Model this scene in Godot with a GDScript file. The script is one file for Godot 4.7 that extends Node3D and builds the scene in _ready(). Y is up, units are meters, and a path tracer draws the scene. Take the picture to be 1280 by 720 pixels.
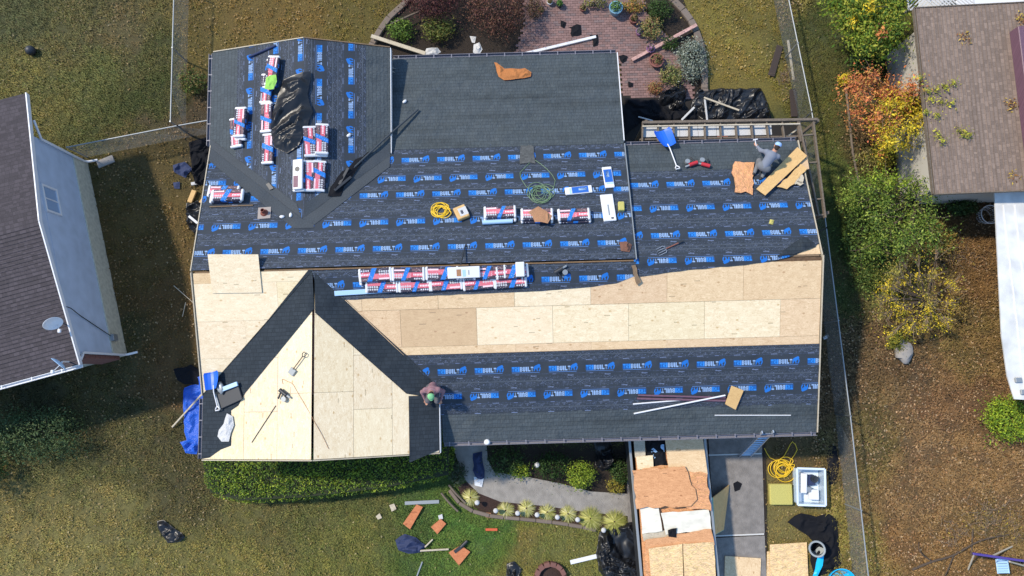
extends Node3D

# ------------------------------------------------------------------ mesh building
class Shape:
	var v := PackedVector3Array()
	var n := PackedVector3Array()
	var u := PackedVector2Array()
	var c := PackedColorArray()
	var col := Color.WHITE

	func tri(a: Vector3, b: Vector3, d: Vector3, na: Vector3, nb: Vector3, nd: Vector3, ua: Vector2, ub: Vector2, ud: Vector2) -> void:
		if (b - a).cross(d - a).dot(na + nb + nd) > 0.0:
			v.append_array([a, d, b]); n.append_array([na, nd, nb]); u.append_array([ua, ud, ub])
		else:
			v.append_array([a, b, d]); n.append_array([na, nb, nd]); u.append_array([ua, ub, ud])
		c.append_array([col, col, col])

	func flat(a: Vector3, b: Vector3, d: Vector3, out: Vector3, ua := Vector2.ZERO, ub := Vector2.ZERO, ud := Vector2.ZERO) -> void:
		var m := (b - a).cross(d - a).normalized()
		if m.dot(out) < 0.0:
			m = -m
		tri(a, b, d, m, m, m, ua, ub, ud)

	func quad(a: Vector3, b: Vector3, d: Vector3, e: Vector3, out: Vector3, ua := Vector2.ZERO, ub := Vector2.RIGHT, ud := Vector2.ONE, ue := Vector2.DOWN) -> void:
		flat(a, b, d, out, ua, ub, ud)
		flat(a, d, e, out, ua, ud, ue)

	# a box with chamfered edges; uv in metres along x and z
	func block(t: Transform3D, size: Vector3, bev := 0.0) -> void:
		var h := size * 0.5
		var b: float = minf(bev, minf(h.x, minf(h.y, h.z)) * 0.6)
		for ax in 3:
			var a1 := (ax + 1) % 3
			var a2 := (ax + 2) % 3
			for s in [-1.0, 1.0]:
				var o := Vector3.ZERO
				o[ax] = s
				var q := []
				for k in [[-1, -1], [1, -1], [1, 1], [-1, 1]]:
					var p := Vector3.ZERO
					p[ax] = s * h[ax]
					p[a1] = k[0] * (h[a1] - b)
					p[a2] = k[1] * (h[a2] - b)
					q.append(p)
				face(t, q, o, size)
		if b <= 0.0:
			return
		for ax in 3:
			var a1 := (ax + 1) % 3
			var a2 := (ax + 2) % 3
			for s1 in [-1.0, 1.0]:
				for s2 in [-1.0, 1.0]:
					var q := []
					for k in [[-1, 0], [1, 0], [1, 1], [-1, 1]]:
						var p := Vector3.ZERO
						p[ax] = k[0] * (h[ax] - b)
						p[a1] = s1 * (h[a1] - (b if k[1] == 1 else 0.0))
						p[a2] = s2 * (h[a2] - (0.0 if k[1] == 1 else b))
						q.append(p)
					var o := Vector3.ZERO
					o[a1] = s1
					o[a2] = s2
					face(t, q, o, size)
		for sx in [-1.0, 1.0]:
			for sy in [-1.0, 1.0]:
				for sz in [-1.0, 1.0]:
					var s := Vector3(sx, sy, sz)
					var p := s * (h - Vector3.ONE * b)
					flat(t * (p + Vector3(sx * b, 0, 0)), t * (p + Vector3(0, sy * b, 0)), t * (p + Vector3(0, 0, sz * b)), t.basis * s)

	func face(t: Transform3D, q: Array, o: Vector3, size: Vector3) -> void:
		var w := []
		for p in q:
			w.append(Vector2(p.x + size.x * 0.5, p.z + size.z * 0.5 + p.y))
		quad(t * q[0], t * q[1], t * q[2], t * q[3], t.basis * o, w[0], w[1], w[2], w[3])

	# a straight bar of rectangular section from a to b
	func bar(a: Vector3, b: Vector3, w: float, h: float, bev := 0.0, up := Vector3.UP) -> void:
		var x := (b - a).normalized()
		var z := x.cross(up).normalized()
		if z.length() < 0.5:
			z = Vector3.BACK
		block(Transform3D(Basis(x, z.cross(x), z), (a + b) * 0.5), Vector3(a.distance_to(b), h, w), bev)

	func tube(pts: Array, r: float, sides := 6, r_end := -1.0, caps := true) -> void:
		if r_end < 0.0:
			r_end = r
		var k := pts.size()
		var rings := []
		var norms := []
		var up := Vector3.UP
		var d0: Vector3 = (pts[1] - pts[0]).normalized()
		if absf(d0.dot(up)) > 0.9:
			up = Vector3.RIGHT
		var side := d0.cross(up).normalized()
		for i in k:
			var d: Vector3 = (pts[mini(i + 1, k - 1)] - pts[maxi(i - 1, 0)]).normalized()
			side = (side - d * side.dot(d)).normalized()
			var up2 := d.cross(side)
			var rr := lerpf(r, r_end, float(i) / (k - 1))
			var ring := []
			var nn := []
			for j in sides:
				var a := TAU * j / sides
				var o := side * cos(a) + up2 * sin(a)
				nn.append(o)
				ring.append(pts[i] + o * rr)
			rings.append(ring)
			norms.append(nn)
		for i in k - 1:
			for j in sides:
				var l := (j + 1) % sides
				var u0 := Vector2(float(j) / sides, i)
				var u1 := Vector2(float(j + 1) / sides, i + 1)
				tri(rings[i][j], rings[i][l], rings[i + 1][l], norms[i][j], norms[i][l], norms[i + 1][l], u0, Vector2(u1.x, u0.y), u1)
				tri(rings[i][j], rings[i + 1][l], rings[i + 1][j], norms[i][j], norms[i + 1][l], norms[i + 1][j], u0, u1, Vector2(u0.x, u1.y))
		if caps:
			for e in [0, k - 1]:
				var out: Vector3 = (pts[0] - pts[1]) if e == 0 else (pts[k - 1] - pts[k - 2])
				for j in range(1, sides - 1):
					flat(rings[e][0], rings[e][j], rings[e][j + 1], out)

	func lathe(t: Transform3D, prof: Array, seg := 16) -> void:
		for i in prof.size() - 1:
			var p: Vector2 = prof[i]
			var q: Vector2 = prof[i + 1]
			var d := Vector2(q.y - p.y, p.x - q.x).normalized()
			for j in seg:
				var a := TAU * j / seg
				var b := TAU * (j + 1) / seg
				var ea := Vector3(cos(a), 0, sin(a))
				var eb := Vector3(cos(b), 0, sin(b))
				var na := t.basis * (ea * d.x + Vector3.UP * d.y)
				var nb := t.basis * (eb * d.x + Vector3.UP * d.y)
				var p0 := t * (ea * p.x + Vector3.UP * p.y)
				var p1 := t * (eb * p.x + Vector3.UP * p.y)
				var q0 := t * (ea * q.x + Vector3.UP * q.y)
				var q1 := t * (eb * q.x + Vector3.UP * q.y)
				if p.x > 0.0:
					tri(p0, p1, q1, na, nb, nb, Vector2(a, p.y), Vector2(b, p.y), Vector2(b, q.y))
				if q.x > 0.0:
					tri(p0, q1, q0, na, nb, na, Vector2(a, p.y), Vector2(b, q.y), Vector2(a, q.y))

	func blob(t: Transform3D, r: Vector3, amp := 0.0, freq := 3.0, seed_ := 1, seg := 12) -> void:
		var f := FastNoiseLite.new()
		f.seed = seed_
		f.frequency = freq
		f.fractal_octaves = 2
		var g := []
		for i in seg / 2 + 1:
			var row := []
			for j in seg + 1:
				var th := PI * i / (seg / 2)
				var ph := TAU * (j % seg) / seg
				var e := Vector3(sin(th) * cos(ph), cos(th), sin(th) * sin(ph))
				row.append(e * r * (1.0 + amp * f.get_noise_3dv(e)))
			g.append(row)
		for i in seg / 2:
			for j in seg:
				var q := [g[i][j], g[i][j + 1], g[i + 1][j + 1], g[i + 1][j]]
				var m := []
				for p in q:
					m.append((t.basis * (p / (r * r))).normalized())
				if i > 0:
					tri(t * q[0], t * q[1], t * q[2], m[0], m[1], m[2], Vector2.ZERO, Vector2.RIGHT, Vector2.ONE)
				if i < seg / 2 - 1:
					tri(t * q[0], t * q[2], t * q[3], m[0], m[2], m[3], Vector2.ZERO, Vector2.ONE, Vector2.DOWN)

	# a sheet over the plan polygon: height(x, z) is its underside, thick its thickness; tint(x, z) its own colour
	func sheet(poly: PackedVector2Array, height: Callable, thick: float, cell := 0.0, uvf = null, tint = null) -> void:
		var pieces := [poly]
		if cell > 0.0:
			pieces = []
			var lo := poly[0]
			var hi := poly[0]
			for p in poly:
				lo = lo.min(p)
				hi = hi.max(p)
			var nx := int(ceil((hi.x - lo.x) / cell))
			var nz := int(ceil((hi.y - lo.y) / cell))
			for i in nx:
				for j in nz:
					var x0 := lo.x + i * cell
					var z0 := lo.y + j * cell
					var box := PackedVector2Array([Vector2(x0, z0), Vector2(x0 + cell, z0), Vector2(x0 + cell, z0 + cell), Vector2(x0, z0 + cell)])
					pieces.append_array(Geometry2D.intersect_polygons(poly, box))
		var e := 0.02 if cell == 0.0 else minf(0.03, cell * 0.3)
		for pc in pieces:
			if Geometry2D.is_polygon_clockwise(pc) and cell > 0.0 and pieces.size() > 1 and false:
				continue
			var ids := Geometry2D.triangulate_polygon(pc)
			var pts := []
			var nor := []
			var uvs := []
			var cols := []
			for p: Vector2 in pc:
				var y: float = height.call(p.x, p.y)
				pts.append(Vector3(p.x, y + thick, p.y))
				var dx: float = (height.call(p.x + e, p.y) - height.call(p.x - e, p.y)) / (2.0 * e)
				var dz: float = (height.call(p.x, p.y + e) - height.call(p.x, p.y - e)) / (2.0 * e)
				nor.append(Vector3(-dx, 1, -dz).normalized())
				uvs.append(uvf.call(p.x, p.y) if (uvf != null) else p)
				cols.append(tint.call(p.x, p.y) if (tint != null) else col)
			for k in range(0, ids.size(), 3):
				var a := ids[k]
				var b := ids[k + 1]
				var d := ids[k + 2]
				if (pts[b] - pts[a]).cross(pts[d] - pts[a]).y > 0.0:
					var s := b
					b = d
					d = s
				v.append_array([pts[a], pts[b], pts[d]])
				n.append_array([nor[a], nor[b], nor[d]])
				u.append_array([uvs[a], uvs[b], uvs[d]])
				c.append_array([cols[a], cols[b], cols[d]])
		if thick <= 0.0:
			return
		var m := poly.size()
		var mid := Vector2.ZERO
		var cw := Geometry2D.is_polygon_clockwise(poly)
		for i in m:
			var p := poly[i]
			var q := poly[(i + 1) % m]
			var steps := 1 if cell == 0.0 else maxi(1, int(p.distance_to(q) / cell))
			var d2 := (q - p).orthogonal()
			var out := Vector3(d2.x, 0, d2.y)
			if cw:
				out = -out
			if (tint != null):
				mid = (p + q) * 0.5
				col = tint.call(mid.x, mid.y)
			for s in steps:
				var a := p.lerp(q, float(s) / steps)
				var b := p.lerp(q, float(s + 1) / steps)
				var ya: float = height.call(a.x, a.y)
				var yb: float = height.call(b.x, b.y)
				var ua: Vector2 = uvf.call(a.x, a.y) if (uvf != null) else a
				var ub: Vector2 = uvf.call(b.x, b.y) if (uvf != null) else b
				quad(Vector3(a.x, ya, a.y), Vector3(b.x, yb, b.y), Vector3(b.x, yb + thick, b.y), Vector3(a.x, ya + thick, a.y), out, ua, ub, ub, ua)
		col = Color.WHITE

	func mesh(from := Vector3.ZERO) -> ArrayMesh:
		var a := []
		a.resize(Mesh.ARRAY_MAX)
		var w := v
		if from != Vector3.ZERO:
			w = PackedVector3Array()
			w.resize(v.size())
			for i in v.size():
				w[i] = v[i] - from
		a[Mesh.ARRAY_VERTEX] = w
		a[Mesh.ARRAY_NORMAL] = n
		a[Mesh.ARRAY_TEX_UV] = u
		a[Mesh.ARRAY_COLOR] = c
		var m := ArrayMesh.new()
		m.add_surface_from_arrays(Mesh.PRIMITIVE_TRIANGLES, a)
		return m

	func foot() -> Vector3:
		var lo := v[0]
		var hi := v[0]
		for p in v:
			lo = lo.min(p)
			hi = hi.max(p)
		return Vector3((lo.x + hi.x) * 0.5, lo.y, (lo.z + hi.z) * 0.5)

	# leaves scattered through an ellipsoid, thick towards its outside
	func leaves(center: Vector3, r: Vector3, count: int, size: float, cols: Array, rg: RandomNumberGenerator, shell := 0.5, flat_ := 0.5) -> void:
		for i in count:
			var e := Vector3(rg.randfn(), rg.randfn(), rg.randfn()).normalized()
			var p := center + e * r * (lerpf(shell, 1.0, sqrt(rg.randf())) * rg.randf_range(0.85, 1.1) if shell >= 0.0 else minf(absf(rg.randfn()) * 0.62 + 0.1, 1.7))
			if p.y < 0.05:
				p.y = rg.randf_range(0.05, 0.3)
			var up := (Vector3(rg.randfn(), rg.randfn(), rg.randfn()) * 0.6 + Vector3.UP * flat_ + e * 0.5).normalized()
			var t := up.cross(Vector3(rg.randfn(), rg.randfn(), rg.randfn())).normalized()
			var s := up.cross(t)
			var l := size * (0.4 + 1.1 * rg.randf() * rg.randf() + 0.35 * rg.randf())
			var k: Color = cols[rg.randi() % cols.size()]
			col = k * rg.randf_range(0.7, 1.3)
			var a := p - t * l
			var b := p + t * l - up * l * 0.25
			var q := p + s * l * 0.45 + up * l * 0.1
			var w := p - s * l * 0.45 + up * l * 0.1
			var m := (up + e * 0.3).normalized()
			tri(a, q, b, m, m, m, Vector2.ZERO, Vector2.ONE, Vector2.DOWN)
			tri(a, b, w, m, m, m, Vector2.ZERO, Vector2.ONE, Vector2.DOWN)
		col = Color.WHITE

	# one smooth skin round tapered bones [a, b, ra, rb], by surface nets
	func skin(bones: Array, cell: float, k := 0.02, tint = null) -> void:
		var lo: Vector3 = bones[0][0]
		var hi := lo
		for b in bones:
			var rr: float = maxf(b[2], b[3]) + k * 3.0 + cell * 2.0
			for e in [b[0], b[1]]:
				lo = lo.min(e - Vector3.ONE * rr)
				hi = hi.max(e + Vector3.ONE * rr)
		var nx := int((hi.x - lo.x) / cell) + 2
		var ny := int((hi.y - lo.y) / cell) + 2
		var nz := int((hi.z - lo.z) / cell) + 2
		var sum := PackedFloat32Array()
		sum.resize(nx * ny * nz)
		for b in bones:
			var pa: Vector3 = b[0]
			var ab: Vector3 = b[1] - pa
			var ra: float = b[2]
			var rb: float = b[3]
			var reach: float = maxf(ra, rb) + k * 3.0 + cell
			var l2: float = maxf(ab.length_squared(), 1e-9)
			var mn: Vector3 = (b[0].min(b[1]) - Vector3.ONE * reach - lo) / cell
			var mx: Vector3 = (b[0].max(b[1]) + Vector3.ONE * reach - lo) / cell
			for x in range(maxi(0, int(mn.x)), mini(nx, int(mx.x) + 2)):
				for y in range(maxi(0, int(mn.y)), mini(ny, int(mx.y) + 2)):
					for z in range(maxi(0, int(mn.z)), mini(nz, int(mx.z) + 2)):
						var p := lo + Vector3(x, y, z) * cell - pa
						var h := clampf(p.dot(ab) / l2, 0.0, 1.0)
						var d := (p - ab * h).length() - lerpf(ra, rb, h)
						if d < k * 4.0 + cell:
							sum[(x * ny + y) * nz + z] += exp(-d / k)
		# inside where the sum is above 1
		var at := {}
		var offs := [0, nz, ny * nz, ny * nz + nz, 1, nz + 1, ny * nz + 1, ny * nz + nz + 1]
		var pos8 := [Vector3(0, 0, 0), Vector3(0, 1, 0), Vector3(1, 0, 0), Vector3(1, 1, 0), Vector3(0, 0, 1), Vector3(0, 1, 1), Vector3(1, 0, 1), Vector3(1, 1, 1)]
		var edges := [[0, 1], [2, 3], [4, 5], [6, 7], [0, 2], [1, 3], [4, 6], [5, 7], [0, 4], [1, 5], [2, 6], [3, 7]]
		for x in nx - 1:
			for y in ny - 1:
				for z in nz - 1:
					var base := (x * ny + y) * nz + z
					var ins := 0
					for o in offs:
						if sum[base + o] > 1.0:
							ins += 1
					if ins == 0 or ins == 8:
						continue
					var acc := Vector3.ZERO
					var cnt := 0
					for ed in edges:
						var f0: float = sum[base + offs[ed[0]]]
						var f1: float = sum[base + offs[ed[1]]]
						if (f0 > 1.0) != (f1 > 1.0):
							var d0 := -log(maxf(f0, 1e-6))
							var d1 := -log(maxf(f1, 1e-6))
							acc += pos8[ed[0]].lerp(pos8[ed[1]], d0 / (d0 - d1))
							cnt += 1
					var g := Vector3(sum[base + offs[2]] - sum[base], sum[base + offs[1]] - sum[base], sum[base + offs[4]] - sum[base])
					g = Vector3.ZERO
					for i in 8:
						g += (pos8[i] - Vector3.ONE * 0.5) * log(maxf(sum[base + offs[i]], 1e-6))
					at[base] = [lo + (Vector3(x, y, z) + acc / cnt) * cell, -g.normalized()]
		for base in at:
			var axes := [[ny * nz, nz, 1], [nz, 1, ny * nz], [1, ny * nz, nz]]
			for ax in axes:
				var s0: bool = sum[base] > 1.0
				var s1: bool = sum[base + ax[0]] > 1.0
				if s0 == s1:
					continue
				var q := [base, base - ax[1], base - ax[1] - ax[2], base - ax[2]]
				var ok := true
				for i in q:
					if not at.has(i):
						ok = false
				if not ok:
					continue
				if (tint != null):
					col = tint.call(at[base][0])
				for w in [[0, 1, 2], [0, 2, 3]]:
					var A: Array = at[q[w[0]]]
					var B: Array = at[q[w[1]]]
					var D: Array = at[q[w[2]]]
					tri(A[0], B[0], D[0], A[1], B[1], D[1], Vector2.ZERO, Vector2.ZERO, Vector2.ZERO)
		col = Color.WHITE


# ------------------------------------------------------------------ naming
var taken := {}
var rng := RandomNumberGenerator.new()

func numbered(s: String) -> String:
	taken[s] = taken.get(s, -1) + 1
	return s if taken[s] == 0 else "%s_%03d" % [s, taken[s]]

func tag(o: Node3D, label: String, category: String, group := "") -> Node3D:
	o.set_meta("label", label)
	o.set_meta("category", category)
	if group:
		o.set_meta("group", group)
	return o

func thing(called: String, label: String, category: String, at := Vector3.ZERO, group := "") -> Node3D:
	var o := Node3D.new()
	o.name = numbered(called)
	add_child(o)
	o.position = at
	return tag(o, label, category, group)

# a mesh under a thing (built in world metres, shifted to the thing's base)
func part(called: String, sh: Shape, m: Material, parent: Node3D, from := Vector3.ZERO) -> MeshInstance3D:
	var o := MeshInstance3D.new()
	o.name = called
	o.mesh = sh.mesh(from)
	o.material_override = m
	parent.add_child(o, true)
	return o

# a thing that is a single mesh
func one(called: String, sh: Shape, m: Material, label: String, category: String, group := "") -> MeshInstance3D:
	var o := MeshInstance3D.new()
	o.name = numbered(called)
	var f := sh.foot()
	o.mesh = sh.mesh(f)
	o.material_override = m
	add_child(o)
	o.position = f
	tag(o, label, category, group)
	return o

func struct(called: String, sh: Shape, m: Material) -> MeshInstance3D:
	var o := MeshInstance3D.new()
	o.name = numbered(called)
	o.mesh = sh.mesh()
	o.material_override = m
	add_child(o)
	o.set_meta("kind", "structure")
	return o

func copy_of(o: Node3D, label: String, group := "") -> Node3D:
	var c: Node3D = o.duplicate()
	c.name = numbered(String(o.name).rstrip("0123456789").trim_suffix("_"))
	add_child(c)
	c.set_meta("label", label)
	if group:
		c.set_meta("group", group)
	return c

# ------------------------------------------------------------------ materials
func srgb(r: int, g: int, b: int) -> Color:
	return Color(r / 255.0, g / 255.0, b / 255.0)

func lin(r: int, g: int, b: int) -> Color:
	return srgb(r, g, b).srgb_to_linear()

func mat(c: Color, rough := 0.8, tex: Texture2D = null, scale := 1.0, metal := 0.0, tri := false) -> StandardMaterial3D:
	var m := StandardMaterial3D.new()
	m.albedo_color = c
	m.roughness = rough
	m.metallic = metal
	m.vertex_color_use_as_albedo = true
	m.cull_mode = BaseMaterial3D.CULL_DISABLED
	if tex:
		m.albedo_texture = tex
		m.uv1_scale = Vector3.ONE * scale
	if tri:
		m.uv1_triplanar = true
		m.uv1_world_triplanar = true
	return m

func leaf_mat(back := 0.35) -> StandardMaterial3D:
	var m := mat(Color.WHITE, 0.6)
	m.backlight_enabled = true
	m.backlight = Color(back, back, back * 0.7)
	m.metallic_specular = 0.3
	return m

func noise_tex(freq: float, dark: float, light: float, seed_ := 1, size := 512, octaves := 4, type := FastNoiseLite.TYPE_SIMPLEX_SMOOTH) -> NoiseTexture2D:
	var f := FastNoiseLite.new()
	f.noise_type = type
	f.frequency = freq
	f.fractal_octaves = octaves
	f.seed = seed_
	var t := NoiseTexture2D.new()
	t.width = size
	t.height = size
	t.seamless = true
	t.noise = f
	var g := Gradient.new()
	g.set_color(0, Color(dark, dark, dark))
	g.set_color(1, Color(light, light, light))
	t.color_ramp = g
	return t

func bump_tex(freq: float, strength: float, seed_ := 1, size := 512, octaves := 4) -> NoiseTexture2D:
	var f := FastNoiseLite.new()
	f.frequency = freq
	f.fractal_octaves = octaves
	f.seed = seed_
	var t := NoiseTexture2D.new()
	t.width = size
	t.height = size
	t.seamless = true
	t.as_normal_map = true
	t.bump_strength = strength
	t.noise = f
	return t

func with_bump(m: StandardMaterial3D, t: Texture2D, k := 1.0) -> StandardMaterial3D:
	m.normal_enabled = true
	m.normal_texture = t
	m.normal_scale = k
	return m

const GLYPH := {
	"T": ["11111", "11111", "00100", "00100", "00100", "00100", "00100"],
	"R": ["11110", "10011", "10011", "11110", "11100", "10110", "10011"],
	"I": ["01110", "01110", "01110", "01110", "01110", "01110", "01110"],
	"B": ["11110", "11011", "11011", "11110", "11011", "11011", "11110"],
	"U": ["11011", "11011", "11011", "11011", "11011", "11111", "01110"],
	"L": ["11000", "11000", "11000", "11000", "11000", "11111", "11111"],
}
# the walking ape beside the word
const APE := ["00000000000001111000", "00000000001111111100", "00000001111111111110", "00000111111111111110", "00011111111111111110", "00111111111111111100", "01111111111111111110", "01111111111111101111", "11111111111111001111", "11111111111110000111", "11111101111000000111", "01111001111000001111", "01110000111100001110", "01110000011100011110", "11110000011100011100", "11100000111100111100"]

# one printed row of roofing felt: 1.2 m wide, 0.8 m deep
func felt_image() -> ImageTexture:
	var r := RandomNumberGenerator.new()
	r.seed = 5
	var im := Image.create(512, 340, false, Image.FORMAT_RGB8)
	var ground := srgb(48, 55, 64)
	im.fill(ground)
	for i in 5000:
		var k := r.randf_range(0.86, 1.14)
		im.fill_rect(Rect2i(r.randi() % 512, r.randi() % 340, r.randi_range(2, 9), r.randi_range(1, 3)), Color(ground.r * k, ground.g * k, ground.b * k))
	var small := srgb(100, 112, 138)
	for y in [12, 24, 38, 52, 84, 262, 280, 294, 308, 322]:
		var x := 0
		var dense := 0.75 if y < 60 or y > 280 else 0.3
		while x < 512:
			var w := r.randi_range(4, 20)
			if r.randf() < dense:
				var k := r.randf_range(0.6, 1.1)
				im.fill_rect(Rect2i(x, y + r.randi_range(-1, 1), w, r.randi_range(3, 6)), Color(small.r * k, small.g * k, small.b * k))
			x += w + r.randi_range(3, 10)
	im.fill_rect(Rect2i(40, 66, 92, 9), srgb(110, 122, 150))
	im.fill_rect(Rect2i(290, 66, 60, 7), srgb(110, 124, 158))
	im.fill_rect(Rect2i(300, 270, 84, 9), srgb(104, 118, 148))
	im.fill_rect(Rect2i(90, 250, 50, 6), srgb(104, 118, 150))
	for x in range(0, 512, 16):
		im.fill_rect(Rect2i(x, 0, 7, 4), srgb(116, 126, 140))
		im.fill_rect(Rect2i(x + 6, 48, 4, 4), srgb(100, 110, 126))
		im.fill_rect(Rect2i(x + 3, 334, 7, 4), srgb(110, 120, 136))
	var blue := srgb(28, 104, 186)
	var pale := srgb(132, 160, 198)
	var word := "TRIBUILT"
	var x := 44
	im.fill_rect(Rect2i(40, 142, 112, 72), srgb(22, 80, 148))
	for i in word.length():
		var rows: Array = GLYPH[word[i]]
		var thin := word[i] == "I"
		for gy in 7:
			for gx in 5:
				if rows[gy][gx] == "1":
					im.fill_rect(Rect2i(x + gx * 7 - (7 if thin else 0), 146 + gy * 9, 7, 9), srgb(42, 124, 204) if i < 3 else pale)
		x += 28 if thin else 41
	for gy in APE.size():
		for gx in APE[gy].length():
			if APE[gy][gx] == "1":
				im.fill_rect(Rect2i(342 + gx * 5, 112 + gy * 6, 5, 6), blue)
	im.fill_rect(Rect2i(44, 222, 380, 6), srgb(84, 124, 182))
	for y in [70, 246]:
		for i in 26:
			im.fill_rect(Rect2i(i * 20 + r.randi() % 6, y, r.randi_range(6, 15), 4), srgb(74, 90, 124))
	return ImageTexture.create_from_image(im)

# plywood face: long grain, cathedral figure, a few knots and the mill's stamp dashes
func ply_image(seed_: int, base: Color, dark: Color, strength: float) -> ImageTexture:
	var f := FastNoiseLite.new()
	f.seed = seed_
	f.frequency = 1.0
	f.fractal_octaves = 3
	var g := FastNoiseLite.new()
	g.seed = seed_ + 50
	g.frequency = 1.0
	var im := Image.create(384, 192, false, Image.FORMAT_RGB8)
	var r := RandomNumberGenerator.new()
	r.seed = seed_
	var knots := []
	for i in 4:
		knots.append(Vector2(r.randf_range(0, 384), r.randf_range(0, 192)))
	for y in 192:
		for x in 384:
			var bend := g.get_noise_2d(x * 0.006, y * 0.02) * 2.4
			var s := f.get_noise_2d(x * 0.012, y * 0.16 + bend * 3.0)
			var rings := sin((y * 0.10 + bend * 7.0) * 2.2) * 0.5 + 0.5
			var blot := g.get_noise_2d(x * 0.013 + 40.0, y * 0.03)
			var k := clampf(0.24 + s * 0.42 + pow(rings, 5.0) * 0.42 + blot * 0.18, 0.0, 1.0) * strength
			for kn in knots:
				var d := Vector2((x - kn.x) * 0.6, y - kn.y).length()
				if d < 5.0:
					k = maxf(k, 1.25 - d * 0.16)
			im.set_pixel(x, y, base.lerp(dark, clampf(k, 0.0, 1.0)))
	for i in 3:
		var q := Vector2i(r.randi() % 330, r.randi() % 180)
		for j in r.randi_range(3, 7):
			im.fill_rect(Rect2i(q.x + j * 5, q.y, 3, 4), base.lerp(dark * 0.6, 0.8))
	return ImageTexture.create_from_image(im)

# strand board: pressed flakes lying every way
func osb_image(seed_: int, base: Color, spread: float) -> ImageTexture:
	var r := RandomNumberGenerator.new()
	r.seed = seed_
	var im := Image.create(384, 384, false, Image.FORMAT_RGB8)
	im.fill(base)
	for i in 3600:
		var p := Vector2(r.randf() * 384.0, r.randf() * 384.0)
		var d := Vector2.from_angle(r.randfn(0.0, 0.7))
		var k := r.randf_range(1.0 - spread, 1.0 + spread * 0.6)
		var w := r.randi_range(2, 5)
		var colr := Color(base.r * k, base.g * k * r.randf_range(0.96, 1.03), base.b * k * r.randf_range(0.9, 1.05))
		for s in r.randi_range(6, 18):
			var q := p + d * s * 1.6
			im.fill_rect(Rect2i(posmod(int(q.x), 384), posmod(int(q.y), 384), w, 2), colr)
	return ImageTexture.create_from_image(im)

# the printed plastic round a bundle of shingles
func wrapper_image(seed_: int) -> ImageTexture:
	var r := RandomNumberGenerator.new()
	r.seed = seed_
	var im := Image.create(256, 96, false, Image.FORMAT_RGB8)
	im.fill(srgb(66, 62, 74))
	im.fill_rect(Rect2i(0, (seed_ * 29) % 40, 150, 38), srgb(206, 112, 124))
	im.fill_rect(Rect2i(14, 14, 86, 12), srgb(236, 200, 204))
	im.fill_rect(Rect2i(150, 36, 106, 34), srgb(200, 98, 112))
	im.fill_rect(Rect2i(160, 8, 90, 20), srgb(112, 90, 92))
	for y in [48, 66]:
		for i in 5:
			im.fill_rect(Rect2i(8 + i * 19, y, 12, 12), srgb(214, 214, 218))
			im.fill_rect(Rect2i(12 + i * 19, y + 4, 4, 4), srgb(62, 58, 70))
	for i in 6:
		im.fill_rect(Rect2i(172 + i * 13, 46, 8, 13), srgb(240, 222, 224))
	for i in 4:
		im.fill_rect(Rect2i(176 + i * 18, 76, 11, 10), srgb(206, 206, 214))
	for y in 96:
		im.fill_rect(Rect2i(112 + (seed_ * 37) % 60 - y / 2, y, 30 + (seed_ * 13) % 16, 1), srgb(46, 118, 198))
	for i in 60:
		im.fill_rect(Rect2i(r.randi() % 256, r.randi() % 96, r.randi_range(3, 9), 2), srgb(212, 212, 222))
	return ImageTexture.create_from_image(im)

# asphalt shingles: staggered tabs of slightly different grey
func shingle_image(seed_: int, base: Color, spread: float) -> ImageTexture:
	var r := RandomNumberGenerator.new()
	r.seed = seed_
	var im := Image.create(512, 512, false, Image.FORMAT_RGB8)
	for row in 16:
		var x := -r.randi_range(0, 40)
		while x < 512:
			var w := r.randi_range(18, 50)
			var k := r.randf_range(1.0 - spread, 1.0 + spread)
			for xx in range(x, x + w):
				im.fill_rect(Rect2i(posmod(xx, 512), row * 32, 1, 32), Color(base.r * k, base.g * k, base.b * k))
			im.fill_rect(Rect2i(posmod(x, 512), row * 32, 2, 32), Color(base.r * 0.72, base.g * 0.72, base.b * 0.72))
			x += w
	for row in 16:
		im.fill_rect(Rect2i(0, row * 32, 512, 4), Color(base.r * 0.8, base.g * 0.8, base.b * 0.8))
	for i in 9000:
		var k := r.randf_range(0.72, 1.25)
		im.fill_rect(Rect2i(r.randi() % 512, r.randi() % 512, 2, 2), Color(base.r * k, base.g * k, base.b * k))
	return ImageTexture.create_from_image(im)

# ------------------------------------------------------------------ the roof's planes
func roof_y(x: float, z: float) -> float:
	var y := 4.3 - 0.265 * absf(z + 3.45)
	if x > 4.03 and z < -3.45:
		y -= 0.08
	if x < 4.02 and x > -3.95 and z < -7.75:
		y = 3.16 - 0.15 * (-7.75 - z)
	if x < -3.92 and z < -3.45:
		y = maxf(y, 3.84 - 0.215 * absf(x + 6.7))
	if x < -2.38 and z > -3.45:
		y = maxf(y, 4.28 - 0.265 * absf(x + 6.2))
	return y

func roof_lift(l: float) -> Callable:
	return func(x: float, z: float) -> float: return roof_y(x, z) + l

func main_lift(l: float) -> Callable:
	return func(x: float, z: float) -> float: return 4.3 - 0.265 * absf(z + 3.45) + l

# a frame lying on the roof at a plan point: x turned by yaw, y off the roof
func on_roof(p: Vector2, yaw: float, lift := 0.03) -> Transform3D:
	var e := 0.05
	var up := Vector3(roof_y(p.x - e, p.y) - roof_y(p.x + e, p.y), 2.0 * e, roof_y(p.x, p.y - e) - roof_y(p.x, p.y + e)).normalized()
	var x := Vector3(cos(yaw), 0, -sin(yaw))
	x = (x - up * x.dot(up)).normalized()
	return Transform3D(Basis(x, up, x.cross(up)), Vector3(p.x, roof_y(p.x, p.y), p.y) + up * lift)

func flat_at(y: float) -> Callable:
	return func(_x: float, _z: float) -> float: return y

func poly(pts: Array) -> PackedVector2Array:
	return PackedVector2Array(pts)

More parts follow.
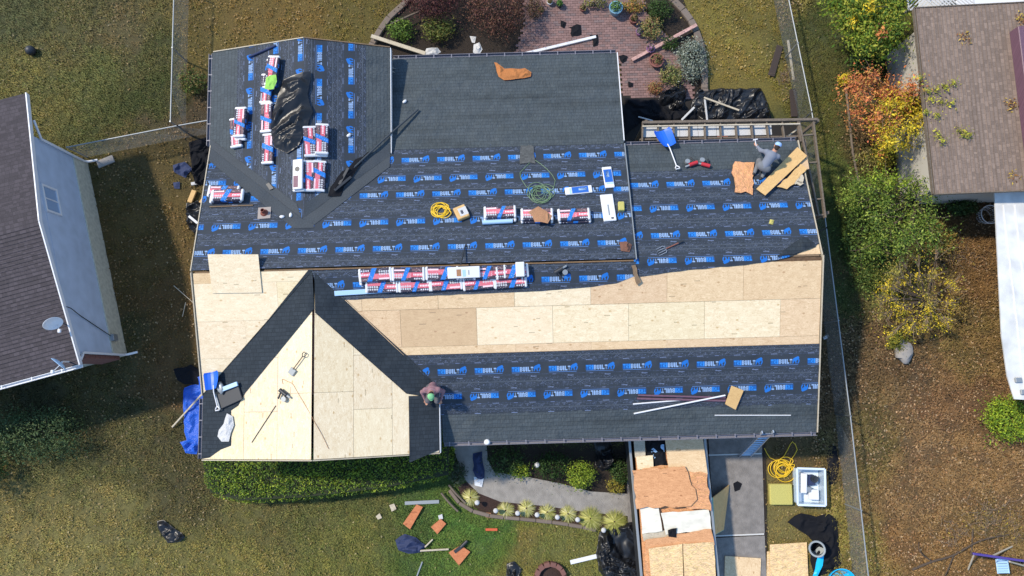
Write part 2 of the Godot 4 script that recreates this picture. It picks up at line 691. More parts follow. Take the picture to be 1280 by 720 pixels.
func rect(x0: float, z0: float, x1: float, z1: float) -> PackedVector2Array:
	return PackedVector2Array([Vector2(x0, z0), Vector2(x1, z0), Vector2(x1, z1), Vector2(x0, z1)])

# torn or broken edge
func ragged(p: PackedVector2Array, amp: float, step: float, seed_: int) -> PackedVector2Array:
	var r := RandomNumberGenerator.new()
	r.seed = seed_
	var out := PackedVector2Array()
	for i in p.size():
		var a := p[i]
		var b := p[(i + 1) % p.size()]
		var k := maxi(1, int(a.distance_to(b) / step))
		for j in k:
			var q := a.lerp(b, float(j) / k)
			out.append(q + Vector2(r.randf_range(-amp, amp), r.randf_range(-amp, amp)))
	return out

func edge_distance(p: PackedVector2Array, x: float, z: float) -> float:
	var d := 100.0
	var q := Vector2(x, z)
	for i in p.size():
		d = minf(d, q.distance_to(Geometry2D.get_closest_point_to_segment(q, p[i], p[(i + 1) % p.size()])))
	return d

# a crumpled sheet of cloth or plastic lying on a surface: creases run across it, some sharp, some broad
func crumple(p: PackedVector2Array, base: Callable, high: float, freq: float, seed_: int, cell := 0.07, rim := 0.15) -> Shape:
	var f := FastNoiseLite.new()
	f.seed = seed_
	f.frequency = freq * 1.3
	f.fractal_octaves = 2
	var g := RandomNumberGenerator.new()
	g.seed = seed_
	var lo := p[0]
	var hi := p[0]
	for q in p:
		lo = lo.min(q)
		hi = hi.max(q)
	var span := maxf(hi.x - lo.x, hi.y - lo.y)
	var main := g.randf() * PI
	var folds := []
	for i in int(clampf(span * 9.0, 5.0, 26.0)):
		var c := Vector2(g.randf_range(lo.x, hi.x), g.randf_range(lo.y, hi.y))
		var d := Vector2.from_angle(main + g.randfn() * 0.7) * span * g.randf_range(0.12, 0.45)
		folds.append([c - d, c + d, g.randf_range(0.06, 0.2) * clampf(span, 0.4, 1.2), g.randf_range(0.25, 1.0)])
	var s := Shape.new()
	var h := func(x: float, z: float) -> float:
		var e := clampf(edge_distance(p, x, z) / rim, 0.0, 1.0)
		var q := Vector2(x, z) + Vector2(f.get_noise_2d(x, z), f.get_noise_2d(x + 30.0, z)) * 0.12
		var k := 0.0
		for fo in folds:
			var t: float = 1.0 - q.distance_to(Geometry2D.get_closest_point_to_segment(q, fo[0], fo[1])) / fo[2]
			if t > 0.0:
				k = maxf(k, fo[3] * t)
		return base.call(x, z) + 0.012 + high * (0.15 + e * 0.85) * (k * 0.8 + 0.22 + 0.2 * f.get_noise_2d(x * 0.8, z * 0.8))
	s.sheet(p, h, 0.006, cell)
	return s

# loose loops of hose or cord lying at a spot
func coil(center: Vector3, r: float, turns: int, seed_: int, thick: float, base: Callable, tail: Array = []) -> Shape:
	var g := RandomNumberGenerator.new()
	g.seed = seed_
	var pts := []
	var off := Vector2.ZERO
	var rr := r
	for i in turns * 14:
		if i % 14 == 0:
			off = Vector2(g.randfn(), g.randfn()) * r * 0.22
			rr = r * g.randf_range(0.6, 1.05)
		var a := TAU * i / 14.0
		var x := center.x + off.x + cos(a) * rr
		var z := center.z + off.y + sin(a) * rr * 0.9
		pts.append(Vector3(x, base.call(x, z) + thick + 0.05 * float(i) / (turns * 14) + g.randf() * 0.015, z))
	for t: Vector2 in tail:
		pts.append(Vector3(t.x, base.call(t.x, t.y) + thick + 0.005, t.y))
	var s := Shape.new()
	s.tube(smooth(pts, 2), thick, 5)
	return s

func smooth(p: Array, k: int) -> Array:
	var out := []
	for i in p.size() - 1:
		for j in k:
			out.append(p[i].cubic_interpolate(p[i + 1], p[maxi(i - 1, 0)], p[mini(i + 2, p.size() - 1)], float(j) / k))
	out.append(p[p.size() - 1])
	return out

var M = {}
var felt_noise = FastNoiseLite.new()

func make_materials() -> void:
	felt_noise.seed = 3
	felt_noise.frequency = 0.9
	felt_noise.fractal_octaves = 4
	var fine = noise_tex(0.06, 0.72, 1.0, 4)
	var coarse = noise_tex(0.012, 0.7, 1.0, 9)
	var speck = noise_tex(0.25, 0.55, 1.0, 12, 512, 2)
	var grit = bump_tex(0.2, 6.0, 5)
	var soft = bump_tex(0.03, 10.0, 6)
	M.felt = mat(Color.WHITE, 0.72, felt_image())
	M.felt.metallic_specular = 0.35
	M.plain_felt = with_bump(mat(srgb(75, 83, 88), 0.75, shingle_image(8, Color(0.93, 0.93, 0.93), 0.05), 0.5), soft, 0.4)
	M.plain_felt.metallic_specular = 0.35
	M.grey_strip = mat(srgb(64, 72, 80), 0.8, fine, 0.6)
	M.smooth_felt = mat(srgb(54, 61, 68), 0.8, shingle_image(9, Color(0.93, 0.93, 0.93), 0.06), 0.5)
	M.smooth_felt.metallic_specular = 0.2
	M.ply_white = mat(Color.WHITE, 0.75, ply_image(11, srgb(232, 216, 184), srgb(188, 158, 114), 0.75))
	M.ply_white2 = mat(Color.WHITE, 0.75, ply_image(12, srgb(231, 215, 185), srgb(188, 159, 118), 0.75))
	M.ply_white3 = mat(Color.WHITE, 0.75, ply_image(13, srgb(233, 217, 186), srgb(194, 163, 120), 0.65))
	M.ply_tan = mat(Color.WHITE, 0.75, ply_image(14, srgb(219, 192, 154), srgb(170, 134, 96), 0.75))
	M.ply_tan2 = mat(Color.WHITE, 0.75, ply_image(15, srgb(222, 196, 158), srgb(174, 140, 100), 0.75))
	M.ply_dark = mat(Color.WHITE, 0.75, ply_image(16, srgb(204, 174, 136), srgb(168, 134, 100), 0.7))
	M.ply_orange = mat(Color.WHITE, 0.8, ply_image(17, srgb(216, 162, 116), srgb(156, 104, 66), 0.85))
	M.board = mat(srgb(222, 186, 130), 0.8, ply_image(18, srgb(240, 236, 228), srgb(190, 176, 160), 0.6), 0.7)
	M.osb = mat(Color.WHITE, 0.85, osb_image(3, srgb(218, 186, 140), 0.22), 0.8)
	M.osb_red = mat(Color.WHITE, 0.85, osb_image(4, srgb(206, 150, 106), 0.24), 0.8)
	M.deck = mat(srgb(112, 86, 62), 0.9, coarse, 1.0)
	M.raw_wood = mat(srgb(150, 128, 104), 0.85, ply_image(19, srgb(235, 230, 222), srgb(150, 140, 130), 0.8), 1.0)
	M.grey_wood = mat(srgb(132, 122, 112), 0.9, ply_image(20, srgb(235, 230, 222), srgb(140, 132, 124), 0.9), 1.0)
	M.red_wood = mat(srgb(150, 92, 74), 0.85, coarse, 1.0)
	M.pale_board = mat(srgb(206, 196, 178), 0.8, ply_image(21, srgb(240, 238, 232), srgb(180, 172, 160), 0.8), 1.0)
	M.white = mat(srgb(214, 214, 216), 0.5)
	M.white_matte = mat(srgb(218, 218, 218), 0.85, fine, 1.0)
	M.aluminium = mat(srgb(188, 194, 202), 0.4, null, 1.0, 0.6)
	M.galvanised = mat(srgb(150, 154, 156), 0.5, null, 1.0, 0.5)
	M.gutter = mat(srgb(134, 132, 142), 0.45, fine, 1.0)
	M.dark_metal = mat(srgb(52, 54, 58), 0.5, null, 1.0, 0.3)
	M.black_plastic = mat(srgb(25, 26, 30), 0.38)
	M.black_cloth = mat(srgb(34, 35, 40), 0.85, fine, 2.0)
	M.black_cloth.metallic_specular = 0.2
	M.navy = mat(srgb(44, 58, 98), 0.8, fine, 2.0)
	M.blue_plastic = mat(srgb(18, 92, 200), 0.45)
	M.blue_tarp = with_bump(mat(srgb(20, 84, 190), 0.5), bump_tex(0.03, 10.0, 22), 0.6)
	M.cyan = mat(srgb(20, 176, 226), 0.45)
	M.light_blue = mat(srgb(164, 196, 226), 0.4)
	M.yellow_hose = mat(srgb(222, 182, 36), 0.5)
	M.green_hose = mat(srgb(116, 142, 106), 0.5)
	M.lime = mat(srgb(136, 190, 84), 0.8)
	M.red = mat(srgb(180, 42, 50), 0.5)
	M.pink_foam = mat(srgb(214, 170, 160), 0.9, coarse, 1.0)
	M.tan_paper = mat(srgb(184, 136, 100), 0.9, fine, 1.0)
	M.orange_paper = mat(srgb(196, 124, 66), 0.85, fine, 1.0)
	M.siding_blue = mat(srgb(182, 196, 216), 0.75, noise_tex(0.01, 0.9, 1.0, 34), 0.3, 0.0, true)
	M.siding = mat(srgb(186, 182, 174), 0.75)
	M.foundation = mat(srgb(200, 198, 180), 0.9, noise_tex(0.02, 0.8, 1.0, 35), 0.5, 0.0, true)
	M.brick = mat(srgb(150, 104, 94), 0.9, speck, 0.6, 0.0, true)
	M.paver = mat(Color.WHITE, 0.9, speck, 0.6, 0.0, true)
	M.walk = with_bump(mat(srgb(152, 146, 139), 0.9, noise_tex(0.02, 0.82, 1.0, 36), 0.25, 0.0, true), grit, 0.4)
	M.concrete = with_bump(mat(srgb(138, 132, 127), 0.9, noise_tex(0.02, 0.82, 1.0, 31), 0.25, 0.0, true), grit, 0.4)
	M.foam = mat(srgb(232, 226, 210), 0.85, noise_tex(0.008, 0.86, 1.0, 33), 1.0)
	M.edging = mat(srgb(150, 134, 122), 0.9, speck, 1.0, 0.0, true)
	M.mulch = with_bump(mat(srgb(84, 60, 52), 0.95, speck, 1.5, 0.0, true), grit, 1.5)
	M.soil = with_bump(mat(srgb(66, 54, 44), 0.95, speck, 1.0, 0.0, true), grit, 1.5)
	M.stone = mat(srgb(168, 162, 156), 0.9, fine, 1.5, 0.0, true)
	M.bark = mat(srgb(92, 78, 66), 0.95, fine, 2.0)
	M.twig = mat(srgb(130, 112, 94), 0.9)
	M.leaf = leaf_mat(0.4)
	M.dry_leaf = leaf_mat(0.15)
	M.blade = leaf_mat(0.3)
	M.ground = with_bump(mat(Color.WHITE, 0.95, noise_tex(0.03, 0.7, 1.0, 41, 1024, 5), 0.35, 0.0, true), grit, 1.2)
	M.purple_shingle = mat(srgb(78, 71, 76), 0.9, shingle_image(61, Color(0.86, 0.86, 0.86), 0.13), 0.45)
	M.brown_shingle = mat(srgb(152, 132, 118), 0.9, shingle_image(62, Color(0.84, 0.84, 0.84), 0.12), 0.45)
	M.purple_metal = mat(srgb(120, 88, 104), 0.5, fine, 0.5)
	M.glass = mat(srgb(140, 162, 190), 0.08)
	M.pot_clay = mat(srgb(150, 96, 88), 0.85, fine, 2.0)
	M.pot_blue = mat(srgb(110, 150, 170), 0.4)
	M.pot_purple = mat(srgb(140, 100, 140), 0.5)
	M.skin = mat(srgb(176, 128, 104), 0.6)
	M.hoodie = mat(srgb(150, 158, 176), 0.9, fine, 3.0)
	M.jeans = mat(srgb(142, 146, 152), 0.9, fine, 3.0)
	M.cap_blue = mat(srgb(150, 182, 226), 0.8)
	M.cap_green = mat(srgb(120, 184, 128), 0.8)
	M.plaid = mat(srgb(214, 186, 190), 0.9, plaid_image(), 6.0, 0.0, true)
	M.trouser = mat(srgb(110, 110, 116), 0.9, fine, 3.0)
	M.boot = mat(srgb(40, 36, 34), 0.7)
	M.hair = mat(srgb(46, 34, 28), 0.8)
	M.clear = mat(Color(0.82, 0.9, 0.97, 0.35), 0.15)
	M.clear.transparency = BaseMaterial3D.TRANSPARENCY_ALPHA
	M.clear_rim = mat(srgb(206, 218, 228), 0.3)
	M.cover = mat(srgb(226, 226, 224), 0.55, noise_tex(0.008, 0.8, 1.0, 88, 512, 5), 0.25)
	M.teal = mat(srgb(110, 176, 152), 0.6)
	M.yellow_pad = mat(srgb(206, 196, 110), 0.85, fine, 1.0)
	M.terra = mat(srgb(190, 88, 52), 0.8)
	for i in 5:
		M["wrap%d" % i] = mat(Color.WHITE, 0.65, wrapper_image(70 + i))
		M["wrap%d" % i].metallic_specular = 0.25

func plaid_image() -> ImageTexture:
	var im = Image.create(64, 64, false, Image.FORMAT_RGB8)
	im.fill(Color(0.78, 0.76, 0.77))
	for i in 4:
		im.fill_rect(Rect2i(i * 16, 0, 4, 64), Color(0.5, 0.3, 0.34))
		im.fill_rect(Rect2i(i * 16 + 8, 0, 3, 64), Color(0.36, 0.36, 0.42))
	for i in 4:
		for x in 64:
			for y in 4:
				im.set_pixel(x, i * 16 + y, im.get_pixel(x, i * 16 + y) * Color(0.8, 0.5, 0.55))
	return ImageTexture.create_from_image(im)

# ------------------------------------------------------------------ main
func _ready() -> void:
	rng.seed = 20
	var cam = Camera3D.new()
	cam.name = "camera"
	var tilt = deg_to_rad(7.0)
	var turn = deg_to_rad(1.6)
	var c = cos(turn)
	var s = sin(turn)
	var ahead = Vector3(s * sin(tilt), -cos(tilt), -c * sin(tilt))
	var up = Vector3(s * cos(tilt), sin(tilt), -c * cos(tilt))
	cam.transform = Transform3D(Basis(Vector3(c, 0, s), up, -ahead), Vector3(0, 26, 0))
	cam.fov = 45.2
	cam.near = 0.5
	cam.far = 900.0
	add_child(cam)
	var we = WorldEnvironment.new()
	we.name = "environment"
	var env = Environment.new()
	env.background_mode = Environment.BG_SKY
	var sm = ProceduralSkyMaterial.new()
	sm.sky_top_color = srgb(118, 158, 208)
	sm.sky_horizon_color = srgb(196, 208, 222)
	sm.sky_curve = 0.18
	sm.ground_horizon_color = srgb(150, 150, 140)
	sm.ground_bottom_color = srgb(80, 78, 64)
	var sky = Sky.new()
	sky.sky_material = sm
	env.sky = sky
	env.background_energy_multiplier = 1.5
	env.tonemap_mode = Environment.TONE_MAPPER_LINEAR
	env.tonemap_exposure = 1.05
	env.sdfgi_enabled = true
	env.ssao_enabled = true
	env.ssil_enabled = true
	we.environment = env
	add_child(we)
	var sun = DirectionalLight3D.new()
	sun.name = "sun"
	sun.light_color = Color(1.0, 0.955, 0.88)
	sun.light_energy = 1.5
	sun.light_angular_distance = 3.0
	sun.shadow_enabled = true
	add_child(sun)
	sun.look_at_from_position(Vector3.ZERO, Vector3(0.80, -1.0, 0.38), Vector3.UP)
	make_materials()
	build_ground()
	build_house()
	build_neighbours()
	build_fences()
	build_paving()
	build_vegetation()
	build_roof_things()
	build_yard_things()
	build_people()

# ------------------------------------------------------------------ ground
var tones = []
var tone_noise = FastNoiseLite.new()

func tone_at(x: float, z: float) -> Color:
	var wx = x + tone_noise.get_noise_2d(x, z) * 1.6
	var wz = z + tone_noise.get_noise_2d(x + 50.0, z) * 1.6
	var sum = Color(0, 0, 0)
	var w = 0.0
	for t in tones:
		var d: float = (t[0].x - wx) * (t[0].x - wx) + (t[0].y - wz) * (t[0].y - wz) + 0.15
		var k = 1.0 / (d * d)
		sum += t[1] * k
		w += k
	return sum / w

func build_ground() -> void:
	tone_noise.seed = 8
	tone_noise.frequency = 0.28
	tone_noise.fractal_octaves = 3
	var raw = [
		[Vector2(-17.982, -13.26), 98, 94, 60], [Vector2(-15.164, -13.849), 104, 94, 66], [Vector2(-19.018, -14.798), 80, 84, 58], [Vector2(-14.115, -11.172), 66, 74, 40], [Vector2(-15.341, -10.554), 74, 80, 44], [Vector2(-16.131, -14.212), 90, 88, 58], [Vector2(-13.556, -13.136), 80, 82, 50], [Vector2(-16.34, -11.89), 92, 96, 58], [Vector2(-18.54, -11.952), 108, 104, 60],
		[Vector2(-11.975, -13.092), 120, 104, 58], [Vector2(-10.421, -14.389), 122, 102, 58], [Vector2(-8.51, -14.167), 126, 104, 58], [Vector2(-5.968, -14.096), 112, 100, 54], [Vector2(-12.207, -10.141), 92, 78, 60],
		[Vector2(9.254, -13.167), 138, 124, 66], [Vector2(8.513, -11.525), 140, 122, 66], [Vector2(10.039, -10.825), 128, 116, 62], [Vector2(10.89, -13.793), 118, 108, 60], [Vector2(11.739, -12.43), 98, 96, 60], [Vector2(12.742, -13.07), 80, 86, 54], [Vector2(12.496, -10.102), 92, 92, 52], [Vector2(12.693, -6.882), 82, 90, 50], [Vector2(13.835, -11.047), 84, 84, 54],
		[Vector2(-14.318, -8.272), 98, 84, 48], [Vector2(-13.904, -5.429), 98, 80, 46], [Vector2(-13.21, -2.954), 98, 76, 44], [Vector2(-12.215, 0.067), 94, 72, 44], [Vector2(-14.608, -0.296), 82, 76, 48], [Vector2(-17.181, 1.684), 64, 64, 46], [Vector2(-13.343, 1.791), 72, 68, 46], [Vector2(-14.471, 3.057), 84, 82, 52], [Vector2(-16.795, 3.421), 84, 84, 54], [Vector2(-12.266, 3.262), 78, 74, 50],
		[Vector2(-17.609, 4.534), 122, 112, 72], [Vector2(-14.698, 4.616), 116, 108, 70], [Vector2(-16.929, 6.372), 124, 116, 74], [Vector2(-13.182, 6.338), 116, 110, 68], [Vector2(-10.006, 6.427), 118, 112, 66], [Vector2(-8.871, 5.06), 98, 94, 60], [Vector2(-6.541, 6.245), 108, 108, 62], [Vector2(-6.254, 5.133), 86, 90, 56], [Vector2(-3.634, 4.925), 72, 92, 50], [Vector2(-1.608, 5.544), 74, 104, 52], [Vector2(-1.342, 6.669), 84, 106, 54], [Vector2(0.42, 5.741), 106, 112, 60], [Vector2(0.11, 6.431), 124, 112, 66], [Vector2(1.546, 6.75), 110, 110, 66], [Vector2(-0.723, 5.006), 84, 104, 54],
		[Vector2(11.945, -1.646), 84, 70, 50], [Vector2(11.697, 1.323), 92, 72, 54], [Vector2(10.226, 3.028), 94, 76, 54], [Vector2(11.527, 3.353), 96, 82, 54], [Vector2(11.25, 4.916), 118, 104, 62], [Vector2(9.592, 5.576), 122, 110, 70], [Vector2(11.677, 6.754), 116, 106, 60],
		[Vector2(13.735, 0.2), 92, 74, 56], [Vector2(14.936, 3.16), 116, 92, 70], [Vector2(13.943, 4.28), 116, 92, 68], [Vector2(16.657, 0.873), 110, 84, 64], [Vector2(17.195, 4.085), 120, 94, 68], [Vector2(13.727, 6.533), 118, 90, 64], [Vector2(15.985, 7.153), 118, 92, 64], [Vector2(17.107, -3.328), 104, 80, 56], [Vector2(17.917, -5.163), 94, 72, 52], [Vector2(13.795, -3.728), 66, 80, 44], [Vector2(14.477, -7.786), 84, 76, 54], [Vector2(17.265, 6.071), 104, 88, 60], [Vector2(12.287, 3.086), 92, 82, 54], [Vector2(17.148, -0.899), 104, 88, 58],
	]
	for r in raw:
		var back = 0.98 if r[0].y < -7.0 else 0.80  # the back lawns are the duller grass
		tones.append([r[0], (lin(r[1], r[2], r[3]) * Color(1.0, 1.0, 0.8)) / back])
	var xs = [-400.0, -120.0, -45.0]
	var zs = [-400.0, -120.0, -40.0]
	var x = -23.0
	while x <= 24.0:
		xs.append(x)
		x += 0.2
	var z = -18.0
	while z <= 11.0:
		zs.append(z)
		z += 0.2
	xs.append_array([45.0, 120.0, 400.0])
	zs.append_array([40.0, 120.0, 400.0])
	var bump = FastNoiseLite.new()
	bump.seed = 2
	bump.frequency = 0.8
	var sh = Shape.new()
	var h = func(px: float, pz: float) -> float: return bump.get_noise_2d(px, pz) * 0.03 - 0.02
	var grid = []
	for i in xs.size():
		var row = []
		for j in zs.size():
			var px: float = xs[i]
			var pz: float = zs[j]
			var y: float = h.call(px, pz)
			var nn = Vector3(h.call(px - 0.1, pz) - h.call(px + 0.1, pz), 0.2, h.call(px, pz - 0.1) - h.call(px, pz + 0.1)).normalized()
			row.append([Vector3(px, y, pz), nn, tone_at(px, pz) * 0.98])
		grid.append(row)
	for i in xs.size() - 1:
		for j in zs.size() - 1:
			var q = [grid[i][j], grid[i + 1][j], grid[i + 1][j + 1], grid[i][j + 1]]
			for k in [[0, 1, 2], [0, 2, 3]]:
				for m in k:
					sh.v.append(q[m][0])
					sh.n.append(q[m][1])
					sh.u.append(Vector2(q[m][0].x, q[m][0].z))
					sh.c.append(q[m][2])
	struct("ground", sh, M.ground)

# footprints where no grass grows
func bare_zones() -> Array:
	return [
		rect(-9.7, -7.3, 9.7, 1.8), rect(-9.7, -11.1, 3.8, -7.0), rect(-9.7, 1.0, -2.7, 2.3), 
		poly([Vector2(-2.196, 2.681), Vector2(4.633, 2.872), Vector2(4.497, 5.574), Vector2(3.619, 5.69), Vector2(1.306, 5.344), Vector2(-1.012, 4.941), Vector2(-2.023, 4.46)]),
		poly([Vector2(4.36, 2.43), Vector2(9.196, 2.999), Vector2(8.926, 7.923), Vector2(4.097, 7.788)]),
		poly([Vector2(-3.891, -15.222), Vector2(-5.082, -13.066), Vector2(-4.72, -9.608), Vector2(7.822, -10.559), Vector2(7.924, -12.204), Vector2(6.652, -14.927)]),
		poly([Vector2(-19.946, -9.389), Vector2(-16.25, -8.645), Vector2(-14.404, -1.152), Vector2(-19.358, -0.133)]),
		poly([Vector2(4.562, -11.306), Vector2(10.377, -11.144), Vector2(11.43, -8.513), Vector2(4.425, -8.387)]),
	]

func grow(called: String, spots: Array, tints: Array, m: Mesh, material: Material, tip := 0.0, smin := 0.7, smax := 1.3) -> void:
	var mm = MultiMesh.new()
	mm.transform_format = MultiMesh.TRANSFORM_3D
	mm.use_colors = true
	mm.mesh = m
	mm.instance_count = spots.size()
	for i in spots.size():
		var b = Basis(Vector3.UP, rng.randf() * TAU)
		if tip > 0.0:
			b = Basis(Vector3(rng.randfn(), 0, rng.randfn()).normalized(), rng.randf() * tip) * b
		mm.set_instance_transform(i, Transform3D(b.scaled(Vector3.ONE * rng.randf_range(smin, smax)), spots[i]))
		mm.set_instance_color(i, tints[i])
	var o = MultiMeshInstance3D.new()
	o.name = called
	o.multimesh = mm
	o.material_override = material
	add_child(o)
	o.set_meta("kind", "stuff")
	o.set_meta("label", {"grass": "patchy autumn grass of the lawns, green to straw yellow", "fallen_leaves": "fallen dry leaves strewn over the lawns and leaf litter", "plant_litter": "dry brown stalks and litter in the right hand yard"}[called])
	o.set_meta("category", {"grass": "grass", "fallen_leaves": "leaves", "plant_litter": "litter"}[called])

func grass_tuft(blades: int, spread: float, high: float, wide: float) -> Mesh:
	var sh = Shape.new()
	for i in blades:
		var a = rng.randf() * TAU
		var p = Vector3(cos(a), 0, sin(a)) * spread * sqrt(rng.randf())
		var lean = Vector3(rng.randfn(), 0, rng.randfn()) * high * 0.55
		var hh = high * rng.randf_range(0.5, 1.2)
		var side = Vector3(rng.randfn(), 0, rng.randfn()).normalized() * wide
		var tip = p + lean + Vector3.UP * hh
		var mid = p + lean * 0.35 + Vector3.UP * hh * 0.65
		var nn = (Vector3.UP + lean * 2.0).normalized()
		sh.tri(p - side, p + side, mid + side * 0.8, nn, nn, nn, Vector2.ZERO, Vector2.ZERO, Vector2.ZERO)
		sh.tri(p - side, mid + side * 0.8, mid - side * 0.8, nn, nn, nn, Vector2.ZERO, Vector2.ZERO, Vector2.ZERO)
		sh.tri(mid - side * 0.8, mid + side * 0.8, tip, nn, nn, nn, Vector2.ZERO, Vector2.ZERO, Vector2.ZERO)
	return sh.mesh()

func leaf_mesh() -> Mesh:
	var sh = Shape.new()
	var ring = []
	for i in 7:
		var a = TAU * i / 7.0
		var r = 0.045 * (1.0 if i % 2 == 0 else 0.7)
		ring.append(Vector3(cos(a) * r, 0.006 + 0.014 * absf(sin(a * 1.5)), sin(a) * r * 0.75))
	for i in 7:
		sh.flat(Vector3(0, 0.004, 0), ring[i], ring[(i + 1) % 7], Vector3.UP)
	return sh.mesh()

func build_vegetation_ground() -> void:
	var zones = bare_zones()
	var spots = []
	var tints = []
	var lspots = []
	var pspots = []
	var ptints = []
	var ltints = []
	var thin = FastNoiseLite.new()
	thin.seed = 77
	thin.frequency = 0.5
	thin.fractal_octaves = 3
	for i in 125000:
		var p = Vector2(rng.randf_range(-21.5, 21.5), rng.randf_range(-16.5, 9.0))
		var inside = false
		for zn in zones:
			if Geometry2D.is_point_in_polygon(p, zn):
				inside = true
				break
		if inside:
			continue
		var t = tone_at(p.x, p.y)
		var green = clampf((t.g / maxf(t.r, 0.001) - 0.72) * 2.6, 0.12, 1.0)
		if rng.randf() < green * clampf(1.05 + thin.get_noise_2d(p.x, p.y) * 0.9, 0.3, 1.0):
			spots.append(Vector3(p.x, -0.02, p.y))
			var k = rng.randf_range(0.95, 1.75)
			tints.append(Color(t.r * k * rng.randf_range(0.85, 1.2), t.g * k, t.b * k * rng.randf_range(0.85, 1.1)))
		if p.x > 11.2 and t.r > t.g * 1.1 and rng.randf() < 0.4 * clampf(0.7 + thin.get_noise_2d(p.x * 1.3, p.y * 1.3 + 70.0) * 1.6, 0.0, 1.0):
			pspots.append(Vector3(p.x, 0.0, p.y))
			ptints.append(t * rng.randf_range(0.8, 1.9))
		var wild = 1.0 if p.x > 11.0 and t.r > t.g * 1.12 else 0.0
		var drift = thin.get_noise_2d(p.x * 0.6 + 200.0, p.y * 0.6)
		var leafy = clampf(0.06 + drift * 0.25, 0.0, 0.3) + (1.0 - green) * 0.55 * clampf(0.7 + thin.get_noise_2d(p.x + 90.0, p.y) * 1.0, 0.1, 1.0) + wild * 0.9
		while leafy > 0.0:
			if rng.randf() < leafy:
				lspots.append(Vector3(p.x + rng.randf_range(-0.15, 0.15), rng.randf_range(0.0, 0.05), p.y + rng.randf_range(-0.15, 0.15)))
				var lc = rng.randi() % (7 if wild > 0.5 else 5)
				var w: Color = [lin(190, 156, 120), lin(160, 118, 84), lin(128, 92, 68), lin(196, 172, 140), lin(148, 116, 80), lin(84, 60, 46), lin(60, 44, 34)][lc]
				ltints.append(w.lerp(t, 0.68 - wild * 0.25) * rng.randf_range(0.55, 1.25))
			leafy -= 0.5
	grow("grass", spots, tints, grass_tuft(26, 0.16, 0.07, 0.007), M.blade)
	grow("plant_litter", pspots, ptints, grass_tuft(16, 0.16, 0.13, 0.012), M.blade)
	grow("fallen_leaves", lspots, ltints, leaf_mesh(), M.dry_leaf, 0.8, 0.3, 1.1)

# ------------------------------------------------------------------ the house
func wall_run(sh: Shape, a: Vector2, b: Vector2, drop := 0.12) -> void:
	var k = maxi(1, int(a.distance_to(b) / 0.25))
	var d = (b - a).normalized()
	var out2 = Vector3(d.y, 0, -d.x)
	for i in k:
		var p = a.lerp(b, float(i) / k)
		var q = a.lerp(b, float(i + 1) / k)
		var tp = roof_y(p.x, p.y) - drop
		var tq = roof_y(q.x, q.y) - drop
		for s in [0.0, -0.14]:
			var o: Vector3 = out2 * s
			sh.quad(Vector3(p.x, -0.1, p.y) + o, Vector3(q.x, -0.1, q.y) + o, Vector3(q.x, tq, q.y) + o, Vector3(p.x, tp, p.y) + o, out2 * (1.0 if s == 0.0 else -1.0), Vector2(i, 0), Vector2(i + 1, 0), Vector2(i + 1, tq), Vector2(i, tp))

func plain_tint(x: float, z: float) -> Color:
	var k = 1.0 + felt_noise.get_noise_2d(x * 0.22, z * 5.0) * 0.5 + felt_noise.get_noise_2d(x * 1.5 + 20.0, z * 1.5) * 0.14
	return Color(k, k * 1.0, k * 0.98)

func felt_tint(x: float, z: float) -> Color:
	var k = 1.0 + felt_noise.get_noise_2d(x * 1.4, z * 3.0) * 0.28
	var scuff = maxf(0.0, felt_noise.get_noise_2d(x * 2.2 + 70.0, z * 2.2 + 30.0) - 0.16) * 1.5
	return Color(k + scuff, k + scuff * 0.95, k + scuff * 0.85)

func ripple(x: float, z: float) -> float:
	return felt_noise.get_noise_2d(x * 0.7 + 11.0, z * 1.7) * 0.016 + maxf(0.0, 0.12 - absf(felt_noise.get_noise_2d(x * 0.9 + z * 0.5, z * 0.35 + 60.0))) * 0.1

# a printed course of felt: zc the row's line, xc one word's middle, flip = laid upside down
func felt_course(area: Array, plane: Callable, lift: float, zc: float, xc: float, flip: bool, parent: Node3D, plain := false, name_ := "felt_course") -> void:
	var s = -1.0 if flip else 1.0
	var skew = rng.randf_range(-0.004, 0.004)
	var uvf = func(x: float, z: float) -> Vector2: return Vector2(s * (x - xc) / 1.2 + 0.484, 0.5 + s * (z - zc + skew * x) / 0.8)
	if plain:
		uvf = null
	for a in area:
		var sh = Shape.new()
		sh.sheet(a, func(x: float, z: float) -> float: return plane.call(x, z) + lift + ripple(x, z), 0.004, 0.2, uvf, plain_tint if plain else felt_tint)
		part(name_, sh, M.plain_felt if plain else M.felt, parent)

func cut(a: PackedVector2Array, b: PackedVector2Array) -> Array:
	return Geometry2D.intersect_polygons(a, b)

func ply_sheet(p: PackedVector2Array, plane: Callable, m: Material, parent: Node3D, along_z := false, lift := 0.0) -> void:
	var o = Vector2(rng.randf(), rng.randf())
	var f = -1.0 if rng.randf() < 0.5 else 1.0
	var uvf = func(x: float, z: float) -> Vector2: return (Vector2(z / 2.44, x / 1.22) if along_z else Vector2(x / 2.44, z / 1.22)) * f + o
	var sh = Shape.new()
	var t = rng.randf_range(-0.003, 0.003) + lift
	var k = rng.randf_range(0.965, 1.035)
	sh.col = Color(k, k * rng.randf_range(0.98, 1.01), k * rng.randf_range(0.95, 1.02))
	var tone = sh.col
	sh.sheet(p, func(x: float, z: float) -> float: return plane.call(x, z) + t, 0.012, 0.0, uvf, func(_x: float, _z: float) -> Color: return tone)
	part("plywood_sheet", sh, m, parent)

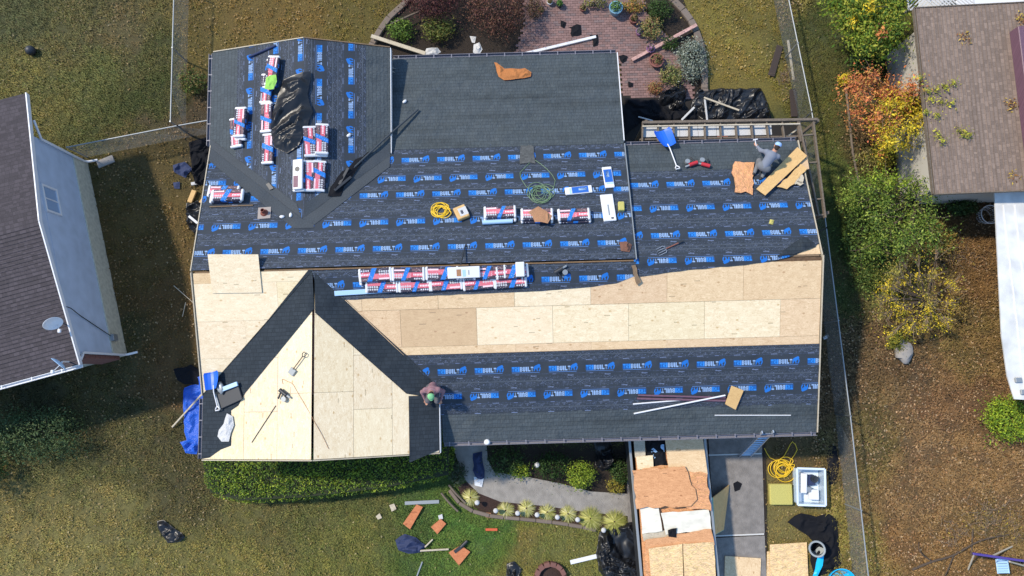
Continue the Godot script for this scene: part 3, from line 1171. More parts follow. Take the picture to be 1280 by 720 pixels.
func gutter(a: Vector3, b: Vector3, parent: Node3D, out: Vector3) -> void:
	var sh = Shape.new()
	var w = 0.11
	sh.bar(a + out * 0.01, b + out * 0.01, 0.012, 0.1)
	sh.bar(a + out * w, b + out * w, 0.014, 0.1)
	sh.bar(a + out * w * 0.5 - Vector3.UP * 0.05, b + out * w * 0.5 - Vector3.UP * 0.05, w, 0.01)
	var g = part("gutter", sh, M.gutter, parent)
	var k = int(a.distance_to(b) / 0.62)
	for i in k + 1:
		var p = a.lerp(b, (i + 0.3) / (k + 0.6)) + Vector3.UP * 0.045
		var hs = Shape.new()
		hs.bar(p + out * -0.02, p + out * (w + 0.01), 0.035, 0.012)
		part("hanger", hs, M.gutter, g)

func trim(a: Vector3, b: Vector3, w: float, h: float, m: Material, parent: Node3D, name_ := "fascia") -> void:
	var sh = Shape.new()
	sh.bar(a, b, w, h)
	part(name_, sh, m, parent)

func build_house() -> void:
	var house = thing("house", "house with its roof stripped and half covered in printed dark roofing felt", "house")
	var walls = Shape.new()
	var line = [Vector2(-9.65, -10.95), Vector2(-4.25, -10.95), Vector2(-4.25, -10.75), Vector2(3.65, -10.75), Vector2(3.65, -7.2), Vector2(9.6, -7.2), Vector2(9.6, 1.75), Vector2(-2.75, 1.75), Vector2(-2.75, 2.15), Vector2(-9.65, 2.15)]
	for i in line.size():
		wall_run(walls, line[i], line[(i + 1) % line.size()])
	part("wall", walls, M.siding, house)

	var up_main = main_lift(0.0)
	var gar = func(_x: float, z: float) -> float: return 4.22 - 0.265 * absf(z + 3.45)
	var addn = func(_x: float, z: float) -> float: return 3.16 - 0.15 * (-7.75 - z)
	var fg = func(x: float, _z: float) -> float: return 4.28 - 0.265 * absf(x + 6.2)
	var bg = func(x: float, _z: float) -> float: return 3.84 - 0.215 * absf(x + 6.7)

	var r_main = poly([Vector2(-10.05, -8.0), Vector2(-10.05, -3.50), Vector2(4.0, -3.50), Vector2(4.0, -7.75), Vector2(-3.9, -7.75)])
	# bare decking
	var lay = [
		[poly([Vector2(-10.05, -7.94), Vector2(-10.05, -3.50), Vector2(4.0, -3.50), Vector2(4.0, -7.75), Vector2(-3.95, -7.75), Vector2(-3.95, -7.42), Vector2(-6.7, -5.19)]), up_main],
		[rect(4.0, -7.58, 9.95, -3.50), gar], [rect(-3.95, -11.12, 4.0, -7.75), addn],
		[poly([Vector2(-6.72, -5.19), Vector2(-10.1, -7.94), Vector2(-10.1, -11.32), Vector2(-6.72, -11.38)]), bg],
		[poly([Vector2(-6.68, -5.19), Vector2(-3.92, -7.42), Vector2(-3.92, -11.25), Vector2(-6.68, -11.38)]), bg],
		[poly([Vector2(-10.03, -3.40), Vector2(-6.25, -3.40), Vector2(-10.03, 0.4)]), up_main],
		[poly([Vector2(-6.15, -3.40), Vector2(9.95, -3.40), Vector2(9.95, 2.18), Vector2(-2.3, 2.18), Vector2(-2.4, 0.43)]), up_main],
		[poly([Vector2(-6.235, -3.38), Vector2(-6.235, 2.47), Vector2(-10.03, 2.47), Vector2(-10.03, 0.4)]), fg],
		[poly([Vector2(-6.165, -3.38), Vector2(-6.165, 2.47), Vector2(-2.42, 2.47), Vector2(-2.42, 0.43)]), fg],
	]
	for l in lay:
		var sh = Shape.new()
		sh.sheet(l[0], func(x: float, z: float) -> float: return l[1].call(x, z) - 0.05, 0.022)
		part("roof_deck", sh, M.deck, house)
	# timber just under the open slots
	trim(Vector3(-6.2, 4.13, -2.3), Vector3(-6.2, 4.13, 0.5), 0.07, 0.14, M.red_wood, house, "ridge_board")
	trim(Vector3(-10.0, 4.14, -3.45), Vector3(9.9, 4.14, -3.45), 0.05, 0.2, M.raw_wood, house, "ridge_board")

	# ---- bare plywood of the lower slope, one sheet at a time
	var z1 = -2.1
	var sh_r = 1.18
	var low = poly([Vector2(-6.13, -3.41), Vector2(9.95, -3.41), Vector2(9.95, -0.2), Vector2(-3.2, -0.2), Vector2(-6.13, -3.38)])
	var choice = {0: [M.ply_tan, M.ply_tan2, M.ply_tan, M.ply_white2, M.ply_tan2, M.ply_tan, M.ply_tan2, M.ply_tan, M.ply_tan2], 1: [M.ply_tan2, M.ply_white, M.ply_white2, M.ply_white, M.ply_white3, M.ply_dark, M.ply_tan, M.ply_tan2]}
	for row in 3:
		var za = z1 + (row - 1) * sh_r
		var edge: float = 7.463 if row != 1 else 8.672
		var xr = 9.95
		var k = 0
		while xr > -6.2:
			var xl = maxf(edge - 2.44 * k, -6.2)
			var sp = rect(xl + 0.004, maxf(za, -3.41) + 0.004, xr - 0.004, za + sh_r - 0.004)
			if row == 2:
				sp = rect(xl + 0.002, za + 0.002, xr - 0.002, za + 0.30)
			for p in cut(sp, low):
				ply_sheet(p, up_main, choice[mini(row, 1)][k % 8] if row < 2 else M.ply_tan2, house)
			xr = xl
			k += 1
	# and one more of the garage's upper slope by the ridge
	ply_sheet(rect(7.55, -4.6, 9.95, -3.49), gar, M.ply_tan, house)
	# the slope left of the front gable
	var left = poly([Vector2(-10.03, -3.41), Vector2(-6.26, -3.41), Vector2(-10.03, 0.38)])
	var wl = [M.ply_white2, M.ply_white3, M.ply_white, M.ply_white2]
	for row in 4:
		var za: float = [-3.41, -3.08, -1.90, -0.72][row]
		var zb: float = [-3.08, -1.90, -0.72, 0.46][row]
		var xs: Array = [[-10.03, -8.3, -6.0], [-10.03, -7.4, -6.0], [-10.03, -8.5, -6.0], [-10.03, -7.0, -6.0]][row]
		for i in 2:
			for p in cut(rect(xs[i] + 0.002, za + 0.002, xs[i + 1] - 0.002, zb - 0.002), left):
				ply_sheet(p, up_main, M.ply_tan if row == 0 and i == 0 else wl[(row + i) % 4], house)
	# the front gable, its sheets standing on end
	for side in [-1, 1]:
		var tri_: PackedVector2Array = lay[7][0] if side < 0 else lay[8][0]
		for colm in 4:
			var xa: float = -6.2 + side * (0.035 + colm * 1.16)
			var xb: float = -6.2 + side * minf(0.035 + (colm + 1) * 1.16, 3.83)
			var zs: Array = [[-3.4, -2.0, 0.44, 2.47], [-3.4, -0.7, 1.0, 2.47], [-3.4, -0.1, 2.47, 2.5], [-3.4, 0.9, 2.47, 2.5]][colm]
			for i in 3:
				if zs[i + 1] - zs[i] < 0.1:
					continue
				for p in cut(rect(minf(xa, xb) + 0.004, zs[i] + 0.004, maxf(xa, xb) - 0.004, zs[i + 1] - 0.004), tri_):
					ply_sheet(p, fg, [M.ply_white, M.ply_white3, M.ply_white2][(colm + i + (1 if side > 0 else 0)) % 3], house, true)

	# ---- printed felt, upper main slope
	var upper = poly([Vector2(-10.06, -7.96), Vector2(-10.06, -3.5), Vector2(4.02, -3.5), Vector2(4.02, -7.85), Vector2(-3.95, -7.85), Vector2(-3.95, -7.42), Vector2(-6.7, -5.17)])
	var rows = [
		[-7.844, -6.899, -7.263, -3.048, false],
		[-6.959, -6.037, -6.51, -2.654, true],
		[-6.096, -5.342, -5.171, -3.189, false],
		[-5.4, -4.524, -4.973, -3.173, true],
		[-4.58, -3.50, -4.082, -2.659, false],
	]
	for i in 5:
		var q: Array = rows[i]
		felt_course(cut(rect(-10.06, q[0], 4.02, q[1]), upper), up_main, 0.010 + 0.005 * i, q[2], q[3], q[4], house)
	# garage
	var gz = [-6.546, -5.662, -4.747, -3.832]
	var gl = [[-6.101, 5.805, false], [-5.23, 5.121, true], [-4.3, 5.094, false]]
	for i in 3:
		felt_course([rect(4.06, gz[i] - 0.04, 9.97, gz[i + 1])], gar, 0.010 + 0.005 * i, gl[i][0], gl[i][1], gl[i][2], house)
	felt_course([ragged(poly([Vector2(4.06, gz[3] - 0.04), Vector2(9.97, gz[3] - 0.04)] + [Vector2(9.8, -3.729), Vector2(8.871, -3.418), Vector2(8.289, -3.261), Vector2(6.71, -3.155), Vector2(5.436, -3.065), Vector2(4.161, -2.926), Vector2(3.906, -2.958)]), 0.015, 0.25, 3)], func(x: float, z: float) -> float: return (gar.call(x, z) if z < -3.45 else up_main.call(x, z)) , 0.028, -3.391, 4.849, true, house)
	felt_course([rect(4.06, -7.60, 9.97, gz[0])], gar, 0.006, 0, 0, false, house, true, "grey_felt")
	# the course hung over the main ridge
	felt_course([ragged(poly([Vector2(-6.25, -3.40), Vector2(4.02, -3.40)] + [Vector2(3.957, -2.931), Vector2(3.395, -2.748), Vector2(2.628, -2.644), Vector2(1.349, -2.579), Vector2(-0.951, -2.541), Vector2(-2.995, -2.497), Vector2(-5.243, -2.458), Vector2(-6.053, -2.383)]), 0.012, 0.3, 5)], up_main, 0.02, -2.943, -5.695, false, house)
	# lower slope
	var lo1 = 0.392
	felt_course(cut(rect(-3.9, -0.663, 9.97, lo1), poly([Vector2(-3.85, -0.9), Vector2(10, -0.9), Vector2(10, 2.3), Vector2(-2.36, 2.3), Vector2(-2.36, 0.45)])), up_main, 0.016, -0.124, -0.721, false, house)
	felt_course(cut(rect(-3.4, lo1 - 0.04, 9.97, 1.303), poly([Vector2(-3.0, -0.5), Vector2(10, -0.5), Vector2(10, 2.3), Vector2(-2.36, 2.3), Vector2(-2.36, 0.45)])), up_main, 0.011, 0.729, 0.267, true, house)
	for i in 2:
		var zz = 1.25
		felt_course([rect(-2.33, lerpf(zz, 2.2, i * 0.5), 9.97, lerpf(zz, 2.2, (i + 1) * 0.5) + (0.04 if i == 0 else 0.0))], up_main, 0.010 - 0.004 * i, 0, 0, false, house, true, "grey_felt")
	# addition behind: grey sheets
	for i in 4:
		var za = lerpf(-7.70, -11.16, i / 4.0)
		var zb = lerpf(-7.70, -11.16, (i + 1) / 4.0)
		felt_course([rect(-3.93, zb, 4.02, za + 0.05)], func(x: float, z: float) -> float: return addn.call(x, minf(z, -7.75)) + maxf(0.0, z + 7.75) * 0.265, 0.004 + 0.004 * (3 - i), 0, 0, false, house, true, "grey_felt")
	# back gable: courses running up and down the page
	var bx = [-10.12, -9.138, -8.278, -7.374, -6.461, -5.726, -4.747, -3.90]
	var bw = poly([Vector2(-10.12, -7.95), Vector2(-10.12, -11.33), Vector2(-6.7, -11.40), Vector2(-3.90, -11.27), Vector2(-3.90, -7.40), Vector2(-6.7, -5.17)])
	var bc = [0.0, -8.661, -7.751, -6.856, -6.183, -5.213, 0.0]
	for i in 7:
		var down = i == 4
		for p in cut(rect(bx[i], -11.5, bx[i + 1] + (0.04 if i < 6 else 0.0), -5.0), bw):
			var s = -1.0 if down else 1.0
			var x0: float = bc[i]
			var z0: float = -8.6 + 0.37 * i
			var uvf = func(x: float, z: float) -> Vector2: return Vector2(-s * (z - z0) / 1.2 + 0.484, 0.5 + s * (x - x0) / 0.8)
			var sh = Shape.new()
			sh.sheet(p, func(x: float, z: float) -> float: return bg.call(x, z) + 0.008 + 0.004 * (i % 2) + ripple(x, z), 0.004, 0.3, (func(x: float, z: float) -> Vector2: return Vector2(z, x)) if i == 0 or i == 6 else uvf, felt_tint)
			part("grey_felt" if i == 0 or i == 6 else "felt_course", sh, M.plain_felt if i == 0 or i == 6 else M.felt, house)
	# smooth strips down the valleys
	var strips = [
		[poly([Vector2(-6.2, -3.42)] + [Vector2(-6.349, -3.431), Vector2(-9.167, -0.364), Vector2(-9.807, 0.107), Vector2(-9.99, 0.438)] + [Vector2(-10.04, 0.40)]), up_main, 0.020],
		[poly([Vector2(-6.24, -3.36)] + [Vector2(-6.17, -2.18), Vector2(-8.519, 0.391), Vector2(-8.766, 0.79), Vector2(-9.02, 0.938), Vector2(-8.993, 2.043), Vector2(-9.361, 2.168), Vector2(-9.758, 2.419)] + [Vector2(-10.04, 2.46), Vector2(-10.04, 0.40)]), fg, 0.022],
		[poly([Vector2(-6.12, -3.38)] + [Vector2(-5.243, -2.458), Vector2(-3.416, -0.691), Vector2(-2.923, -0.19)] + [Vector2(-2.38, 0.45)]), up_main, 0.024],
		[poly([Vector2(-6.17, -3.36), Vector2(-2.38, 0.45)] + [Vector2(-2.611, 0.719), Vector2(-3.407, 0.562), Vector2(-6.145, -2.054)]), fg, 0.022],
		[poly([Vector2(-3.333, 0.641), Vector2(-2.383, 0.65), Vector2(-2.384, 2.381), Vector2(-3.328, 2.726)]), fg, 0.03],
		[poly([Vector2(-6.68, -5.16), Vector2(-10.1, -7.93), Vector2(-10.1, -7.45), Vector2(-6.95, -4.85), Vector2(-6.3, -4.85), Vector2(-6.3, -5.0)]), up_main, 0.036, 1],
		[poly([Vector2(-6.68, -5.19), Vector2(-3.92, -7.42), Vector2(-3.92, -7.0), Vector2(-6.3, -4.95)]), up_main, 0.037, 1],
		[poly([Vector2(-6.68, -5.2), Vector2(-3.92, -7.43), Vector2(-3.92, -7.85), Vector2(-6.6, -5.7)]), bg, 0.027, 1],
		[poly([Vector2(-6.72, -5.2), Vector2(-10.1, -7.93), Vector2(-10.1, -8.25), Vector2(-6.9, -5.7)]), bg, 0.026, 1],
	]
	for st in strips:
		var sh = Shape.new()
		var f2: Callable = st[1]
		var l2: float = st[2]
		sh.sheet(st[0], func(x: float, z: float) -> float: return f2.call(x, z) + l2 + ripple(x, z) * 0.8, 0.004, 0.3, null, felt_tint)
		part("valley_felt", sh, M.grey_strip if st.size() > 3 else M.smooth_felt, house)

	# ---- edges
	trim(Vector3(-10.08, 3.08, -7.98), Vector3(-10.08, 4.28, -3.47), 0.03, 0.14, M.pale_board, house, "rake_board")
	trim(Vector3(-10.07, 4.28, -3.45), Vector3(-10.07, 3.25, 0.44), 0.03, 0.14, M.pale_board, house, "rake_board")
	trim(Vector3(9.99, 4.20, -3.45), Vector3(9.99, 3.10, -7.6), 0.03, 0.14, M.pale_board, house, "rake_board")
	trim(Vector3(9.99, 4.28, -3.45), Vector3(9.99, 2.78, 2.2), 0.03, 0.14, M.pale_board, house, "rake_board")
	trim(Vector3(4.04, 4.33, -3.45), Vector3(4.04, 3.22, -7.62), 0.03, 0.12, M.galvanised, house, "rake_board")
	trim(Vector3(4.04, 3.15, -7.75), Vector3(4.04, 2.64, -11.15), 0.03, 0.14, M.white, house, "rake_board")
	trim(Vector3(-10.05, 3.09, -11.36), Vector3(-6.7, 3.82, -11.42), 0.03, 0.14, M.pale_board, house, "rake_board")
	trim(Vector3(-6.7, 3.82, -11.42), Vector3(-3.92, 3.22, -11.30), 0.03, 0.14, M.raw_wood, house, "rake_board")
	trim(Vector3(-3.88, 3.20, -11.25), Vector3(-3.88, 3.20, -7.5), 0.02, 0.24, M.white, house)
	trim(Vector3(-2.37, 3.20, 0.5), Vector3(-2.37, 3.20, 2.48), 0.02, 0.3, M.white, house)
	trim(Vector3(-10.03, 3.22, 2.50), Vector3(-6.2, 4.23, 2.50), 0.03, 0.12, M.pale_board, house, "rake_board")
	trim(Vector3(-6.2, 4.23, 2.50), Vector3(-2.4, 3.22, 2.50), 0.03, 0.12, M.pale_board, house, "rake_board")
	gutter(Vector3(-3.9, 2.62, -11.16), Vector3(4.0, 2.62, -11.16), house, Vector3(0, 0, -1))
	gutter(Vector3(4.1, 3.06, -7.62), Vector3(9.95, 3.06, -7.62), house, Vector3(0, 0, -1))
	gutter(Vector3(-2.3, 2.78, 2.21), Vector3(9.97, 2.78, 2.21), house, Vector3(0, 0, 1))
	gutter(Vector3(-10.11, 3.08, -11.3), Vector3(-10.11, 3.08, -8.0), house, Vector3(-1, 0, 0))
	gutter(Vector3(-10.06, 3.20, 0.55), Vector3(-10.06, 3.20, 2.46), house, Vector3(-1, 0, 0))
	# patch of old shingle on the felt, and the vent pipe's flashing
	var pt = Shape.new()
	pt.sheet(ragged(poly([Vector2(0.486, -7.651), Vector2(0.949, -7.637), Vector2(0.951, -6.994), Vector2(0.493, -7.008)]), 0.04, 0.15, 9), roof_lift(0.045), 0.008, 0.0)
	part("old_shingle_patch", pt, mat(srgb(96, 98, 98), 0.95, M.brown_shingle.albedo_texture, 1.0), house)
	var vp = on_roof(Vector2(-7.956, -5.41), 0.05, 0.05)
	var fl = Shape.new()
	fl.block(vp, Vector3(0.42, 0.012, 0.42), 0.004)
	var vent = part("vent_flashing", fl, mat(srgb(150, 140, 134), 0.7), house)
	var vc = Shape.new()
	vc.lathe(vp, [Vector2(0.13, 0.006), Vector2(0.1, 0.06), Vector2(0.07, 0.07), Vector2(0.065, 0.2), Vector2(0.05, 0.2), Vector2(0.05, 0.1), Vector2(0.0, 0.1)], 14)
	part("vent_collar", vc, mat(srgb(120, 66, 52), 0.8), vent)
	# loose curl of felt at the garage ridge
	var cu = crumple(ragged(poly([Vector2(8.438, -3.405), Vector2(8.962, -3.781), Vector2(9.51, -4.095), Vector2(9.781, -3.894), Vector2(9.8, -3.729), Vector2(9.09, -3.504)]), 0.02, 0.2, 6), roof_lift(0.05), 0.16, 0.9, 7, 0.08, 0.25)
	part("curled_felt", cu, M.smooth_felt, house)

	# ---- open timber frame beside the garage
	var fr = thing("porch_frame", "open weathered timber porch frame with bare rafters behind the garage roof", "porch", Vector3(7, 0, -8.2))
	var f0 = fr.position
	var H = 2.85
	var rail = func(a: Vector2, b: Vector2, w: float, h: float, y: float, nm: String, m: Material) -> void:
		var sh = Shape.new()
		sh.bar(Vector3(a.x, y, a.y), Vector3(b.x, y, b.y), w, h, 0.006)
		part(nm, sh, m, fr, f0)
	var A = Vector2(4.757, -8.488)
	var Bq = Vector2(10.835, -8.433)
	rail.call(A, Bq, 0.09, 0.16, H, "beam", M.grey_wood)
	rail.call(Vector2(4.75, -8.344), Vector2(10.211, -8.278), 0.05, 0.05, H + 0.06, "ledger", M.pale_board)
	rail.call(Vector2(4.664, -7.923), Vector2(10.222, -7.882), 0.06, 0.12, H - 0.12, "beam", M.grey_wood)
	for i in 11:
		var t = i / 9.0
		rail.call(Vector2(4.785, -8.487).lerp(Vector2(9.613, -8.439), t), Vector2(4.716, -7.686).lerp(Vector2(9.665, -7.662), t), 0.05, 0.13, H - 0.03, "rafter", M.grey_wood)
	rail.call(Vector2(10.191, -8.365), Vector2(10.61, -5.013), 0.06, 0.14, H, "beam", M.grey_wood)
	rail.call(Vector2(10.689, -8.351), Vector2(10.823, -4.952), 0.06, 0.14, H, "beam", M.grey_wood)
	rail.call(Vector2(10.394, -7.785), Vector2(10.427, -6.138), 0.05, 0.1, H - 0.1, "beam", M.grey_wood)
	for pr in [[Vector2(10.208, -7.876), Vector2(10.737, -7.919)], [Vector2(10.296, -6.904), Vector2(10.766, -6.92)], [Vector2(10.33, -5.607), Vector2(10.824, -5.621)], [Vector2(10.285, -5.05), Vector2(10.832, -5.063)]]:
		rail.call(pr[0], pr[1], 0.05, 0.09, H - 0.02, "cross_piece", M.grey_wood)
	rail.call(Vector2(10.365, -8.298), Vector2(9.801, -7.907), 0.05, 0.05, 2.4, "brace", M.pale_board)
	for pp in [Vector2(4.942, -8.611), Vector2(10.944, -8.472), Vector2(11.011, -5.174)]:
		var ps = Shape.new()
		ps.bar(Vector3(pp.x, 0, pp.y), Vector3(pp.x, 2.7, pp.y), 0.1, 0.1, 0.008, Vector3.RIGHT)
		part("post", ps, M.grey_wood, fr, f0)
	# white ceiling boards under it
	for i in 7:
		var a = Vector2(4.791, -8.417).lerp(Vector2(9.294, -8.378), i / 7.0)
		var b = Vector2(4.791, -8.417).lerp(Vector2(9.294, -8.378), (i + 1) / 7.0)
		var sh = Shape.new()
		sh.block(Transform3D(Basis.IDENTITY, Vector3((a.x + b.x) / 2, 2.715, a.y + 0.2)), Vector3(b.x - a.x - 0.012, 0.02, 0.4), 0.004)
		part("ceiling_board", sh, M.white_matte, fr, f0)
	for i in 3:
		var sh = Shape.new()
		var p0 = Vector2(7.775, -8.074)
		sh.bar(Vector3(p0.x + i * 0.75, 2.2, p0.y + 0.05 * i), Vector3(p0.x + i * 0.75 + 0.5, 2.3, p0.y + 0.1), 0.1, 0.03)
		part("broken_board", sh, [M.pink_foam, M.pale_board, M.red_wood][i], fr, f0)
	var shd = Shape.new()
	shd.block(Transform3D(Basis.IDENTITY, Vector3(8.15, 0.9, -8.35)), Vector3(0.4, 0.03, 0.6), 0.005)
	part("lower_shelf", shd, M.red_wood, fr, f0)

# ------------------------------------------------------------------ the houses either side
# overlapping shingle courses on a sloping rectangle: o, along (unit), down (unit, horizontal), fall per metre
func courses(o: Vector3, along: Vector3, down: Vector3, length: float, depth: float, fall: float, step: float) -> Shape:
	var sh = Shape.new()
	var k = int(depth / step)
	var g = RandomNumberGenerator.new()
	g.seed = 4
	for i in k:
		var a = o + down * (i * step) + Vector3.DOWN * (fall * i * step)
		var b = o + down * ((i + 1) * step) + Vector3.DOWN * (fall * (i + 1) * step) + Vector3.UP * 0.016
		var shift = g.randf() * 3.0
		var segs = int(length / 1.5)
		for j in segs:
			var s0 = along * (length * j / segs)
			var s1 = along * (length * (j + 1) / segs)
			var lift = Vector3.UP * g.randf_range(0.0, 0.005)
			var u0 = Vector2(length * j / segs + shift, i * step)
			var u1 = Vector2(length * (j + 1) / segs + shift, (i + 1) * step)
			sh.quad(a + s0, a + s1, b + s1 + lift, b + s0 + lift, Vector3.UP, u0, Vector2(u1.x, u0.y), u1, Vector2(u0.x, u1.y))
			sh.quad(b + s0 + lift, b + s1 + lift, b + s1 - Vector3.UP * 0.02, b + s0 - Vector3.UP * 0.02, down, u1, u1, u1, u1)
	return sh

func build_neighbours() -> void:
	var o = Vector3(-16.49, 0, -10.04)
	var d = Vector3(0.2378, 0, 0.9713)
	var n = Vector3(0.9713, 0, -0.2378)
	var nh = thing("neighbour_house", "neighbouring house with purple grey shingle roof and pale blue gable wall", "house", o)
	var T = Transform3D(Basis(n, Vector3.UP, d), Vector3.ZERO)
	var L = 9.63
	part("roof", courses(T * Vector3(-9, 3.78, L * 0.5), n, d, 9.0, L * 0.5, 0.135, 0.13), M.purple_shingle, nh)
	part("roof", courses(T * Vector3(-9, 3.78, L * 0.5), n, -d, 9.0, L * 0.5, 0.135, 0.13), M.purple_shingle, nh)
	var deck = Shape.new()
	for s in [1.0, -1.0]:
		deck.bar(T * Vector3(-4.5, 3.70, L * 0.5), T * Vector3(-4.5, 3.70 - 0.135 * L * 0.5, L * 0.5 + s * (L * 0.5 - 0.01)), 8.98, 0.06)
	part("roof_deck", deck, M.grey_wood, nh)
	for s in [1.0, -1.0]:
		var f = Shape.new()
		f.bar(T * Vector3(0.015, 3.74, L * 0.5), T * Vector3(0.015, 3.74 - 0.135 * L * 0.5, L * 0.5 + s * L * 0.5), 0.04, 0.16)
		part("rake_board", f, M.white, nh)
	var gu = Shape.new()
	for k in [[0.02, 0.1, 0.0], [0.12, 0.1, 0.0], [0.07, 0.012, -0.05]]:
		gu.bar(T * Vector3(-9, 3.08 + k[2], L + k[0]), T * Vector3(0.04, 3.08 + k[2], L + k[0]), 0.016 if k[1] > 0.05 else 0.1, k[1])
	var gut = part("gutter", gu, M.white, nh)
	for i in 9:
		var h = Shape.new()
		h.bar(T * Vector3(-8.6 + i * 1.0, 3.13, L - 0.2), T * Vector3(-8.6 + i * 1.0, 3.13, L + 0.13), 0.03, 0.012)
		part("hanger", h, M.white, gut)
	var bw = Shape.new()
	bw.block(T * Transform3D(Basis.IDENTITY, Vector3(-4.6, 2.0, 5.35)), Vector3(8.96, 2.2, 7.7))
	part("wall", bw, M.siding_blue, nh)
	var gb = Shape.new()
	for x in [-0.13]:
		gb.flat(T * Vector3(x, 3.05, 1.5), T * Vector3(x, 3.05, 9.2), T * Vector3(x, 3.66, 4.8), n)
	part("gable", gb, M.siding_blue, nh)
	var bf = Shape.new()
	bf.block(T * Transform3D(Basis.IDENTITY, Vector3(-4.58, 0.42, 5.35)), Vector3(9.0, 0.96, 7.76), 0.01)
	part("foundation", bf, M.foundation, nh)
	var wc = T.basis.inverse() * (Vector3(-15.751, 2.8, -6.333) - o)
	var win = Shape.new()
	for k in [[0, 0.46], [0, -0.46]]:
		win.block(T * Transform3D(Basis.IDENTITY, Vector3(-0.10, 2.72, wc.z + k[1])), Vector3(0.07, 0.8, 0.07), 0.005)
	for y in [-0.37, 0.37]:
		win.block(T * Transform3D(Basis.IDENTITY, Vector3(-0.10, 2.72 + y, wc.z)), Vector3(0.065, 0.07, 0.96), 0.005)
	win.block(T * Transform3D(Basis.IDENTITY, Vector3(-0.105, 2.72, wc.z)), Vector3(0.05, 0.68, 0.04), 0.005)
	var w0 = part("window", win, M.white, nh)
	for k in [-0.23, 0.23]:
		var pn = Shape.new()
		pn.block(T * Transform3D(Basis.IDENTITY, Vector3(-0.115, 2.72, wc.z + k)), Vector3(0.02, 0.68, 0.42))
		part("pane", pn, M.glass, w0)
	for z in [1.55, 9.22]:
		var ds = Shape.new()
		ds.tube([T * Vector3(0.0, 3.0, z + (0.25 if z > 5 else -0.6)), T * Vector3(-0.02, 2.75, z), T * Vector3(-0.06, 0.25, z), T * Vector3(0.02, 0.12, z), T * Vector3(0.35, 0.06, z)], 0.045, 8)
		part("downspout", ds, M.white, nh)
	# brick corner piece by the front
	for i in 7:
		var bk = Shape.new()
		for j in 3:
			bk.block(T * Transform3D(Basis.IDENTITY, Vector3(-0.28 - j * 0.235, 0.5 + i * 0.3, 9.3)), Vector3(0.225, 0.28, 0.14), 0.008)
		part("brick_course", bk, M.brick, nh)
	for k in [[Vector3(-14.757, 3.6, -2.066), 0.9], [Vector3(-14.523, 3.5, -0.771), -0.5]]:
		var p: Vector3 = k[0]
		var loc = T.basis.inverse() * (p - o)
		var base = T * Vector3(loc.x, 3.78 - 0.135 * absf(loc.z - L * 0.5), loc.z)
		var mast = Shape.new()
		mast.tube([base, base + Vector3(0, 0.35, 0), base + Vector3(0.08, 0.5, 0.02)], 0.022, 8)
		var dish = part("satellite_dish", mast, M.white, nh)
		var bowl = Shape.new()
		var look = Vector3(0.55 * signf(k[1]), 0.35, 0.7).normalized()
		var bx = look.cross(Vector3.UP).normalized()
		bowl.lathe(Transform3D(Basis(bx, look, bx.cross(look)), base + Vector3(0.05, 0.5, 0.02)), [Vector2(0.0, 0.0), Vector2(0.12, 0.012), Vector2(0.22, 0.045), Vector2(0.29, 0.09), Vector2(0.28, 0.1), Vector2(0.2, 0.055), Vector2(0.0, 0.02)], 20)
		part("bowl", bowl, M.white if k[1] > 0 else M.light_blue, dish)
		var arm = Shape.new()
		arm.tube([base + Vector3(0, 0.3, 0), base + look * 0.42 + Vector3(0.02, 0.28, 0)], 0.014, 6)
		arm.block(Transform3D(Basis.IDENTITY, base + look * 0.44 + Vector3(0.02, 0.3, 0)), Vector3(0.1, 0.08, 0.12), 0.02)
		part("receiver_arm", arm, M.white, dish)
	var cable = Shape.new()
	cable.tube(smooth([T * Vector3(-0.6, 3.3, 7.6), T * Vector3(0.05, 3.28, 7.7), T * Vector3(-0.08, 2.4, 7.9), T * Vector3(-0.06, 1.2, 8.4), T * Vector3(-0.05, 0.7, 8.6)], 4), 0.016, 5)
	part("cable", cable, M.dark_metal, nh)
	var box = Shape.new()
	box.block(T * Transform3D(Basis.IDENTITY, Vector3(-0.02, 0.75, 8.6)), Vector3(0.14, 0.3, 0.24), 0.01)
	part("meter_box", box, M.galvanised, nh)

	# right: low brown roof with a raised part
	var ro = thing("neighbour_bungalow", "neighbouring building with a low brown shingle roof and purple raised edge", "house", Vector3(16.5, 0, -9))
	var r0 = ro.position
	var rs2 = courses(Vector3(21.0, 3.12, -12.45), Vector3(0, 0, 1), Vector3(-1, 0, 0), 6.75, 6.33, 0.05, 0.14)
	part("roof", rs2, M.brown_shingle, ro, r0)
	var rd = Shape.new()
	rd.bar(Vector3(14.66, 2.72, -9.075), Vector3(21.0, 3.04, -9.075), 6.75, 0.1)
	part("roof_deck", rd, M.grey_wood, ro, r0)
	var rw = Shape.new()
	rw.block(Transform3D(Basis.IDENTITY, Vector3(18.2, 1.3, -9.0)), Vector3(6.2, 2.75, 6.0))
	part("wall", rw, M.siding, ro, r0)
	for q in [[Vector3(14.64, 2.76, -12.45), Vector3(14.64, 2.76, -5.70), 0.03], [Vector3(14.66, 2.78, -5.68), Vector3(21, 3.1, -5.68), 0.03], [Vector3(14.66, 2.78, -12.47), Vector3(21, 3.1, -12.47), 0.03]]:
		var f = Shape.new()
		f.bar(q[0], q[1], q[2], 0.14)
		part("fascia", f, M.grey_wood, ro, r0)
	var up = Shape.new()
	up.block(Transform3D(Basis.IDENTITY, Vector3(19.9, 3.15, -8.6)), Vector3(4.2, 0.5, 5.6), 0.02)
	part("raised_roof_curb", up, M.purple_metal, ro, r0)
	part("raised_roof", courses(Vector3(22.0, 3.55, -11.45), Vector3(0, 0, 1), Vector3(-1, 0, 0), 5.7, 4.0, 0.03, 0.14), M.brown_shingle, ro, r0)
	var litter = Shape.new()
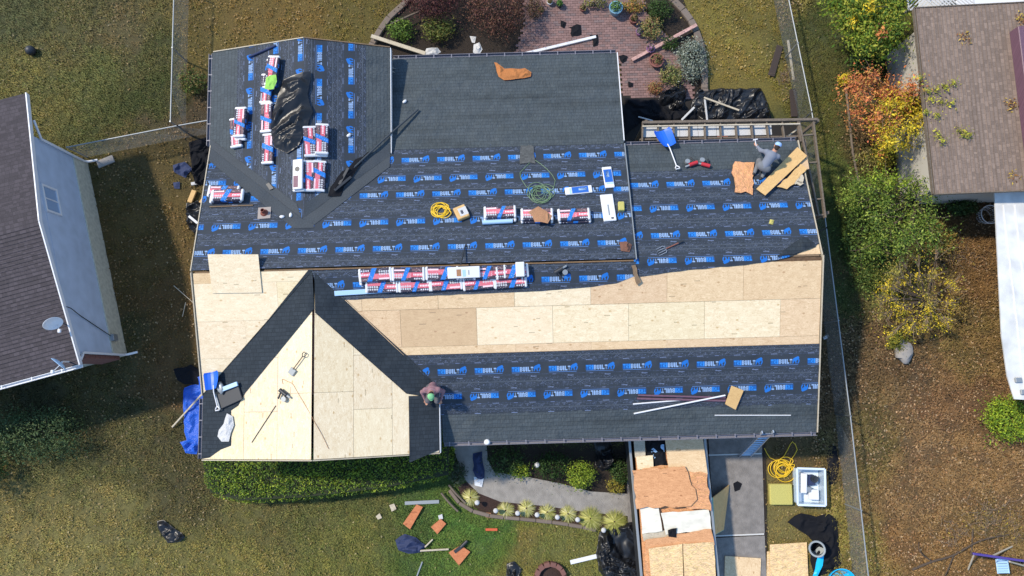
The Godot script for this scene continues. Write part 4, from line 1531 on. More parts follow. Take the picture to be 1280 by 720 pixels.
	for sp in [Vector3(16.226, 2.9, -11.237), Vector3(18.201, 3, -11.843), Vector3(17.536, 2.95, -8.717), Vector3(17.359, 2.9, -6.17)]:
		litter.leaves(sp + Vector3(0, 0.05, 0), Vector3(0.28, 0.05, 0.3), 60, 0.045, [lin(150, 110, 64), lin(176, 150, 70), lin(110, 80, 60)], rng, 0.0, 2.0)
	one("roof_litter", litter, M.dry_leaf, "dry brown leaves gathered on the brown shingle roof", "leaves").set_meta("kind", "stuff")

	# white patio cover
	var pc = thing("patio_cover", "white sheet metal patio cover beside the brown roofed building", "patio cover", Vector3(18.5, 0, -2))
	var p0 = pc.position
	var outline = poly([Vector2(17.103, -5.83), Vector2(18.437, -5.908), Vector2(20.669, -5.73), Vector2(19.708, 1.592), Vector2(16.969, 1.355), Vector2(16.815, 0.572), Vector2(16.78, -0.787)])
	var ps = Shape.new()
	ps.sheet(outline, flat_at(2.26), 0.05)
	part("roof_sheet", ps, M.cover, pc, p0)
	for i in 8:
		var rb = Shape.new()
		var x = 17.35 + i * 0.4
		rb.bar(Vector3(x, 2.325, -5.35), Vector3(x, 2.325, 1.0), 0.03, 0.03)
		part("rib", rb, M.white, pc, p0)
	for q in [Vector2(18.9, -5.1), Vector2(18.9, 0.9), Vector2(19.9, -5.1), Vector2(19.9, 0.9)]:
		var po = Shape.new()
		po.bar(Vector3(q.x, 0, q.y), Vector3(q.x, 2.26, q.y), 0.09, 0.09, 0.005, Vector3.RIGHT)
		part("post", po, M.white, pc, p0)
	for q in [Vector3(17.131, 2.33, 0.715), Vector3(17.273, 2.33, 1.122)]:
		var vt = Shape.new()
		vt.block(Transform3D(Basis.IDENTITY, q + Vector3(0, 0.04, 0)), Vector3(0.22, 0.08, 0.16), 0.01)
		part("roof_vent", vt, M.galvanised, pc, p0)
	var shed = Shape.new()
	shed.block(Transform3D(Basis.IDENTITY, Vector3(18.2, 1.1, -13.7)), Vector3(3.2, 2.2, 2.0), 0.02)
	one("white_shed", shed, M.white, "white flat roofed shed just behind the brown roof, at the very edge", "shed")
	# lattice panel
	var lt = thing("lattice_panel", "white diagonal lattice panel over the yard behind the brown roof", "trellis", Vector3(16.017, 2.2, -12.952))
	var l0 = lt.position
	for i in 16:
		for s in [-1.0, 1.0]:
			var a = Vector3(-1.15 + i * 0.15, 0.01 * s, -0.8)
			var b = a + Vector3(s * 1.0, 0, 1.0)
			if b.x > 1.2 or b.x < -1.2:
				var t = absf((signf(b.x) * 1.15 - a.x) / (b.x - a.x))
				b = a.lerp(b, t)
			if a.distance_to(b) < 0.1:
				continue
			var sl = Shape.new()
			sl.bar(a, b, 0.045, 0.012)
			part("slat", sl, M.white_matte, lt)
	for q in [[Vector3(-1.2, 0, -0.8), Vector3(-1.2, 0, 0.25)], [Vector3(1.2, 0, -0.8), Vector3(1.2, 0, 0.25)], [Vector3(-1.2, 0, 0.22), Vector3(1.2, 0, 0.22)]]:
		var fs = Shape.new()
		fs.bar(q[0], q[1], 0.06, 0.04)
		part("frame", fs, M.white_matte, lt)
	for x in [-1.2, 1.2]:
		var po = Shape.new()
		po.bar(Vector3(x, -2.2, 0.2), Vector3(x, 0, 0.2), 0.08, 0.08, 0.0, Vector3.RIGHT)
		part("post", po, M.white_matte, lt)

# ------------------------------------------------------------------ chain link fences
func chain_fence(pts: Array, label: String) -> void:
	var f = thing("chain_link_fence", label, "fence", Vector3(pts[0].x, 0, pts[0].y), "chain link fences round the yard")
	var o = f.position
	var H = 1.2
	for i in pts.size() - 1:
		var a = Vector3(pts[i].x, 0, pts[i].y)
		var b = Vector3(pts[i + 1].x, 0, pts[i + 1].y)
		var L = a.distance_to(b)
		var r = Shape.new()
		r.tube([a + Vector3.UP * H, b + Vector3.UP * H], 0.024, 8)
		part("top_rail", r, M.galvanised, f, o)
		var k = int(L / 2.6)
		for j in k + 1:
			var p = a.lerp(b, float(j) / maxi(1, k))
			var ps = Shape.new()
			ps.tube([p, p + Vector3.UP * (H + 0.04)], 0.03, 8)
			part("post", ps, M.galvanised, f, o)
		var sh = Shape.new()
		var d = (b - a).normalized()
		var step = 0.062
		for j in int(L / step):
			for s in [-1.0, 1.0]:
				var p = a + d * (j * step)
				var q = p + d * (H * s) * 0.98 + Vector3.UP * H * 0.98
				var along = (q - a).dot(d)
				if along > L or along < 0.0:
					var t = ((L if along > L else 0.0) - j * step) / (along - j * step)
					q = p.lerp(q, t)
				if p.distance_to(q) < 0.02:
					continue
				sh.tube([p, q], 0.0023, 3, -1.0, false)
		part("mesh_fabric", sh, M.galvanised, f, o).set_meta("kind", "stuff")

func build_fences() -> void:
	chain_fence([Vector2(-12.479, -15.415), Vector2(-12.445, -9.634)], "chain link fence running up the left lawn from the corner post")
	chain_fence([Vector2(-16.234, -8.755), Vector2(-12.173, -9.472), Vector2(-10.989, -9.655)], "chain link fence between the blue gable wall and the covered house")
	chain_fence([Vector2(10.813, -14.764), Vector2(11.447, -9.338), Vector2(11.616, -4.929), Vector2(11.901, 1.841), Vector2(12.073, 8.311)], "long chain link fence along the right side of the yard")
	var ed = Shape.new()
	ed.tube([Vector3(13.378, 0.06, -11.198), Vector3(13.421, 0.06, -8.116), Vector3(13.688, 0.06, -5.58)], 0.05, 6)
	one("landscape_timber", ed, M.grey_wood, "pale timber edging lying in the weeds right of the fence", "timber")
	var wd = Shape.new()
	wd.bar(Vector3(10.935, 0.05, -12.528), Vector3(10.495, 0.05, -11.283), 0.26, 0.05, 0.01)
	one("dark_plank", wd, mat(srgb(58, 48, 44), 0.9), "short dark plank lying on the yellow lawn by the fence", "plank")
	wd = Shape.new()
	wd.bar(Vector3(11.264, 0.06, -12.746), Vector3(11.357, 0.06, -11.09), 0.09, 0.06, 0.01)
	one("pale_pole", wd, M.pale_board, "pale straight pole lying along the right hand fence", "pole")
	wd = Shape.new()
	wd.bar(Vector3(11.295, 0.06, -10.699), Vector3(11.272, 0.06, -9.592), 0.26, 0.06, 0.01)
	one("dark_board", wd, mat(srgb(54, 44, 40), 0.9), "dark board standing up against the porch frame's far end", "board")

# ------------------------------------------------------------------ paving, beds, driveway
func ribbon(pts: Array, w: float, h: float, called: String, m: Material, parent: Node3D, step := 0.45) -> void:
	var sm = []
	for p: Vector2 in pts:
		sm.append(Vector3(p.x, 0, p.y))
	sm = smooth(sm, 6)
	var acc = 0.0
	var start: Vector3 = sm[0]
	for i in range(1, sm.size()):
		acc += sm[i].distance_to(sm[i - 1])
		if acc >= step or i == sm.size() - 1:
			var d: Vector3 = (sm[i] - start).normalized()
			var sh = Shape.new()
			sh.bar(start + Vector3.UP * h * 0.5 + d * 0.006, sm[i] + Vector3.UP * h * 0.5 - d * 0.006, w * rng.randf_range(0.94, 1.06), h * rng.randf_range(0.9, 1.15), 0.02)
			var k = rng.randf_range(0.85, 1.1)
			for c in sh.c.size():
				sh.c[c] = Color(k, k * 0.98, k * 0.96)
			part("edging_stone", sh, m, parent, parent.position)
			start = sm[i]
			acc = 0.0

func ground_sheet(called: String, p: PackedVector2Array, y: float, m: Material, thick := 0.06) -> MeshInstance3D:
	var sh = Shape.new()
	sh.sheet(p, flat_at(y - thick), thick)
	return struct(called, sh, m)

func build_paving() -> void:
	# brick patio behind
	var area = poly([Vector2(0.761, -15.774), Vector2(0.86, -13.737), Vector2(0.338, -12.084), Vector2(4.593, -11.965), Vector2(4.624, -10.616), Vector2(7.434, -10.374), Vector2(7.313, -11.493), Vector2(6.635, -12.906), Vector2(5.687, -14.209), Vector2(5.568, -15.64)])
	var patio = ground_sheet("patio", area, 0.035, M.soil)
	var bm = Shape.new()
	bm.block(Transform3D.IDENTITY, Vector3(0.196, 0.05, 0.096), 0.006)
	var spots = []
	var tints = []
	for i in 60:
		for j in 90:
			var x = 0.3 + i * 0.202 + (0.1 if j % 2 else 0.0)
			var z = -16.6 + j * 0.102
			if Geometry2D.is_point_in_polygon(Vector2(x, z), area):
				spots.append(Vector3(x, 0.03 + rng.randf_range(-0.004, 0.004), z))
				var k = rng.randf_range(0.8, 1.15)
				tints.append(lin(166, 132, 126) * k if rng.randf() < 0.8 else lin(148, 126, 124) * k)
	var mm = MultiMesh.new()
	mm.transform_format = MultiMesh.TRANSFORM_3D
	mm.use_colors = true
	mm.mesh = bm.mesh()
	mm.instance_count = spots.size()
	for i in spots.size():
		mm.set_instance_transform(i, Transform3D(Basis(Vector3.UP, rng.randfn() * 0.01), spots[i]))
		mm.set_instance_color(i, tints[i])
	var bi = MultiMeshInstance3D.new()
	bi.name = "paving_brick"
	bi.multimesh = mm
	bi.material_override = M.paver
	bi.set_meta("kind", "stuff")
	patio.add_child(bi)
	ground_sheet("planting_bed", poly([Vector2(-3.661, -15.897), Vector2(-4.058, -14.38), Vector2(-5.082, -13.033), Vector2(-4.771, -11.897), Vector2(0.633, -11.416), Vector2(0.405, -12.248), Vector2(0.924, -13.735), Vector2(0.825, -15.772)]), 0.03, M.soil)
	ground_sheet("planting_bed", poly([Vector2(5.632, -15.638), Vector2(5.751, -14.207), Vector2(6.698, -12.904), Vector2(7.376, -11.491), Vector2(7.438, -10.439), Vector2(7.944, -10.49), Vector2(7.944, -12.536), Vector2(7.455, -13.889), Vector2(6.914, -15.602)]), 0.028, M.soil)
	ground_sheet("debris_strip", poly([Vector2(4.441, -10.719), Vector2(7.501, -10.437), Vector2(7.983, -10.62), Vector2(10.168, -10.428), Vector2(10.414, -9.509), Vector2(11.491, -9.285), Vector2(11.38, -7.873), Vector2(4.317, -8.07)]), 0.045, mat(srgb(44, 40, 38), 0.95, M.soil.albedo_texture, 1.0, 0.0, true))
	var e1 = thing("bed_edging", "curved brown timber edging left of the burgundy shrubs", "edging", Vector3(-4.5, 0, -13))
	ribbon([Vector2(-3.246, -15.715), Vector2(-3.736, -14.81), Vector2(-4.378, -14.22), Vector2(-4.89, -13.495), Vector2(-5.209, -12.903)], 0.24, 0.16, "edging_stone", M.edging, e1, 0.6)
	var e2 = thing("bed_edging", "curved paver edging between the brick patio's planting and the yellow lawn", "edging", Vector3(7, 0, -12))
	ribbon([Vector2(6.2, -15.451), Vector2(6.733, -14.653), Vector2(7.387, -13.824), Vector2(7.743, -12.875), Vector2(7.872, -11.874), Vector2(7.83, -10.69)], 0.27, 0.14, "edging_stone", M.edging, e2, 0.5)
	# front walk and beds
	ground_sheet("soil_bed", poly([Vector2(-1.235, 1.838), Vector2(4.677, 2.004), Vector2(4.539, 4.728), Vector2(2.651, 4.477), Vector2(1.349, 4.099), Vector2(-0.546, 3.818), Vector2(-1.035, 3.433)]), 0.024, M.soil)
	ground_sheet("mulch_bed", poly([Vector2(-2.103, 4.06), Vector2(-1.572, 3.847), Vector2(-0.853, 4.379), Vector2(1.325, 4.78), Vector2(3.353, 5.12), Vector2(4.227, 5.144), Vector2(4.205, 5.594), Vector2(2.6, 5.718), Vector2(1.013, 5.393), Vector2(-1.016, 5.082), Vector2(-1.881, 4.634)]), 0.028, M.mulch)
	ground_sheet("front_walk", poly([Vector2(-2.419, 1.951), Vector2(-1.061, 1.989), Vector2(-0.97, 3.147), Vector2(-0.746, 3.584), Vector2(0.189, 3.724), Vector2(1.644, 4.051), Vector2(2.744, 4.366), Vector2(4.549, 4.53), Vector2(4.51, 5.321), Vector2(2.626, 5.099), Vector2(1.032, 4.829), Vector2(-0.538, 4.643), Vector2(-1.348, 4.309), Vector2(-1.807, 3.84), Vector2(-2.142, 2.971)]), 0.07, M.walk, 0.1)
	var e3 = thing("bed_edging", "curved concrete kerb between the front lawn and the mulch bed", "edging", Vector3(-0.5, 0, 5))
	ribbon([Vector2(-2.398, 4.166), Vector2(-2.113, 4.571), Vector2(-1.652, 4.895), Vector2(-0.958, 5.112), Vector2(0.144, 5.256), Vector2(1.304, 5.401), Vector2(2.401, 5.6), Vector2(2.89, 5.726)], 0.13, 0.14, "edging_stone", M.edging, e3, 0.5)
	var e4 = thing("grey_board", "two curved grey boards lying at the kerb's left end", "board", Vector3(-2.08, 0, 4.402))
	for k in [0.0, 0.28]:
		var sh = Shape.new()
		sh.tube(smooth([Vector3(-2.409, 0.16, 3.969) + Vector3(-k, 0, k), Vector3(-2.152, 0.18, 4.284) + Vector3(-k, 0, k), Vector3(-1.812, 0.16, 4.635) + Vector3(-k, 0, k)], 4), 0.04, 6)
		part("board", sh, M.grey_wood, e4, e4.position)
	# driveway slabs
	var dr = ground_sheet("driveway", poly([Vector2(4.138, 2.134), Vector2(9.278, 2.278), Vector2(8.933, 8.609), Vector2(3.834, 8.467)]), 0.03, M.soil)
	for q in [[Vector2(7.16, 2.073), Vector2(9.145, 2.07), Vector2(9.095, 3.169), Vector2(7.15, 3.173)], [Vector2(7.147, 3.23), Vector2(9.091, 3.227), Vector2(8.978, 6.008), Vector2(7.174, 6.042)], [Vector2(7.169, 6.126), Vector2(8.972, 6.092), Vector2(8.905, 8.608), Vector2(7.129, 8.559)], [Vector2(4.145, 1.989), Vector2(7.101, 2.071), Vector2(7.087, 6.04), Vector2(4.038, 6.038)], [Vector2(4.034, 6.122), Vector2(7.082, 6.123), Vector2(7.1, 8.558), Vector2(3.892, 8.468)]]:
		var sh = Shape.new()
		sh.sheet(poly(q), flat_at(0.0), 0.075, 0.0)
		var k = rng.randf_range(0.92, 1.05)
		for c in sh.c.size():
			sh.c[c] = Color(k, k, k)
		part("concrete_slab", sh, M.concrete, dr)
	var lip = Shape.new()
	for q in [[Vector3(7.129, 0.07, 3.193), Vector3(9.069, 0.07, 3.19)], [Vector3(7.153, 0.07, 6.054), Vector3(8.951, 0.07, 6.034)]]:
		lip.bar(q[0], q[1], 0.05, 0.03)
	part("joint", lip, mat(srgb(190, 188, 184), 0.9), dr)
	var st = Shape.new()
	st.sheet(ragged(poly([Vector2(7.903, 4.254), Vector2(8.084, 4.173), Vector2(8.285, 4.236), Vector2(8.211, 4.462), Vector2(7.976, 4.484)]), 0.06, 0.15, 4), flat_at(0.075), 0.004)
	one("felt_scrap", st, M.black_cloth, "small black felt scrap lying on the driveway slab", "scrap")

# ------------------------------------------------------------------ plants
func bush(called: String, label: String, cat: String, at: Vector3, r: Vector3, count: int, size: float, cols: Array, core: Color, lumps := 6, group := "", shell := 0.2) -> Node3D:
	var o = thing(called, label, cat, at, group)
	var st = Shape.new()
	for i in 5:
		var a = TAU * i / 5.0 + rng.randf()
		var e = Vector3(cos(a) * r.x * 0.6, r.y * 1.2, sin(a) * r.z * 0.6)
		st.tube([Vector3.ZERO, e * 0.5 + Vector3(0, 0.05, 0), e], 0.025, 5, 0.006)
	part("stem", st, M.bark, o)
	var sh = Shape.new()
	sh.leaves(Vector3(0, r.y, 0), r * Vector3(0.92, 1, 0.92), count / 2, size * 0.9, cols, rng, shell)
	for i in lumps:
		var a = TAU * i / lumps + rng.randf() * 0.6
		var p = Vector3(cos(a) * r.x * 0.62, r.y * rng.randf_range(0.7, 1.35), sin(a) * r.z * 0.62)
		sh.leaves(p, r * rng.randf_range(0.4, 0.7), count * 0.6 / lumps, size * 0.85, cols, rng, -1.0)
	part("foliage", sh, M.leaf, o)
	return o

func tree(called: String, label: String, at: Vector3, clumps: Array, count: int, size: float, cols: Array, group := "", twiggy := 0) -> Node3D:
	var o = thing(called, label, "tree", at, group)
	var tr = Shape.new()
	tr.tube(smooth([Vector3(0, -0.1, 0), Vector3(0.05, 0.5, 0.03), Vector3(0.0, 1.1, 0.0)], 3), 0.07, 8, 0.05)
	part("trunk", tr, M.bark, o)
	var lb = Shape.new()
	var tw = Shape.new()
	for c in clumps:
		var e: Vector3 = c[0] - at
		var mid = Vector3(e.x * 0.4, lerpf(1.0, e.y, 0.55), e.z * 0.4)
		lb.tube(smooth([Vector3(0, 0.9, 0), mid, e], 4), 0.035, 6, 0.01)
		for i in twiggy:
			var q = e + Vector3(rng.randfn(), absf(rng.randfn()) * 0.5, rng.randfn()) * c[1] * 0.7
			tw.tube([mid.lerp(e, 0.6), e.lerp(q, 0.5) + Vector3(0, 0.06, 0), q], 0.01, 4, 0.003, false)
	part("limb", lb, M.bark, o)
	if twiggy > 0:
		part("twigs", tw, M.twig, o)
	var sh = Shape.new()
	var vol = 0.0
	for c in clumps:
		vol += c[1] * c[1]
	for c in clumps:
		var r: float = c[1]
		sh.leaves(c[0] - at, Vector3(r, r * 0.6, r) * 1.28, int(count * r * r / vol), size * 0.85, c[2] if c.size() > 2 else cols, rng, -1.0)
	part("crown", sh, M.leaf, o)
	return o

# long thin blades arching out of one spot
func spiky(o: Node3D, name_: String, blades: int, long_: float, cols: Array) -> void:
	var sh = Shape.new()
	for i in blades:
		var a = rng.randf() * TAU
		var out = Vector3(cos(a), 0, sin(a))
		var side = Vector3(-sin(a), 0, cos(a)) * 0.011
		var l = long_ * rng.randf_range(0.6, 1.15)
		var hgt = l * rng.randf_range(0.3, 0.9)
		var p = out * rng.randf() * 0.06
		sh.col = cols[rng.randi() % cols.size()] * rng.randf_range(0.75, 1.25)
		var prev = p
		for s in 3:
			var t = (s + 1) / 3.0
			var q = p + out * l * t + Vector3.UP * hgt * (1.7 * t - 1.3 * t * t)
			var nn = (Vector3.UP + out * 0.3).normalized()
			var w0 = side * (1.0 - s * 0.3)
			var w1 = side * (0.7 - s * 0.33)
			sh.tri(prev - w0, prev + w0, q + w1, nn, nn, nn, Vector2.ZERO, Vector2.ZERO, Vector2.ZERO)
			sh.tri(prev - w0, q + w1, q - w1, nn, nn, nn, Vector2.ZERO, Vector2.ZERO, Vector2.ZERO)
			prev = q
	sh.col = Color.WHITE
	part(name_, sh, M.leaf, o)

func build_vegetation() -> void:
	build_vegetation_ground()
	var g_dark = [lin(56, 76, 38), lin(68, 88, 44), lin(46, 64, 34)]
	var g_mid = [lin(92, 116, 48), lin(108, 130, 54), lin(76, 102, 44)]
	var g_lime = [lin(124, 144, 46), lin(146, 158, 56), lin(104, 128, 44)]
	var g_yel = [lin(206, 178, 44), lin(186, 164, 50), lin(220, 192, 60), lin(150, 144, 50)]
	var g_org = [lin(196, 118, 70), lin(184, 102, 70), lin(204, 138, 76), lin(164, 104, 72), lin(190, 150, 80)]
	var g_wine = [lin(76, 44, 46), lin(92, 56, 54), lin(60, 36, 40), lin(104, 70, 62)]
	var g_rust = [lin(98, 64, 56), lin(112, 78, 64), lin(80, 52, 50), lin(92, 72, 56)]
	var g_grey = [lin(126, 134, 120), lin(146, 152, 140), lin(104, 114, 100)]
	var g_straw = [lin(170, 166, 92), lin(190, 184, 120), lin(150, 150, 76), lin(206, 200, 150)]
	# clipped hedge along the front gable
	var hd = thing("hedge", "long clipped green hedge along the front gable wall", "hedge", Vector3(-7.134, 0, 3.691))
	var h0 = hd.position
	var core = Shape.new()
	var hp = poly([Vector2(-11.127, 2.609), Vector2(-2.343, 2.577), Vector2(-2.358, 3.517), Vector2(-4.619, 3.894), Vector2(-7.433, 4.144), Vector2(-9.68, 4.19), Vector2(-10.755, 3.887)])
	core.sheet(hp, flat_at(0.1), 0.78)
	part("stems", core, mat(srgb(38, 44, 26), 0.95), hd, h0)
	var hl = Shape.new()
	var cnt = 0
	var hpoly = poly([Vector2(-11.276, 2.731), Vector2(-11.259, 2.317), Vector2(-2.16, 2.35), Vector2(-2.206, 3.397), Vector2(-2.577, 3.716), Vector2(-4.601, 4.042), Vector2(-7.402, 4.291), Vector2(-9.638, 4.337), Vector2(-10.706, 4.09), Vector2(-11.11, 3.642)])
	while cnt < 17000:
		var p = Vector2(rng.randf_range(-11, -2), rng.randf_range(0.8, 4.6))
		if not Geometry2D.is_point_in_polygon(p, hpoly):
			continue
		cnt += 1
		var e = edge_distance(hpoly, p.x, p.y)
		var top = 1.05 - 0.35 * exp(-e * 5.0) + 0.09 * tone_noise.get_noise_2d(p.x * 6.0, p.y * 6.0)
		var y = top - absf(rng.randfn()) * 0.09 if e > 0.2 or rng.randf() < 0.4 else rng.randf_range(0.1, top)
		var k: Array = g_mid if rng.randf() < 0.55 + 0.6 * tone_noise.get_noise_2d(p.x * 4.0, p.y * 4.0 + 40.0) else g_lime
		hl.leaves(Vector3(p.x, y, p.y) - h0, Vector3.ONE * 0.03, 1, 0.042, k, rng, 0.0, 0.7)
	part("foliage", hl, M.leaf, hd, Vector3.ZERO)
	# back garden
	bush("burgundy_shrub", "dark burgundy shrub at the left of the back planting bed", "shrub", Vector3(-2.622, 0, -14.576), Vector3(1.35, 0.85, 1.05), 5200, 0.045, g_wine, Color.BLACK, 7)
	bush("burgundy_shrub", "big round rusty burgundy shrub beside the brick patio", "shrub", Vector3(-0.182, 0, -13.968), Vector3(1.4, 0.9, 1.3), 6500, 0.042, g_rust, Color.BLACK, 8)
	bush("green_shrub", "bright green small shrub under the timber edging", "shrub", Vector3(-4.002, 0, -13.471), Vector3(0.55, 0.35, 0.5), 1300, 0.05, g_mid, Color.BLACK)
	bush("green_shrub", "olive green shrub between the two burgundy shrubs", "shrub", Vector3(-2.544, 0, -13.43), Vector3(0.7, 0.4, 0.6), 1500, 0.055, [lin(96, 104, 52), lin(76, 90, 44), lin(116, 112, 58)], Color.BLACK)
	bush("grey_bush", "silvery grey bush by the curved paver edging", "shrub", Vector3(7.336, 0, -11.889), Vector3(0.65, 0.4, 0.95), 2600, 0.05, g_grey, Color.BLACK, 8)
	bush("dark_shrub", "dark green clump at the top of the patio planting", "shrub", Vector3(6.186, 0, -13.992), Vector3(0.55, 0.4, 0.5), 1400, 0.05, g_dark, Color.BLACK)
	bush("flower_clump", "dry brown and green flower clump behind the purple pot", "plant", Vector3(5.829, 0, -13.263), Vector3(0.5, 0.3, 0.55), 1100, 0.05, [lin(130, 128, 78), lin(108, 116, 66), lin(150, 120, 80)], Color.BLACK)
	bush("flower_clump", "rusty seed head clump at the patio's lower right corner", "plant", Vector3(5.893, 0, -10.875), Vector3(0.35, 0.2, 0.3), 700, 0.04, [lin(160, 104, 76), lin(130, 116, 70)], Color.BLACK)
	bush("flower_clump", "green and straw clump below the silvery bush", "plant", Vector3(6.546, 0, -11.317), Vector3(0.5, 0.3, 0.5), 1000, 0.05, [lin(120, 124, 70), lin(94, 108, 58), lin(150, 140, 90)], Color.BLACK)
	bush("flower_clump", "pale purple clump along the top of the patio", "plant", Vector3(3.721, 0, -14.466), Vector3(0.5, 0.25, 0.3), 700, 0.045, [lin(120, 110, 110), lin(110, 116, 70), lin(150, 140, 70)], Color.BLACK)
	bush("flower_clump", "orange brown clump right of the potted shrub", "plant", Vector3(5.178, 0, -14.223), Vector3(0.55, 0.25, 0.3), 900, 0.045, [lin(170, 120, 66), lin(150, 130, 60), lin(110, 112, 56)], Color.BLACK)
	bush("flower_clump", "straggling brown clump at the patio's upper left corner", "plant", Vector3(1.291, 0, -14.264), Vector3(0.4, 0.25, 0.5), 800, 0.045, [lin(120, 90, 76), lin(104, 90, 66)], Color.BLACK)
	bush("green_shrub", "small dark green ball shrub among the patio planting", "shrub", Vector3(6.557, 0, -12.641), Vector3(0.36, 0.26, 0.34), 900, 0.04, g_dark, Color.BLACK)
	bush("green_shrub", "leafy shrub at the left lawn's fence corner by the gutter", "shrub", Vector3(-12.058, 0, -11.508), Vector3(0.6, 0.45, 0.5), 1500, 0.055, [lin(104, 112, 58), lin(84, 100, 48), lin(130, 110, 70)], Color.BLACK)
	bush("shade_shrub", "large dark shrub in the shade below the purple grey roof", "shrub", Vector3(-17.181, 0, 1.684), Vector3(2.0, 0.75, 1.1), 6500, 0.045, [lin(74, 92, 58), lin(90, 104, 66), lin(60, 80, 50)], Color.BLACK, 9)
	bush("shade_shrub", "dark shrub at the left edge below the purple grey roof", "shrub", Vector3(-19.027, 0, 2.787), Vector3(0.9, 0.7, 1.1), 2000, 0.06, g_dark, Color.BLACK, 6)
	# front garden
	bush("round_shrub", "round bright lime green shrub beside the front walk", "shrub", Vector3(2.36, 0, 3.728), Vector3(0.58, 0.42, 0.55), 2600, 0.038, g_lime, Color.BLACK, 8)
	bush("small_shrub", "small rusty yellow shrub right of the round lime shrub", "shrub", Vector3(3.631, 0, 4.163), Vector3(0.36, 0.25, 0.34), 1000, 0.035, [lin(140, 130, 50), lin(120, 104, 50), lin(150, 140, 60)], Color.BLACK)
	bush("shade_shrub", "low dark shrub under the eave left of the walk's bed", "shrub", Vector3(-0.324, 0, 3.194), Vector3(0.8, 0.4, 0.6), 1700, 0.045, g_dark, Color.BLACK)
	bush("shade_shrub", "low dark shrub in the middle of the bed under the eave", "shrub", Vector3(1.375, 0, 3.356), Vector3(0.75, 0.4, 0.6), 1700, 0.045, [lin(40, 60, 28), lin(52, 74, 34)], Color.BLACK)
	bush("small_shrub", "thin yellow green shrub at the edge of the front walk", "shrub", Vector3(0.194, 0, 3.553), Vector3(0.42, 0.25, 0.3), 600, 0.045, g_lime, Color.BLACK)
	bush("shade_shrub", "dark green shrub beside the driveway wall of the front bed", "shrub", Vector3(3.86, 0, 3.655), Vector3(0.5, 0.3, 0.5), 1200, 0.045, g_dark, Color.BLACK)
	bush("weeds", "dark weedy plant at the foot of the hedge's right end", "plant", Vector3(-2.065, 0, 3.547), Vector3(0.35, 0.3, 0.5), 800, 0.045, [lin(80, 88, 70), lin(60, 72, 54)], Color.BLACK)
	var i = 0
	for q in [[Vector3(-1.644, 0, 4.471), "leftmost straw tuft by the kerb's grey boards"], [Vector3(-0.372, 0, 4.959), "straw tuft second from the left in the mulch bed"], [Vector3(0.388, 0, 4.896), "thin straw tuft in the middle of the mulch bed"], [Vector3(1.141, 0, 5.058), "full straw tuft right of the mulch bed's middle"], [Vector3(1.896, 0, 5.135), "straw tuft left of the two big yellow tufts"], [Vector3(2.704, 0, 5.327), "big yellow ornamental grass tuft near the driveway"], [Vector3(3.571, 0, 5.464), "big yellow ornamental grass tuft touching the black plastic heap"]]:
		var o = thing("ornamental_grass", q[1], "plant", q[0], "ornamental grass tufts along the front walk")
		spiky(o, "blades", 420 if i < 5 else 700, 0.3 if i < 5 else 0.42, g_straw if i < 5 else [lin(164, 162, 84), lin(184, 180, 110), lin(140, 144, 70)])
		i += 1
	# right of the fence
	var t1 = []
	for k in 24:
		t1.append([Vector3(13.503, 2.2, -12.343) + Vector3(rng.randf_range(-1.3, 1.3), rng.randfn() * 0.4, rng.randf_range(-1.2, 1.1)), rng.randf_range(0.4, 0.65)])
	t1.append([Vector3(13.042, 3, -12.465), 0.28, g_yel])
	t1.append([Vector3(12.643, 2.4, -12.29), 0.25, g_yel])
	t1.append([Vector3(13.378, 2.9, -11.555), 0.2, g_org])
	tree("green_tree", "green tree with a few yellow leaves beside the lattice panel", Vector3(14.975, 0, -13.142), t1, 12000, 0.075, [lin(120, 132, 46), lin(100, 122, 42), lin(150, 150, 58), lin(76, 102, 40)])
	bush("dark_shrub", "dark green shrub in the shade between green and orange trees", "shrub", Vector3(14.134, 0, -11.567), Vector3(0.8, 0.5, 0.7), 1900, 0.065, g_dark, Color.BLACK)
	bush("yellow_shrub", "small bright yellow shrub by the timber edging", "shrub", Vector3(13.195, 0, -10.934), Vector3(0.24, 0.35, 0.26), 500, 0.05, g_yel, Color.BLACK, 4)
	var t2 = []
	for k in 22:
		t2.append([Vector3(13.672, 2, -9.265) + Vector3(rng.randf_range(-1.0, 1.0), rng.randfn() * 0.3, rng.randf_range(-1.0, 1.2)), rng.randf_range(0.35, 0.55), g_org])
	for k in 20:
		t2.append([Vector3(14.36, 2.2, -8.57) + Vector3(rng.randf_range(-1.0, 0.9), rng.randfn() * 0.3, rng.randf_range(-0.8, 1.1)), rng.randf_range(0.3, 0.5), g_yel])
	for q in [Vector3(14.5, 2.95, -9.79), Vector3(14.732, 2.95, -9.317), Vector3(15.052, 2.98, -9.354), Vector3(15.331, 3, -9.483), Vector3(15.649, 3, -9.59), Vector3(14.841, 2.95, -9.024), Vector3(15.156, 2.96, -8.896), Vector3(15.49, 3, -8.87), Vector3(14.6, 2.95, -8.568), Vector3(14.976, 2.95, -8.443), Vector3(15.07, 3, -7.506), Vector3(14.905, 2.95, -7.756), Vector3(15.659, 3, -7.86), Vector3(15.96, 3.02, -7.702), Vector3(15.815, 3, -7.77)]:
		t2.append([q, 0.16, [lin(190, 184, 66), lin(168, 168, 60), lin(150, 152, 60)]])
	tree("autumn_tree", "orange and yellow autumn tree leaning over the brown roof", Vector3(15.25, 0, -9.374), t2, 15000, 0.055, g_org, "", 3)
	var t4 = []
	for k in 28:
		t4.append([Vector3(14.09, 1.6, -5.274) + Vector3(rng.randf_range(-1.5, 1.2), rng.randfn() * 0.35, rng.randf_range(-1.4, 1.5)), rng.randf_range(0.35, 0.6)])
	for k in 4:
		t4.append([Vector3(13.874, 1.9, -6.555) + Vector3(rng.randfn() * 0.5, 0.1, rng.randfn() * 0.3), 0.35, g_lime])
